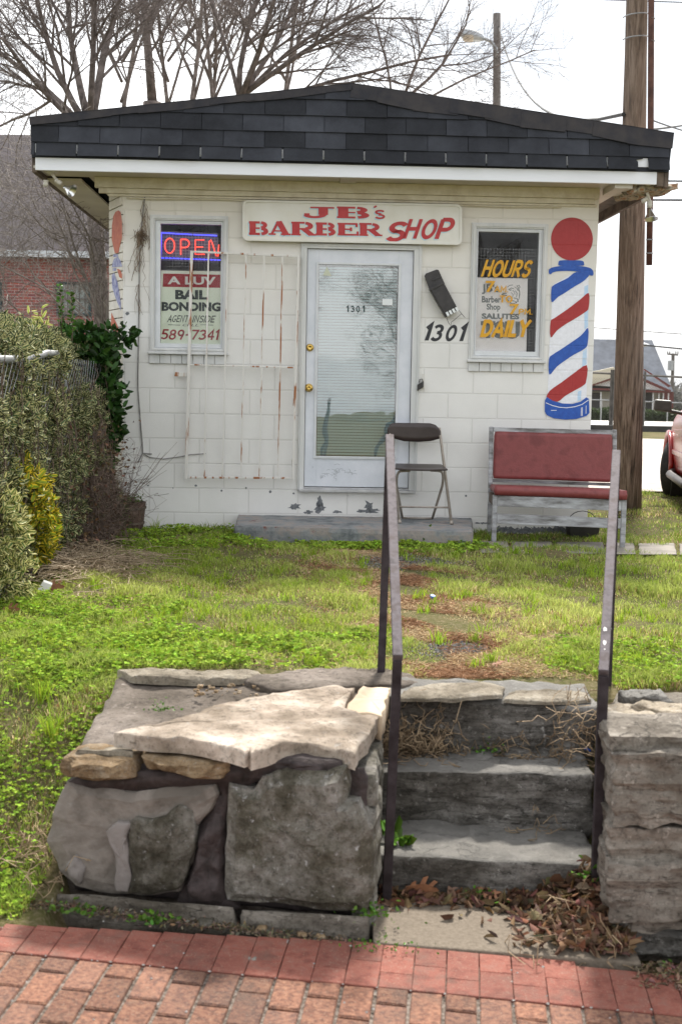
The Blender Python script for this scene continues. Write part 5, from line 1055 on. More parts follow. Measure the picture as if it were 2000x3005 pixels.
for y in (46, 112): p = at(1867-y*.02, y+3, 12.9); q_ = at(1909, y+8, 12.72); rr_ = .128; mb.tube([p+Vector((rr_*cos(a), rr_*sin(a), .01*cos(a))) for a in [pi+.0+ (pi)*i/12 for i in range(13)]]+[q_+Vector((0,-.035,0)), q_+Vector((.035,0,0))], .006, 6)
mb.build('strap', M['galv'], up_)
for y in (703, 743): mb = MB(); mb.tube([at(1893, y, 12.7), at(1914, y, 12.67)], .006, 6); mb.build('strap', M['galv'], up_)
lb_ = at(1452,1300,40); lb_.z = .4; lt = at(1457,40,40); lp = thing('street_lamp', 'weathered wooden pole with a cobra head street lamp behind the roof', 'street lamp', lb_)
mb = MB(); mb.tube([lb_.lerp(lt, k/10) for k in range(11)], [.15-.004*k for k in range(11)], 14); mb.build('pole', M['polegrey'], lp, True)
A0 = lambda x, y: at(x, y, 39.8)
mb = MB(); mb.tube([A0(1458,168), A0(1454,140), A0(1440,122), A0(1420,114), A0(1412,112)], .05, 8); mb.build('arm', M['galv'], lp, True)
mb = MB(); a, b = A0(1418,114), A0(1349,94); d = (b-a).normalized(); mb.tube([a, a.lerp(b,.15), a.lerp(b,.4), a.lerp(b,.7), a.lerp(b,.92), b], [.06,.12,.17,.19,.13,.03], 14); mb.build('lamp_head', M['galv'], lp, True)
mb = MB(); c_ = A0(1375,107); mb.lathe(c_, [(.2,0),(.19,-.08),(.13,-.15),(0,-.17)], Z, 16); mb.build('lens', pm('milky_lens', (.45,.38,.30), rough=.3), lp, True)
def wirep(a, b, sag, n=14): return [a.lerp(b, t)-Z*sag*4*t*(1-t) for t in [i/n for i in range(n+1)]]
for a, b, s, r_, lb in ((at(1462,78,39.9), at(1828,335,12.9), .9, .02, 'twisted service cable running from the lamp pole to the thick wooden pole'), (at(1905,380,13), at(2150,325,24), .05, .012, 'wire leaving the thick pole just above the roof edge'), (at(1905,350,13), at(2150,405,20), .05, .008, 'faint wire dropping to the right of the thick pole above the roof'),
    (at(1600,527,30), at(2200,534,30), .0, .02, 'black wire level with the white fascia right of the roof'), (at(1700,586,26), at(2200,588,26), .0, .02, 'dark wire just below the damaged eave corner'), (at(1690,958,60), at(2200,995,60), .0, .02, 'thin wire above the far dark roof'),
    (at(1880,1012,60), at(2200,1044,60), .0, .035, 'dark cable reaching the far dark roof'), (at(1400,-14,30), at(2200,14,30), 0, .012, 'faint wire at the very top right of the sky')):
    mb = MB(); mb.tube(wirep(a, b, s), r_, 5); tag(mb.build('power_line', M['wire']), lb, 'wire', 'overhead wires')
# =================================================================== FAR RIGHT: fence, house, hedge, far pole
YB = 38.0; ff = thing('chain_link_fence', 'tall chain link fence beyond the parking lot at the right', 'fence', (9, YB, .5))
f0, f1 = at(1700,1092,YB), at(2000,1107,YB); dxf = (f1-f0)/(f1.x-f0.x); fz = lambda x: f0.z+dxf.z*(x-f0.x)
M['fence'] = pm('dull_fence_wire', (.14,.13,.12), (.22,.21,.20), 20, .6, metal=.3); M['fpost'] = pm('dark_fence_post', (.06,.055,.05), (.12,.11,.10), 9, .6)
mb = MB(); mb.tube([Vector((4.5,YB,fz(4.5))), Vector((16,YB,fz(16)))], .032, 6); mb.tube([Vector((4.5,YB,.60)), Vector((16,YB,.60))], .012, 5); mb.build('rail', M['fpost'], ff)
for px in (1795, 1789, 1887, 2060):
    x = at(px,1200,YB).x; mb = MB(); mb.tube([Vector((x,YB,.4)), Vector((x,YB,fz(x)+.12))], .035, 7); mb.build('post', M['fpost'], ff)
def tubes_np(name, P, Rr, sides, mat, parent=None, smooth=True):
    """many thin tubes: P (n,m,3), Rr (n,m)"""
    n, m = P.shape[:2]; d = np.gradient(P, axis=1); d /= np.maximum(np.linalg.norm(d, axis=2, keepdims=True), 1e-9)
    ref = np.array([.31, .77, .55]); x = np.cross(d, ref); x /= np.maximum(np.linalg.norm(x, axis=2, keepdims=True), 1e-9); y = np.cross(d, x)
    a = np.arange(sides)*2*pi/sides; V = P[:, :, None]+(x[:, :, None]*np.cos(a)[None, None, :, None]+y[:, :, None]*np.sin(a)[None, None, :, None])*Rr[:, :, None, None]
    idx = np.arange(n*m*sides).reshape(n, m, sides); nxt = np.roll(idx, -1, axis=2)
    Fc = np.stack([idx[:, :-1], nxt[:, :-1], nxt[:, 1:], idx[:, 1:]], -1).reshape(-1, 4)
    return npmesh(name, V.reshape(-1, 3), Fc, mat, None, None, parent, smooth)
def chain(a0, a1, z0f, z1f, axis, c, pitch, r, mat, parent, wob=0):
    P = []
    n = int((a1-a0)/pitch); H = 1.6
    for s in (1, -1):
        for k in range(-int(H/pitch), n+int(H/pitch)):
            t = np.linspace(0, 1, 9); zz = z0f+(z1f-z0f)*t; aa = a0+k*pitch+s*(zz-z0f)
            ok = (aa >= a0) & (aa <= a1)
            if ok.sum() < 2: continue
            lo_, hi_ = (aa[ok].min(), aa[ok].max()); t = np.linspace(0, 1, 6); A = lo_+(hi_-lo_)*t; Zt = z0f+(A-(a0+k*pitch))*s
            C = np.full(6, c)+s*.002+(wob*np.sin(A*5+Zt*7) if wob else 0); P.append(np.stack([A, C, Zt] if axis == 'x' else [C, A, Zt], 1))
    P = np.array(P); return tubes_np('chain_link', P, np.full(P.shape[:2], r), 3, mat, parent, False)
chain(5.5, 13.5, .60, 2.05, 'x', YB, .075, .0028, M['fence'], ff)
M['slate'] = pm('dark_slate_roof', (.045,.055,.075), (.085,.10,.13), 1.5, .8, .2, 3); M['hwall'] = pm('cream_siding', (.48,.45,.40), (.56,.53,.48), 1, .8); M['hwhite'] = pm('white_gable', (.66,.66,.68)); M['maroon'] = pm('maroon_trim', (.13,.025,.02)); M['hdark'] = pm('dark_house_opening', (.05,.05,.055))
YH = 92.0; H_ = lambda x, y, dy=0: at(x, y, YH+dy)
hs = thing('house', 'low cream house with steep dark slate roof and white porch gable beyond the fence', 'house', H_(1850,1232))
mb = MB(); g0 = -1.0; a = H_(1600,1130,1); b = H_(1966,1148,1); mb.hexa([(a.x,YH+1,g0),(b.x-.2,YH+1,g0),(b.x-.2,YH+9,g0),(a.x,YH+9,g0),(a.x,YH+1,a.z),(b.x-.2,YH+1,b.z),(b.x-.2,YH+9,b.z),(a.x,YH+9,a.z)]); mb.build('wall', M['hwall'], hs)
mb = MB(); r0, r1 = H_(1560,992,5), H_(1912,998,5); e0, e1 = H_(1560,1148,0), H_(1974,1149,0); e2, e3 = Vector((e1.x, YH+10, e1.z)), Vector((e0.x, YH+10, e0.z)); mb.add([e0, e1, e2, e3, r0, r1], [(0,1,5,4),(1,2,5),(2,3,4,5),(3,0,4),(0,3,2,1)]); mb.build('roof', M['slate'], hs)
mb = MB(); q = [H_(1735,1130,-1.5), H_(1962,1147,-1.5), H_(1840,1093,-1.5)]; q2 = [H_(1700,1092,-1.7), H_(1738,1088,-1.7), H_(1800,1078,-1.7), H_(1800,1110,-1.7), H_(1738,1130,-1.7), H_(1700,1140,-1.7)]
mb.prism([q[0], q[1], q[2]][::-1], Vector((0,3,0))); mb.build('porch_gable', M['hwhite'], hs)
mb = MB(); mb.prism([H_(1700,1096,-2), H_(1760,1086,-2), H_(1800,1077,-2), H_(1806,1104,-2), H_(1737,1128,-2), H_(1700,1136,-2)][::-1], Vector((0,.4,0))); mb.build('porch_roof', pm('pale_porch_roof', (.55,.50,.40)), hs)
mb = MB(); mb.prism([H_(1885,1083,-1.8), H_(1890,1083,-1.8), H_(1968,1133,-1.8), H_(1960,1136,-1.8)][::-1], Vector((0,.3,0)))
mb.bar(H_(1733,1130,-1.9), H_(1830,1098,-1.9), .1, .18); mb.bar(H_(1848,1098,-1.9), H_(1965,1149,-1.9), .1, .18); mb.bar(H_(1733,1141,-1.8), H_(1965,1151,-1.8), .1, .14); mb.build('trim', M['maroon'], hs)
mb = MB(); 
for x0, x1 in ((1732,1757), (1888,1910)): p0, p1 = H_(x0,1152,.9), H_(x1,1228,.9); mb = MB(); mb.box(p0.x, p1.x, YH+.93, YH+.99, p1.z, p0.z); mb.build('opening', M['hdark'], hs)
mb = MB(); p0, p1 = H_(1946,1150,.5), H_(1970,1230,.5); mb.box(p0.x, p1.x, YH+.3, YH+.9, p1.z, p0.z); mb.build('side_wall', M['maroon'], hs)
for x in (1762, 1915, 1932, 1945, 1960): p = H_(x,1150,-1.6); mb = MB(); mb.tube([Vector((p.x,p.y,g0)), p], .05, 6); mb.build('porch_post', M['hwhite'], hs)
mb = MB(); x = 5
z_ = at(1850,1178,61).z; mb.tube([Vector((at(1600,1172,61).x,61,at(1600,1168,61).z)), Vector((at(2100,1184,61).x,61,at(2100,1186,61).z))], .03, 5)
for px in (1763, 1890, 1958, 2030): p = at(px,1176,61); mb.tube([Vector((p.x,61,.1)), p], .035, 5)
tag(mb.build('yard_fence', M['galv']), 'low pipe fence in front of the far hedge and cream house', 'fence')
M['leaf_far'] = leafmat('hedge_leaf'); 
for x0, x1, lb in ((1700,1800,'clipped green hedge left of the thick pole, in front of the far house'), (1884,2060,'clipped green hedge right of the thick pole, in front of the far house')):
    a, b = at(x0,1200,62), at(x1,1200,62); n = 2600; P = np.stack([rng.uniform(a.x, b.x, n), rng.uniform(61.6, 62.6, n), rng.uniform(.1, .72, n)], 1); P[:, 2] += .04*np.sin(P[:, 0]*5)
    o = leaves('hedge', P, rng.normal(size=(n, 3)), .14, .1, M['leaf_far'], np.array([[.05,.075,.03]])*rng.uniform(.6, 1.5, (n, 1))); tag(o, lb, 'hedge')
fpb = at(1972,1150,110); fp_ = thing('utility_pole', 'distant thin utility pole with a crossarm right of the far house', 'utility pole', (fpb.x, 110, -1))
mb = MB(); mb.tube([Vector((fpb.x,110,-1)), at(1973,1037,110)], .14, 7); mb.build('pole', M['polegrey'], fp_); mb = MB(); mb.bar(at(1957,1039,110), at(1987,1042,110), .12, .12)
for x in (1957,1963,1981,1987): p = at(x,1040,110); mb.tube([p, p+Z*.25], .05, 5)
mb.build('crossarm', M['polegrey'], fp_); mb = MB(); p = at(1966,1073,109.7); mb.lathe(p-Z*.4, [(0,0),(.25,0),(.25,.8),(0,.85)], Z, 10); mb.build('transformer', M['galv'], fp_)
far = at(1985,1160,150); n = 3000; P = np.stack([rng.uniform(far.x-2, far.x+16, n), rng.uniform(148, 156, n), rng.uniform(-1, 1, n)], 1); P[:, 2] = -1+rng.random(n)*(3.0+.6*np.sin(P[:, 0]*.9))
o = leaves('tree_line', P, rng.normal(size=(n, 3)), .5, .4, M['leaf_far'], np.array([[.20,.20,.19]])*rng.uniform(.8, 1.2, (n, 1))); tag(o, 'pale grey line of far trees at the right edge of the horizon', 'trees', kind='stuff')
lmp = at(1895,1013,70); mb = MB(); mb.tube([lmp+Vector((-.9,0,-.0)), lmp+Vector((-.3,0,.05)), lmp+Vector((.15,0,0))], [.03,.14,.05], 8); mb.tube([lmp+Vector((-.9,0,0)), lmp+Vector((-.95,0,-2)), lmp+Vector((-.95,0,-5.0))], .05, 6); tag(mb.build('far_lamp', M['hwhite']), 'small white street lamp head in front of the dark slate roof', 'street lamp')
# =================================================================== LEFT: brick building
YL = 34.0; B_ = lambda x, y, dy=0: at(x, y, YL+dy)
def brickmat():
    m, t, b, L = nodes('red_brick'); tc = t.nodes.new('ShaderNodeTexCoord'); sx = t.nodes.new('ShaderNodeSeparateXYZ'); cb = t.nodes.new('ShaderNodeCombineXYZ'); L(tc.outputs['Object'], sx.inputs[0]); L(sx.outputs[0], cb.inputs[0]); L(sx.outputs[2], cb.inputs[1])
    br = t.nodes.new('ShaderNodeTexBrick'); L(cb.outputs[0], br.inputs[0]); br.inputs['Scale'].default_value = 1; br.inputs['Brick Width'].default_value = .22; br.inputs['Row Height'].default_value = .075; br.inputs['Mortar Size'].default_value = .007
    br.inputs['Color1'].default_value = (.36,.11,.09,1); br.inputs['Color2'].default_value = (.20,.075,.08,1); br.inputs['Mortar'].default_value = (.42,.33,.31,1); br.inputs['Bias'].default_value = -.1
    L(br.outputs[0], b.inputs['Base Color']); setin(b, 'Roughness', .85); return m
M['brick'] = brickmat(); M['roof2'] = pm('purple_brown_roof', (.024,.018,.022), (.045,.034,.040), 2, .9, .3, 12, stretch=(1,1,6)); M['wing'] = pm('green_grey_glass', (.26,.29,.28), (.34,.37,.36), 3, .3); M['gutter'] = pm('pale_gutter', (.55,.58,.62))
bb = thing('brick_building', 'red brick building with dark purple roof and pale gutter behind the hedge', 'building', (-9, YL+4, .4))
xl, xr_b = B_(-500,900).x, B_(640,900).x; ze = B_(100,752).z; wz = [rectx for rectx in ()]
mb = MB(); mb.box(xl, xr_b, YL, YL+9, 0, ze); mb.build('wall', M['brick'], bb)
zrg = at(40, 395, YL+6).z; mb = MB(); mb.add([(xl-.5,YL-.4,ze-.05),(xr_b+.4,YL-.4,ze-.05),(xr_b+.4,YL+12,ze-.05),(xl-.5,YL+12,ze-.05),(xl-.5,YL+6,zrg),(xr_b-1.5,YL+6,zrg)], [(0,1,5,4),(1,2,5),(2,3,4,5),(3,0,4),(0,3,2,1)]); mb.build('roof', M['roof2'], bb)
mb = MB(); mb.bar((xl-.5,YL-.46,ze+.02), (xr_b+.4,YL-.46,ze+.02), .14, .16); mb.build('gutter', M['gutter'], bb)
for x0, x1 in ((166,268), (-90,6)):
    p0, p1 = B_(x0,826,-.06), B_(x1,928,-.06); mb = MB(); w = .07
    for q in ((p0.x,p0.x+w,p1.z,p0.z), (p1.x-w,p1.x,p1.z,p0.z), (p0.x+w,p1.x-w,p1.z,p1.z+w), (p0.x+w,p1.x-w,p0.z-w,p0.z)): mb.box(q[0], q[1], YL-.07, YL-.005, q[2], q[3])
    wn = mb.build('window', pm('teal_frame', (.03,.055,.06)), bb)
    mb = MB(); mb.box(p0.x+w, p1.x-w, YL-.03, YL-.005, p1.z+w, p0.z-w); q = mb.build('pane', M['wing'], bb); q.parent = wn
    mb = MB()
    for k in range(1, 6): x = p0.x+(p1.x-p0.x)*k/6; mb.box(x-.012, x+.012, YL-.10, YL-.075, p1.z, p0.z)
    zm = (p0.z+p1.z)/2; mb.box(p0.x, p1.x, YL-.12, YL-.101, zm-.012, zm+.012); q = mb.build('window_bar', M['fpost'], bb); q.parent = wn
# =================================================================== CHAIN FENCE, HEDGE, SHRUBS
FX = -1.87; fpn = lambda x, y, dx=0: onplane(x, y, Vector((FX+dx,0,0)), Vector((1,0,0)))
fl = thing('chain_link_fence', 'sagging chain link fence with a bent grey top rail, overgrown by the hedge', 'fence', (FX, 8.5, GZ))
mb = MB(); mb.tube([fpn(-260,1062), fpn(0,1054), fpn(60,1054), fpn(105,1048), fpn(138,1036), fpn(168,1038)], .021, 10); mb.build('rail', M['galv'], fl, True)
mb = MB(); mb.tube([fpn(172,1075,-.02), fpn(188,1130,-.02), fpn(205,1210,-.02), fpn(216,1290,-.02), fpn(226,1640,-.02)], .024, 10); mb.build('post', M['galv'], fl, True)
mb = MB(); mb.tube([(FX,10.45,.5),(FX,10.45,2.02)], .028, 10); mb.build('post', M['galv'], fl, True)
chain(6.0, 10.4, .56, 1.92, 'y', FX+.012, .085, .0015, M['galv'], fl, .012)
for o in list(fl.children):
    pass
def clump(c, r, n, rd=rng):   # points near the surface of an ellipsoid
    u = norm(rd.normal(size=(n, 3))); k = rd.uniform(.72, 1.03, n)[:, None]; return np.array(c)+u*np.array(r)*k, u
def tint(n, base, lo, hi, var=.08):
    c = np.array([base])*rng.uniform(lo, hi, (n, 1))*(1+rng.normal(size=(n, 3))*var); return np.clip(c, .004, .9)
VAR = leafmat('variegated_leaf', edge=(.40,.385,.19), edge_at=.62, trans=.2, rough=.65); GREEN = leafmat('green_leaf', trans=.2, rough=.35); VAR2 = leafmat('pale_variegated_leaf', edge=(.58,.54,.24), edge_at=.55, trans=.25); GOLD = leafmat('golden_leaf', edge=(.58,.42,.03), edge_at=.72, trans=.3); DRY = leafmat('dry_leaf', trans=.15, rough=.8)
TW = pm('brown_twig', (.09,.06,.045), (.22,.16,.125), 14, .9); TWG = pm('grey_twig', (.13,.11,.10), (.30,.26,.23), 12, .9)
def shrub(name, lbl, cat, loc, parts, Ls, Ws, mat, base, lo=.6, hi=1.5, tw=None, outward=.8):
    t = thing(name, lbl, cat, loc); P = []; D = []
    for c, r, n in parts:
        p, u = clump(c, r, n); P.append(p); D.append(u)
    P = np.concatenate(P); D = np.concatenate(D)*outward+rng.normal(size=P.shape)*.6+np.array([0,0,.25]); n = len(P)
    # small sprays: leaves gather in whorls
    k = n//5; pm_ = rng.permutation(n); P = P[pm_]; D = D[pm_]; cen = P[:k]; Q = np.repeat(cen, 5, axis=0)+rng.normal(size=(k*5, 3))*Ls*.28; DQ = np.repeat(D[:k], 5, axis=0)+rng.normal(size=(k*5, 3))*1.0
    cols = tint(k*5, base, lo, hi)*np.repeat(rng.uniform(.5, 1.35, (k, 1)), 5, axis=0)
    leaves('foliage', Q, DQ, Ls*rng.uniform(.6, 1.25, k*5), Ws*rng.uniform(.7, 1.2, k*5), mat, cols, t)
    return t
parts_ = []
hr = random.Random(21)
for yy in np.arange(6.2, 10.3, .33):
    hh = .80+.05*sin(yy*3)
    for zz in (.85, 1.2, 1.55): parts_.append(((FX-.225, yy+hr.uniform(-.1,.1), zz), (.32, .30, .28), 3600))
    parts_.append(((FX-.40+hr.uniform(-.1,.1), yy, 1.87+hr.uniform(-.05,.05)), (.38, .32, .28), 4200)); parts_.append(((FX-1.05, yy, 1.88+hr.uniform(-.08,.08)), (.4, .34, .26), 2400)); parts_.append(((FX-1.8, yy, 1.9+hr.uniform(-.08,.08)), (.45, .34, .26), 1600))
hd = shrub('hedge', 'tall hedge of small cream edged leaves growing through the chain link fence', 'hedge', (FX-.4, 8.2, GZ), parts_, .040, .021, VAR, (.07,.10,.045), .4, 1.6)
# twigs through the hedge
def wig(n, f, m=7): return np.array([f() for _ in range(n)])
def hang():
    y = rng.uniform(6.3, 10.3); z1 = rng.uniform(1.0, 1.95); z0 = z1-rng.uniform(.3, .9); t = np.linspace(0, 1, 9); x = FX+.02+rng.uniform(-.08, .05)+.012*np.cumsum(rng.normal(size=9)); yy = y+.018*np.cumsum(rng.normal(size=9)); return np.stack([x, yy, z1+(z0-z1)*t], 1)
P = wig(480, hang); tubes_np('twig', P, rng.uniform(.0015, .0035, (len(P), 1))*np.ones((1, 9)), 3, TW, hd)
# dead vine tangle at the end of the fence
vt = thing('dead_vine', 'brown tangle of dead vines over the end of the fence beside the barrel planter', 'dead vine', (FX+.02, 9.8, GZ))
def vine_():
    y = rng.uniform(9.1, 10.1); top = rng.uniform(.8, 1.75)-(.0 if y > 9.5 else .35); t = np.linspace(0, 1, 10); x = FX+.03+rng.uniform(-.06, .06)+rng.normal()*.02*t*3+.014*np.cumsum(rng.normal(size=10)); yy = y+.025*np.cumsum(rng.normal(size=10)); z = GZ+(top-GZ)*(1-t)
    return np.stack([x, yy, z], 1)
P = wig(380, vine_); tubes_np('stem', P, rng.uniform(.0015, .0045, (len(P), 1))*np.linspace(.7, 1, 10)[None], 4, TW, vt)
def curl_(): 
    c = np.array([FX+rng.uniform(-.05, .12), rng.uniform(9.0, 10.1), GZ+abs(rng.normal())*.28]); s = rng.normal(size=(10, 3))*.05; return c+np.cumsum(s, axis=0)*[1, 1, .8]
P = wig(900, curl_); P[:, :, 2] = np.maximum(P[:, :, 2], GZ+.01); tubes_np('twig', P, np.full(P.shape[:2], .0014), 3, TW, vt)
n = 700; leaves('dead_leaf', np.stack([FX+rng.uniform(0, .25, n), rng.uniform(8.4, 10.4, n), GZ+rng.random(n)**2*.9], 1), rng.normal(size=(n, 3)), .03, .018, DRY, tint(n, (.16,.10,.06), .5, 1.4), vt)['kind'] = 'stuff'
iv = shrub('evergreen_vine', 'dark green large leaved evergreen against the left corner of the shop', 'shrub', (-1.95, 10.35, GZ),
    [((-1.93,10.15,1.93),(.17,.25,.22),520), ((-1.90,10.2,1.65),(.16,.2,.25),420), ((-1.93,10.25,1.4),(.13,.18,.22),260), ((-1.96,10.25,1.15),(.09,.15,.15),120), ((-1.78,10.3,2.13),(.12,.1,.07),90), ((-1.98,9.9,2.05),(.2,.2,.12),260), ((-1.84,10.0,1.75),(.10,.22,.28),420), ((-1.84,10.1,1.35),(.09,.18,.26),300)], .078, .042, GREEN, (.030,.075,.015), .5, 1.7)
# two tall shoots above the hedge
for sx_, sy_, top in ((176, 955, 838), (208, 960, 862)):
    a, b = at(sx_+4, sy_+40, 9.1), at(sx_, top, 9.1); tt = thing('evergreen_shoot', 'upright leafy shoot rising above the hedge, '+('taller and left' if top < 850 else 'shorter and right')+' of the pair', 'shoot', a)
    mb = MB(); mb.tube([a, a.lerp(b, .5)+Vector((.01,0,0)), b], .005, 6); mb.build('stem', TW, tt, True)
    t_ = np.repeat(np.linspace(.15, 1, 15), 3); n = len(t_); P = np.array([list(a.lerp(b, float(k))) for k in t_]); D = rng.normal(size=(n, 3)); D[:, 2] = .45; leaves('foliage', P, D, .036, .021, GREEN, tint(n, (.06,.13,.02), .7, 1.7), tt)
gs = at(113, 940, 8.4); n = 26; tt = thing('yellow_shoot', 'small yellow green sprig on top of the hedge', 'shoot', gs); P = np.tile([[gs.x, gs.y, gs.z]], (n, 1))+rng.normal(size=(n, 3))*.035; leaves('foliage', P, rng.normal(size=(n, 3))+[0,0,.7], .06, .02, VAR2, tint(n, (.25,.32,.05), .8, 1.4), tt)
shrub('golden_shrub', 'bright yellow and green shrub in front of the cream edged hedge', 'shrub', (-1.9, 7.75, GZ),
    [((-1.87,7.45,1.10),(.18,.30,.22),1300), ((-1.84,7.68,.88),(.14,.26,.2),1000), ((-1.84,7.95,.72),(.06,.1,.10),140), ((-2.1,7.3,1.1),(.2,.3,.3),500)], .052, .026, GOLD, (.16,.20,.020), .5, 1.6)
shrub('pale_shrub', 'small bush with pale cream and yellow leaves at the left frame edge', 'shrub', (-1.78, 6.8, GZ),
    [((-1.84,6.85,.98),(.16,.24,.24),700), ((-1.80,6.95,.75),(.14,.26,.2),700)], .05, .022, VAR2, (.10,.15,.04), .6, 1.5)
# dry grass heap
def heap_():
    c = np.array([rng.normal(-1.60, .17), rng.normal(8.15, .35), 0]); a = rng.uniform(0, 2*pi); t = np.linspace(0, 1, 8); l = rng.uniform(.12, .34); p = np.stack([c[0]+cos(a)*l*t+.02*np.cumsum(rng.normal(size=8)), c[1]+sin(a)*l*t+.02*np.cumsum(rng.normal(size=8)), GZ+.02+.10*np.exp(-((c[0]+1.7)/.25)**2)*rng.random()+.05*np.sin(t*pi)*rng.random()], 1); return p
P = wig(620, heap_); o = tubes_np('dry_grass_heap', P, np.full(P.shape[:2], .0022), 3, pm('straw', (.30,.22,.14), (.48,.38,.26), 9, .8)); tag(o, 'heap of pale dried grass stalks at the foot of the hedge', 'dry grass', kind='stuff')
# barrel planter
pc = gnd(371,1558,GZ); pc.y = 10.30; pc.x = at(371,1540,10.30).x
pl = thing('barrel_planter', 'small brown wooden barrel planter with trailing green weeds against the wall', 'planter', pc)
M['barrel'] = woodmat('old_barrel_wood', (.035,.022,.016), (.075,.045,.032), (.13,.08,.055)); mb = MB(); hgt = .245
for k in range(18):
    a0, a1 = 2*pi*k/18+.012, 2*pi*(k+1)/18-.012; r0, r1 = .128, .157
    v = lambda a, r, z: pc+Vector((r*cos(a), r*sin(a), z)); mb.hexa([v(a0,r0,-.02), v(a1,r0,-.02), v(a1,r0-.015,-.02), v(a0,r0-.015,-.02), v(a0,r1,hgt), v(a1,r1,hgt), v(a1,r1-.016,hgt), v(a0,r1-.016,hgt)])
mb.build('stave', M['barrel'], pl)
mb = MB()
for z0 in (.07, .19): r_ = .130+.029*z0/hgt+.002; mb.lathe(pc+Z*z0, [(r_,0),(r_+.004,.001),(r_+.0065,.016),(r_+.002,.017)], Z, 30)
mb.build('hoop', M['darkwood'], pl); mb = MB(); mb.lathe(pc+Z*(hgt-.03), [(.14,0),(0,.005)], Z, 16); mb.build('soil', M['soil'], pl)
n = 900; a = rng.uniform(-2.1, -1.1, n); s_ = rng.random(n); r_ = np.where(s_ < .35, rng.uniform(0, .14, n), .15+rng.uniform(0, .02, n)); zz = np.where(s_ < .35, hgt+rng.uniform(0, .05, n), hgt-rng.random(n)*.25); a = np.where(s_ < .35, rng.uniform(0, 6.28, n), -1.62+rng.normal(size=n)*.16)
leaves('weeds', np.stack([pc.x+r_*np.cos(a), pc.y+r_*np.sin(a), pc.z+zz], 1), rng.normal(size=(n, 3)), .018, .010, GREEN, tint(n, (.08,.14,.02), .6, 1.6), pl)
def sprig():
    t = np.linspace(0, 1, 8); a = rng.uniform(-.4, 1.1); l = rng.uniform(.3, .75); return np.stack([pc.x+rng.uniform(-.1, .05)+np.sin(a)*l*t**1.1+.01*np.cumsum(rng.normal(size=8)), np.full(8, pc.y-.02)+.012*np.cumsum(rng.normal(size=8)), pc.z+.2+l*t*cos(a)*1.0], 1)
P = wig(14, sprig); tubes_np('bare_twig', P, .003*np.linspace(1, .3, 8)[None]*np.ones((len(P), 1)), 4, TW, pl)
# =================================================================== BARE TREES
def grow(out, p, d, L, r, lv, mx, rd, wob, up, kids, ang=(22, 48), taper=.45):
    m_ = 6; pts = [p.copy()]; dd = d.normalized(); seg = L/(m_-1)
    for i in range(m_-1):
        dd = (dd+Vector((rd.gauss(0,1), rd.gauss(0,1), rd.gauss(0,1)))*wob+Z*up).normalized(); pts.append(pts[-1]+dd*seg)
    rads = [max(.0018, r*(1-(1-taper)*i/(m_-1))) for i in range(m_)]; out[lv].append((pts, rads))
    if lv >= mx: return
    nk = kids[lv]
    for k in range(nk):
        f = rd.uniform(.22, 1.0); i = min(m_-2, int(f*(m_-1))); q = pts[i].lerp(pts[i+1], f*(m_-1)-i); base = (pts[i+1]-pts[i]).normalized()
        ax = base.cross(Vector((rd.gauss(0,1), rd.gauss(0,1), rd.gauss(0,1)))).normalized(); nd = Matrix.Rotation(R(rd.uniform(*ang)), 3, ax) @ base
        grow(out, q, nd, L*rd.uniform(.38, .68)*(1.15-.4*f), rads[i]*rd.uniform(.42, .62), lv+1, mx, rd, wob*1.15, up, kids, ang, taper)
BARK = pm('grey_brown_bark', (.085,.068,.060), (.20,.165,.15), 12, .95, .5, 30); BARK2 = pm('pale_twig_bark', (.14,.115,.10), (.34,.30,.27), 9, .9)
def tree(lbl, base, stems, mx, kids, seed, wob=.10, up=.02, trunk=None, mat=BARK, name='bare_tree', cat='tree', ang=(22, 48)):
    rd = random.Random(seed); t = thing(name, lbl, cat, base, 0); out = {k: [] for k in range(mx+1)}
    for (p, d, L, r) in stems: grow(out, Vector(p), Vector(d), L, r, 0, mx, rd, wob, up, kids, ang)
    main = out[0]; mb = MB()
    if trunk: mb.tube(trunk[0], trunk[1], 12)
    for pts, rads in main: mb.tube(pts, rads, 9)
    mb.build('trunk', mat, t, True)
    for lv in range(1, mx+1):
        if not out[lv]: continue
        P = np.array([[list(q) for q in a] for a, b in out[lv]]); Rr = np.array([b for a, b in out[lv]])
        Rr = np.minimum(Rr, [9, .018, .008, .0042, .0026][lv])
        tubes_np('branch' if lv == 1 else 'twigs', P, Rr, 6 if lv == 1 else (4 if lv == 2 else 3), mat, t, lv < 3)
    return t
def stem(px, py, Yv, tx, ty, r, dY=0):  # from a picture point at distance Yv towards another
    a = at(px, py, Yv); b = at(tx, ty, Yv+dY); return (a, (b-a), (b-a).length, r)
Y1 = 16.0; b1_ = at(312, 1200, Y1); b1_.z = GZ; f1_ = at(262, 420, Y1)
tree('bare multi-stemmed tree behind the left end of the roof', b1_, [stem(258,380,Y1,20,-60,0.046), stem(262,370,Y1,120,-120,0.050,1), stem(265,360,Y1,230,-160,0.043,-1), stem(270,350,Y1,320,-140,0.053,.5), stem(262,400,Y1,-60,150,0.037,-1), stem(262,390,Y1,-140,20,0.043,1), stem(275,330,Y1,420,-60,0.031,1)], 4, [8, 7, 6, 5], 3, .07, .015, ([b1_, b1_.lerp(f1_, .5)+Vector((.05,0,0)), f1_], [.11, .10, .09]))
Y2 = 19.0; b2_ = at(447,1200,Y2); b2_.z = GZ; f2_ = at(447,300,Y2)
tree('single straight dark trunk rising behind the roof', b2_, [stem(447,300,Y2,430,-220,0.071), stem(442,80,Y2,530,-160,0.031,1), stem(440,140,Y2,330,-120,0.028,1)], 4, [7, 6, 5, 3], 12, .035, .02, ([b2_, f2_], [.16, .13]))
Y3 = 17.5; b3_ = at(705,1200,Y3); b3_.z = GZ; f3_ = at(705,320,Y3)
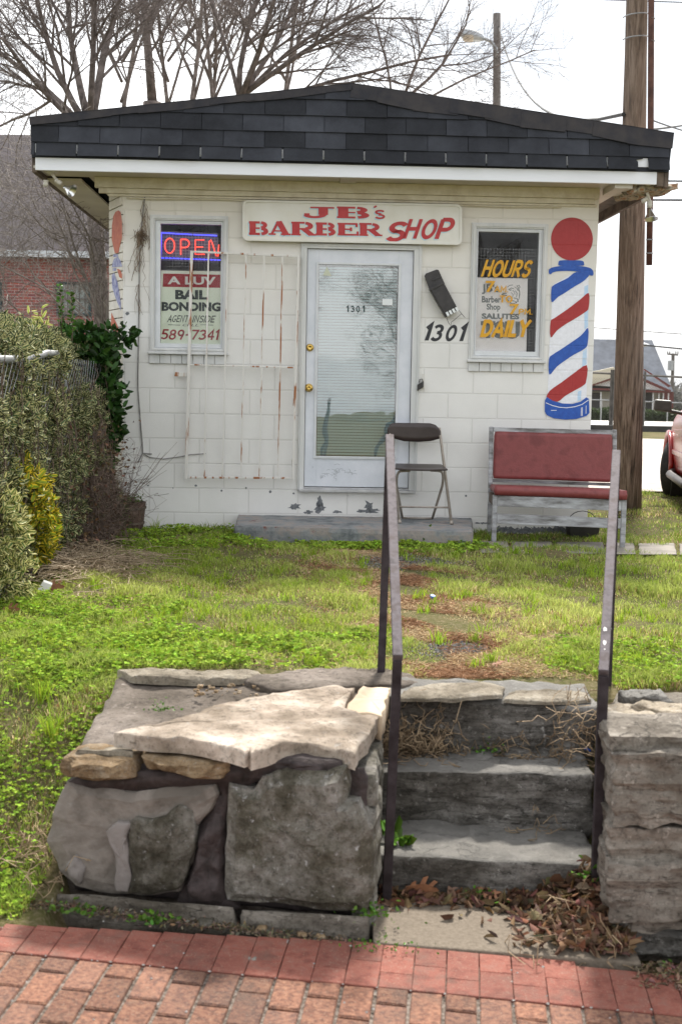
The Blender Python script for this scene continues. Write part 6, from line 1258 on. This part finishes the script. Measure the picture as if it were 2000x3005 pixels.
tree('spreading bare tree with long branches arching right over the roof ridge', b3_, [stem(700,300,Y3,730,-160,0.043), stem(705,290,Y3,860,-80,0.046,-1), stem(706,290,Y3,960,-60,0.037,1), stem(710,280,Y3,1130,20,0.040,-1), stem(760,290,Y3,1330,210,0.028,0), stem(705,300,Y3,590,-120,0.031,1), stem(715,280,Y3,1040,-30,0.031,0)], 4, [8, 7, 6, 4], 24, .055, -.005, ([b3_, b3_.lerp(f3_, .6)+Vector((.1,0,0)), f3_], [.22, .18, .12]))
Y4 = 20.0; b4_ = at(1150,1200,Y4); b4_.z = GZ; f4_ = at(1150,330,Y4)
tree('thin drooping bare tree in front of the street lamp', b4_, [stem(1150,300,Y4,1440,190,0.028), stem(1180,300,Y4,1300,-60,0.025), stem(1235,300,Y4,1560,120,0.019), stem(1235,300,Y4,1530,330,0.014), stem(1150,300,Y4,1130,-20,0.019)], 3, [6, 5, 4], 35, .09, -.01, ([b4_, f4_], [.12, .07]))
for k, (px, tx, Yv, sd) in enumerate(((560,600,24,41), (640,560,26,42), (350,380,25,43), (500,480,27,44), (820,900,26,45), (610,660,28,46))):
    a = at(px,1200,Yv); a.z = .5; f = at(px,420,Yv); tree('slender bare tree in the row behind the shop, '+['second','third','first','fourth','fifth','hindmost'][k]+' of the faint trunks', a, [stem(px,420,Yv,tx,-260,0.046)]+[stem(px+(tx-px)*(120+60*j)/680,300-60*j,Yv,px+(-1)**j*(120+40*j),-60-60*j,.03,1) for j in range(3)], 3, [9, 6, 5], sd, .06, .02, ([a, f], [.12, .08]), group if False else BARK)
# pale brushy thicket in front of the brick building
for k, (px, Yv, sd) in enumerate(((322,12.6,51), (30,15.5,53), (330,13.4,54))):
    a = at(px,1200,Yv); a.z = GZ; st = []
    for j in range(7): q = random.Random(sd*10+j); st.append(stem(px+q.uniform(-15,15), 1010, Yv, px-q.uniform(-40,380)*(1 if px > 100 else .7), q.uniform(350, 850), .013, q.uniform(-1, 1)))
    tree(['brushy bare shrub close to the left wall of the shop', 'brushy bare shrub at the far left edge', 'densest brushy bare shrub under the left eave'][k], a, st, 3, [6, 6, 4] if k < 2 else [9, 7, 5], sd, .17, -.03, None, BARK2, 'bare_shrub', 'shrub', (25, 65))
# trees across the street, seen only as reflections in the door glass
for k, (x, y, sd) in enumerate(((-4,-36,61), (9,-44,62), (-14,-40,63))):
    tree('bare tree across the street, mirrored in the '+['middle','right','left','far right','most distant'][k]+' part of the door glass', (x, y, 0), [((x,y,0), (.2,0,6), 8, .2), ((x,y,2.0), (3,0,4), 6, .1), ((x,y,1.8), (-3,.5,4), 6, .1), ((x,y,1.2), (2.5,.5,3), 5, .08), ((x,y,1.0), (-2.6,.5,2.6), 5, .08)], 4, [11, 8, 7, 5], sd, .09, 0)
# =================================================================== CAR
M['carred'] = pm('car_red', (.30,.012,.010), (.33,.016,.012), 2, .22, spec=.8); M['tyre'] = pm('tyre_rubber', (.012,.012,.013), (.03,.028,.026), 30, .8, .3, 80); M['cglass'] = pm('dark_car_glass', (.012,.014,.016), rough=.04, spec=.9); M['cpl'] = pm('grey_car_plastic', (.055,.05,.045), (.08,.075,.07), 20, .5); M['rim'] = pm('alloy_rim', (.5,.5,.5), rough=.3, metal=1)
ca = R(-9); wf_ = gnd(1962,1463,.53); carP = Vector((wf_.x+.02, wf_.y+.1, .53))
car = thing('parked_car', 'red car with black mirror partly in view at the right edge of the picture', 'car', carP, ca)
CM = PM[car.name]     # local: x to the right across the car, y forward, origin at the near front wheel contact
def cl(x, y, z): return CM @ Vector((x, y, z))
# sections along the body: (y, halfwidth bottom, halfwidth belt, z_bottom, z_belt, z_roof, halfwidth roof)
secs = [(.92,.58,.66,.36,.72,.76,.58), (.80,.76,.82,.28,.80,.86,.70), (.45,.86,.90,.26,.88,.96,.76), (0,.90,.935,.26,.95,1.03,.80), (-.45,.90,.94,.26,.99,1.08,.80), (-.75,.90,.94,.26,1.02,1.20,.74), (-1.35,.90,.94,.26,1.04,1.62,.66), (-2.4,.90,.94,.26,1.06,1.68,.66), (-3.2,.89,.93,.28,1.06,1.64,.64), (-3.7,.84,.88,.34,1.03,1.2,.66)]
mb = MB(); vs = []; ns = 18; W2 = .94
def secpts(s):
    y, hb, hw, z0, zb, zr, hr_ = s; half = [(hb-.06,z0),(hb,z0+.05),(hw-.012,z0+.22),(hw,z0+.40*(zb-z0)),(hw,z0+.62*(zb-z0)),(hw-.015,zb-.07),(hw-.05,zb),(hr_+(hw-hr_)*.35,zb+(zr-zb)*.6),(hr_-.04,zr-.01)]
    return [(x, z) for x, z in half]+[(-x, z) for x, z in half[::-1]]
for s in secs:
    for x, z in secpts(s): vs.append(cl(x+W2-.02, s[0], z))
fs = []
for i in range(len(secs)-1):
    for k in range(ns): a = i*ns+k; b = i*ns+(k+1) % ns; fs.append((a, b, b+ns, a+ns))
fs += [tuple(range(ns)), tuple(range((len(secs)-1)*ns, len(secs)*ns))[::-1]]
mb.add(vs, fs); body = mb.build('body', M['carred'], car, True)
sd_ = body.modifiers.new('s', 'SUBSURF'); sd_.levels = 2; sd_.render_levels = 2
mb = MB(); mb.tube([cl(-.03+.0,.42*cos(a)*1.0, .34+.42*sin(a)) for a in [pi*i/16 for i in range(17)]], .028, 8); mb.build('wheel_arch', M['carred'], car, True)
mb = MB(); mb.lathe(cl(-.010,0,.34), [(.395,0),(.395,.30)], CM.to_3x3() @ Vector((1,0,0)), 32); mb.lathe(cl(-.012,0,.34), [(.0,.005),(.395,.004)], CM.to_3x3() @ Vector((1,0,0)), 32); mb.build('wheel_well', M['black'], car)
steer = Matrix.Rotation(R(-24), 3, 'Z'); axd = (CM.to_3x3() @ (steer @ Vector((-1,0,0)))).normalized()
for (wx, wy, ax, nm) in ((.10,0,axd,1), (.10,-2.75,CM.to_3x3() @ Vector((-1,0,0)),0), (1.72,0,-axd,0), (1.72,-2.75,CM.to_3x3() @ Vector((1,0,0)),0)):
    c_ = cl(wx, wy, .34); mb = MB(); mb.lathe(c_, [(.22,-.10),(.30,-.115),(.335,-.105),(.345,-.08),(.345,.08),(.335,.105),(.30,.12),(.225,.11),(.21,.06)], ax, 40)
    wh = mb.build('wheel', M['tyre'], car, True); mb = MB(); mb.lathe(c_, [(.22,.10),(.205,.085),(.19,.03),(.06,.06),(.05,.075),(0,.078)], ax, 30); q = mb.build('rim', M['rim'], car, True); q.parent = wh
mb = MB(); mb.hexa([cl(-.09,-.78,1.00),cl(-.28,-.74,1.02),cl(-.28,-.86,1.02),cl(-.09,-.90,1.00),cl(-.09,-.78,1.13),cl(-.27,-.75,1.14),cl(-.27,-.86,1.14),cl(-.09,-.90,1.13)]); mb.bar(cl(-.12,-.84,1.02), cl(.04,-.86,.99), .05, .04); mb.build('mirror', M['cpl'], car, bevel=.02)
mb = MB(); mb.tube([cl(-.005,-.46,.33), cl(-.05,-.55,.31), cl(-.05,-2.2,.31), cl(-.005,-2.3,.33)], .045, 8); mb.build('side_step', M['cpl'], car, True)
mb = MB(); mb.bar(cl(-.026,-.50,.80), cl(-.026,-1.9,.84), .016, .02); mb.bar(cl(-.026,-.50,.56), cl(-.026,-2.2,.58), .02, .05); mb.build('side_moulding', M['carred'], car, bevel=.004)
mb = MB(); mb.hexa([cl(.02,-.85,1.06),cl(.0,-2.9,1.08),cl(.1,-2.9,1.08),cl(.12,-.85,1.06),cl(.20,-1.35,1.52),cl(.20,-2.8,1.56),cl(.3,-2.8,1.56),cl(.3,-1.35,1.52)]); mb.build('side_window', M['cglass'], car)
# =================================================================== GRASS, CLOVER, LITTER
def fld(x, y, s, o=0): return .5+.25*(np.sin(x*s+1.3*np.sin(y*s*.7+o)+o)+np.sin(y*s*1.23+1.7*np.sin(x*s*.83+o*2)+2*o))
GR = leafmat('grass_blade', trans=.45, rough=.55)
def sample(n, y0, y1, extra=.35, xa=None):
    y = rng.uniform(y0, y1, n); w_ = .275*y+extra; x = rng.uniform(-1, 1, n)*w_ if xa is None else rng.uniform(xa[0], xa[1], n); return x, y
def keep(x, y):
    k = np.ones(len(x), bool)
    k &= ~((x > lf.x-.02) & (x < rf.x+.03) & (y > lf.y-.02) & (y < 10.8)); k &= ~((x > uL-.02) & (x < uR+.02) & (y > 10.58+x*.035) & (y < 15.5))
    wx0 = np.interp(y, [4.1, 4.4, 5.45], [-1.03, -1.0, -.88]); k &= ~((x > wx0) & (y < 5.36+.0*x) & (x < 1.15)); k &= ~((x >= 1.0) & (y < 5.25) & (y > 3.9))
    k &= ~((x > 1.05) & (x < 3.3) & (y > bA.y-.28) & (y < bA.y+.03+.01*x) & (rng.random(len(x)) > .12))
    k &= y > 4.08+.08*np.sin(x*7); return k
def stones(x, y):   # bare gravelly patches
    d1 = ((x-gnd(1345,1895,GZ).x)/.15)**2+((y-gnd(1345,1895,GZ).y)/.16)**2; d2 = ((x-gnd(1180,1645,GZ).x)/.33)**2+((y-gnd(1180,1645,GZ).y)/.35)**2; return np.minimum(d1, d2)
def grass(n, y0, y1, hmin, hmax, wd, xa=None):
    x, y = sample(n, y0, y1, xa=xa); k = keep(x, y); x, y = x[k], y[k]
    px_ = np.interp(y, [5.2, 6.0, 7.5, 9.5], [.55, .60, .35, .25]); path = np.exp(-((x-px_)/(.16+.05*np.sin(y*4)))**2)*sst(10.3, 9, y); path = np.clip(path*1.7*(.55+.9*fld(x, y, 4.1, .3)), 0, 1)
    st_ = stones(x, y); k = (rng.random(len(x)) > path*.35) & ((st_ > 1) | (rng.random(len(x)) < .12)); x, y, path = x[k], y[k], path[k]
    pat = fld(x, y, 2.3); pat2 = fld(x, y, 5.7, 1.9); pat3 = fld(x, y, 11.3, .7); n = len(x)
    k = rng.random(n) < (.25+.95*pat3*(.4+1.1*pat2)+.5*path); x, y, path, pat, pat2, pat3 = [a[k] for a in (x, y, path, pat, pat2, pat3)]; n = len(x)
    H = rng.uniform(hmin, hmax, n)*(.35+1.25*pat2)*(1-.72*path)*(.7+.6*(pat3 > .6))
    lush = sst(9.0, 9.8, y)*.6+.4*(x < -.9)*sst(6.5, 4.5, y)
    g1 = np.array([.30,.375,.070]); g2 = np.array([.50,.55,.15]); g3 = np.array([.085,.21,.025]); stw = np.array([.78,.62,.38]); br = np.array([.36,.20,.09])
    t_ = np.clip(pat*1.2-.1+rng.normal(size=n)*.18, 0, 1)[:, None]; c = g1*(1-t_)+g2*t_; l_ = np.clip(lush+(pat2 < .35)*.35, 0, 1)[:, None]*rng.random((n, 1)); c = c*(1-l_)+g3*l_
    s_ = rng.random(n) < (.20+.30*(fld(x, y, 3.3, 4) > .62)+.95*path); mixb = (rng.random((n, 1)) < .35); dry = np.where(mixb, br, stw)*rng.uniform(.7, 1.15, (n, 1)); c = np.where(s_[:, None], dry, c)*rng.uniform(.55, 1.35, (n, 1))
    P = np.stack([x, y, gz(x, y)-.003], 1); H = np.where(s_, H*.6, H); return P, H, np.full(n, wd), c
mats = []
Pa, Ha, Wa, Ca = [np.concatenate(z_) for z_ in zip(grass(110000, 4.1, 6.2, .016, .045, .0036), grass(120000, 5.2, 8.0, .02, .05, .0044), grass(120000, 7.5, 10.75, .02, .05, .0055), grass(26000, 10.6, 15.2, .02, .05, .006, (1.9, 5.0)))]
o = blades('grass', Pa, Ha, Wa, .9, GR, Ca); tag(o, 'short uneven lawn of green and straw coloured blades in front of the shop', 'grass', kind='stuff')
# longer tufts
cx, cy = sample(300, 5.4, 10.4); k = keep(cx, cy); cx, cy = cx[k], cy[k]; tx = np.concatenate([np.repeat(cx, 34), np.repeat([at(458,1550,10.4).x], 40), np.repeat([-1.12], 60), np.repeat([-1.2], 60)]); ty = np.concatenate([np.repeat(cy, 34), np.repeat([10.38], 40), np.repeat([4.95], 60), np.repeat([5.15], 60)]); n = len(tx)
r_ = np.abs(rng.normal(size=n))*.035; a = rng.uniform(0, 6.28, n); tx = tx+r_*np.cos(a); ty = ty+r_*np.sin(a); hh = rng.uniform(.035, .085, n); hh[-160:] *= 1.9
o = blades('grass_tuft', np.stack([tx, ty, gz(tx, ty)-.003], 1), hh, np.full(n, .004), 1.0, GR, tint(n, (.26,.37,.03), .6, 1.5)); tag(o, 'longer tufts of green grass scattered through the lawn', 'grass', kind='stuff')
def clover(n, f, size=.014):
    x, y = f(n); k = keep(x, y); x, y = x[k], y[k]; d = fld(x, y, 9, 2)*fld(x, y, 3.1, 5); k = rng.random(len(x)) < -.05+2.4*d; x, y = x[k], y[k]; n = len(x); h = rng.uniform(.008, .045, n)*(.5+fld(x, y, 14))
    P = np.stack([x, y, gz(x, y)+h], 1); P = np.repeat(P, 3, axis=0)+0; a = np.repeat(rng.uniform(0, 6.28, n), 3)+np.tile([0, 2.1, 4.2], n); D = np.stack([np.cos(a), np.sin(a), rng.uniform(-.2, .5, 3*n)], 1)
    return P, D, np.full(3*n, size)*rng.uniform(.7, 1.2, 3*n), np.repeat(tint(n, (.27,.39,.045), .35, 1.5), 3, axis=0)
def f1(n): y = rng.uniform(4.05, 7.0, n); return -(rng.uniform(.86, 1.0, n)*0+rng.uniform(.80, .30*7, n)), y
def f2(n): return rng.uniform(-1.3, .3, n), rng.uniform(5.3, 6.2, n)
def f3(n): return rng.uniform(-1.75, .9, n), rng.uniform(9.3, 10.6, n)
def f4(n): return rng.uniform(.9, 2.2, n), rng.uniform(5.2, 6.0, n)
def f5(n): return rng.uniform(-.85, 1.2, n), lf.y-np.abs(rng.normal(size=n))*.12-.03
CLOV = leafmat('clover_leaf', trans=.3, rough=.9)
Q = [clover(24000, f1, .013), clover(7000, f2, .014), clover(9000, f3, .016), clover(3000, f4, .013), clover(3200, f5, .024)]
o = leaves('clover', *[np.concatenate([q[i] for q in Q]) for i in (0, 1)], np.concatenate([q[2] for q in Q]), np.concatenate([q[2] for q in Q])*.8, CLOV, np.concatenate([q[3] for q in Q]), fold=.1); tag(o, 'low clover and small leafy weeds on the slope left of the stone wall and around the lawn', 'clover', kind='stuff')
# dead leaves and straw at the foot of the steps
def pile(n, f, zf, s0, s1, base, mat=DRY): 
    x, y = f(n); P = np.stack([x, y, zf(x, y)], 1); D = rng.normal(size=(n, 3)); D[:, 2] *= .35; return P, D, rng.uniform(s0, s1, n), tint(n, base, .4, 1.5, .12)
def lp_(n):
    s = rng.random(n); x = np.where(s < .72, .95-np.abs(rng.normal(size=n))*.13, rng.uniform(.16, .9, n)); y = np.where(s < .72, rng.uniform(4.0, 4.42, n), 4.40-np.abs(rng.normal(size=n))*.045); x = np.minimum(x, .985); return x, y
pz = lambda x, y: -.012+np.clip(.07*np.exp(-((x-.93)/.16)**2)*sst(3.95, 4.35, y)+.015*sst(4.30, 4.40, y), 0, .2)*rng.random(len(x))*1.6+.02
P1 = pile(2300, lp_, pz, .022, .060, (.17,.10,.06)); P2 = pile(500, lambda n: (rng.uniform(.95, 1.3, n), rng.uniform(3.8, 3.98, n)), lambda x, y: np.full(len(x), -.03), .01, .025, (.20,.14,.09))
P3 = pile(1500, lambda n: (rng.uniform(-1.2, .1, n), 4.11+.17*(-rng.uniform(-1.2, .1, n)*0)+np.abs(rng.normal(size=n))*.02), lambda x, y: np.full(len(x), .012), .008, .02, (.16,.12,.08))
P3[0][:, 1] = 4.13-P3[0][:, 0]*.175-.065+rng.normal(size=1500)*.018-.028; P3[0][:, 2] = -.035*P3[0][:, 0]-.004
Q = [P1, P2, P3]; L_all = np.concatenate([q[2] for q in Q]); o = leaves('leaf_litter', np.concatenate([q[0] for q in Q]), np.concatenate([q[1] for q in Q]), L_all, L_all*rng.uniform(.25, .7, len(L_all)), DRY, np.concatenate([q[3] for q in Q]), curl=.35); tag(o, 'brown dead leaves piled at the foot of the steps', 'leaf litter', kind='stuff')
def straw_():
    s = rng.random()
    if s < .15: c = np.array([.93-abs(rng.normal())*.13, rng.uniform(3.9, 4.4), -.0]); sc = .030; zb_ = -.03
    elif s < .62: c = np.array([rng.uniform(.18, .42), 4.93+rng.normal()*.02, .37+abs(rng.normal())*.05]); sc = .022; zb_ = .365
    elif s < .72: c = np.array([rng.uniform(.18, .9), 4.92, .365]); sc = .02; zb_ = .362
    elif s < .86: c = np.array([.93+rng.normal()*.05, 4.85+rng.normal()*.06, .40+rng.random()*.22]); sc = .028; zb_ = .36
    elif s < .89: c = np.array([.78+rng.normal()*.07, 4.68, .17]); sc = .02; zb_ = .15
    else: c = np.array([-1.05+rng.normal()*.07, 4.3+rng.random()*.25, .10]); sc = .03; zb_ = .0
    p = c+np.cumsum(rng.normal(size=(9, 3))*sc, axis=0); p[:, 2] = np.maximum(p[:, 2], zb_); p[:, 1] = np.minimum(p[:, 1], c[1]+.03); return p
P = wig(300, straw_); o = tubes_np('dry_stalks', P, np.full(P.shape[:2], .0019), 3, pm('dry_stalk', (.22,.15,.09), (.42,.31,.19), 8, .8)); tag(o, 'curled dry grass stalks caught in the corners of the stone steps', 'dry grass', kind='stuff')
# lobed oak leaves
OAK = pm('oak_leaf_brown', (.20,.085,.04), (.30,.14,.07), 30, .7)
def oak(lbl, c, ax, ay, s):
    pts = [(0,0),(.03,.12),(.16,.10),(.22,.2),(.08,.26),(.10,.36),(.34,.34),(.40,.46),(.16,.50),(.14,.6),(.32,.66),(.30,.78),(.12,.74),(.08,.9),(0,1.0)]; pts = pts+[(-x, y) for x, y in pts[::-1][1:-1]]
    ax, ay = Vector(ax).normalized(), Vector(ay).normalized(); n_ = ax.cross(ay).normalized(); mb = MB(); mb.prism([Vector(c)+ax*x*s+ay*(y-.5)*s+n_*(.10*s*(x*4)**2*.4+.04*s*sin(y*5)) for x, y in pts], -n_*.0012); tag(mb.build('oak_leaf', OAK), lbl, 'leaf')
oak('large lobed brown oak leaf leaning on the bottom step', at(1238,2606,4.36), (.35,-.2,.5), (1,.1,-.12), .12)
oak('rust coloured oak leaf lying flat before the middle of the bottom step', at(1440,2622,4.36), (0,.8,.3), (1,0,.1), .07); oak('brown oak leaf on top of the leaf pile by the right handrail', at(1730,2660,4.26), (.3,.8,.4), (1,-.2,.2), .07); oak('rusty leaf curled in the grass left of the flagstones', gnd(30,1790,.6), (.3,.2,.8), (1,0,.1), .11)
oak('orange dry leaf standing at the edge of the dry grass heap', gnd(160,1722,.61), (.2,.1,.9), (1,.2,0), .12); oak('brown leaf on the lawn behind the top step', gnd(1460,1945,.6), (.2,.8,.3), (1,0,.2), .06)
# flattened straw on the worn path
n = 70000; y = rng.uniform(5.25, 9.6, n); px_ = np.interp(y, [5.2, 6.0, 7.5, 9.5], [.55, .60, .35, .25]); x = px_+rng.normal(size=n)*(.24+.06*np.sin(y*4)); k = keep(x, y) & (fld(x, y, 6.1, 2.2) > .33) & ((stones(x, y) > 1) | (rng.random(n) < .1)); x, y = x[k], y[k]; n = len(x)
a = rng.uniform(0, 6.28, n); D = np.stack([np.cos(a), np.sin(a), rng.uniform(-.05, .35, n)], 1); cc_ = np.where((fld(x, y, 8.3, .4)+rng.normal(size=n)*.15 > .45)[:, None], np.array([[.52,.38,.22]]), np.array([[.36,.20,.11]]))*rng.uniform(.5, 1.25, (n, 1))
o = leaves('straw', np.stack([x, y, gz(x, y)+rng.uniform(.001, .010, n)], 1), D, rng.uniform(.02, .05, n), .0035, DRY, cc_); tag(o, 'flattened straw and brown thatch on the worn path from steps to door', 'straw', kind='stuff')
n = 5000; c_1, c_2 = gnd(1345,1895,GZ), gnd(1180,1645,GZ); s_ = rng.random(n) < .4; x = np.where(s_, c_1.x+rng.normal(size=n)*.085, c_2.x+rng.normal(size=n)*.17); y = np.where(s_, c_1.y+rng.normal(size=n)*.09, c_2.y+rng.normal(size=n)*.18); o = leaves('bare_gravel', np.stack([x, y, gz(x, y)+.002], 1), rng.normal(size=(n, 3))*[1,1,.3], .011, .010, DRY, tint(n, (.27,.255,.24), .4, 1.4), fold=.5); tag(o, 'bare patches of grey gravel showing through the lawn path', 'gravel', kind='stuff')
# leafy weeds
for lb_t, c, n, sz, rad in (('broad leaved weed beside the left handrail on the bottom step', (.21,4.52,.17), 14, .065, .03), ('green sprig growing out from under the bottom step', (.50,4.37,.0), 60, .018, .045), ('little green plant under the top step', (.60,4.93,.375), 40, .015, .035), ('small green weed at the foot of the purple mortar', (-.60,4.115,.02), 50, .02, .035),
    ('low green weeds on the concrete pad edge', (.16,3.99,.0), 70, .012, .06), ('green plant between the right handrail and the layered stone', (.955,4.30,.12), 70, .022, .06), ('small weed growing on the flagstone top', gnd(472,2084,.59), 50, .012, .03), ('leafy plant in front of the concrete landing', gnd(1190,1590,.6), 60, .04, .09), ('weed behind the left handrail at the wall base', (.125,4.13,.05), 60, .018, .04), ('weed on the left end of the brick pavement', (-.86,4.15,.03), 40, .022, .04), ('small weeds at the foot of the layered right wall', (1.22,3.93,-.03), 60, .016, .07)):
    n2 = n; P = np.array(list(c))+rng.normal(size=(n2, 3))*rad*[1, .5, .6]; P[:, 2] = np.maximum(P[:, 2], c[2]-.0); D = rng.normal(size=(n2, 3)); D[:, 2] = abs(D[:, 2])*.5; tt = thing('weed', lb_t, 'weed', c); leaves('foliage', P, D, sz, sz*.62, GREEN, tint(n2, (.075,.16,.02), .6, 1.6), tt)
# little stones and bits
for lb_t, c, s_, mt in (('rusty brown pebble at the foot of the plinth', (-.235,4.09,.012), .017, M['st_ochre']), ('ochre pebble right of the rusty brown one at the plinth', (-.04,4.055,.004), .016, M['st_ochre']), ('flat ochre pebble between two others by the plinth', (-.10,4.062,.004), .015, M['st_ochre']), ('pale flat stone on the smooth red pavers', (-.25,3.87,.006), .015, M['pathst']), ('grey rubble lump left of the weeds at the plinth', (-.42,4.12,.012), .024, M['st_grey'])):
    mb = MB(); c = Vector(c); hexrock(mb, [c+Vector((a*s_, b*s_*.8, q*s_*.45)) for q in (-1, 1) for a, b in ((-1,-1),(1,-1),(1,1),(-1,1))], .006, 40, int(s_*1e4), .006, .008); tag(mb.build('pebble', mt, None, True), lb_t, 'pebble')
mb = MB(); p = gnd(126,1735,.6); mb.prism([p+Vector(q) for q in ((-.03,0,0),(.03,.0,-.0),(.05,.01,.035),(.0,.02,.05))], Vector((.0,.012,.01))); tag(mb.build('paper_scrap', M['pwhite']), 'scrap of white paper beside the dry grass heap', 'litter')
mb = MB(); p = gnd(1268,1753,.6); mb.lathe(p, [(0,.012),(.015,.012),(.016,0),(0,0)], Vector((.2,-.3,1)), 12); tag(mb.build('bottle_cap', M['p_blue']), 'small blue bottle cap lying in the lawn', 'litter')
mb = MB(); p = at(1716,2196,4.86); mb.tube([p, p+Vector((.02,.01,-.012))], .005, 8); tag(mb.build('cigarette_lighter', M['p_blue']), 'tiny blue and white plastic bit in the dry stalks of the top step', 'litter')
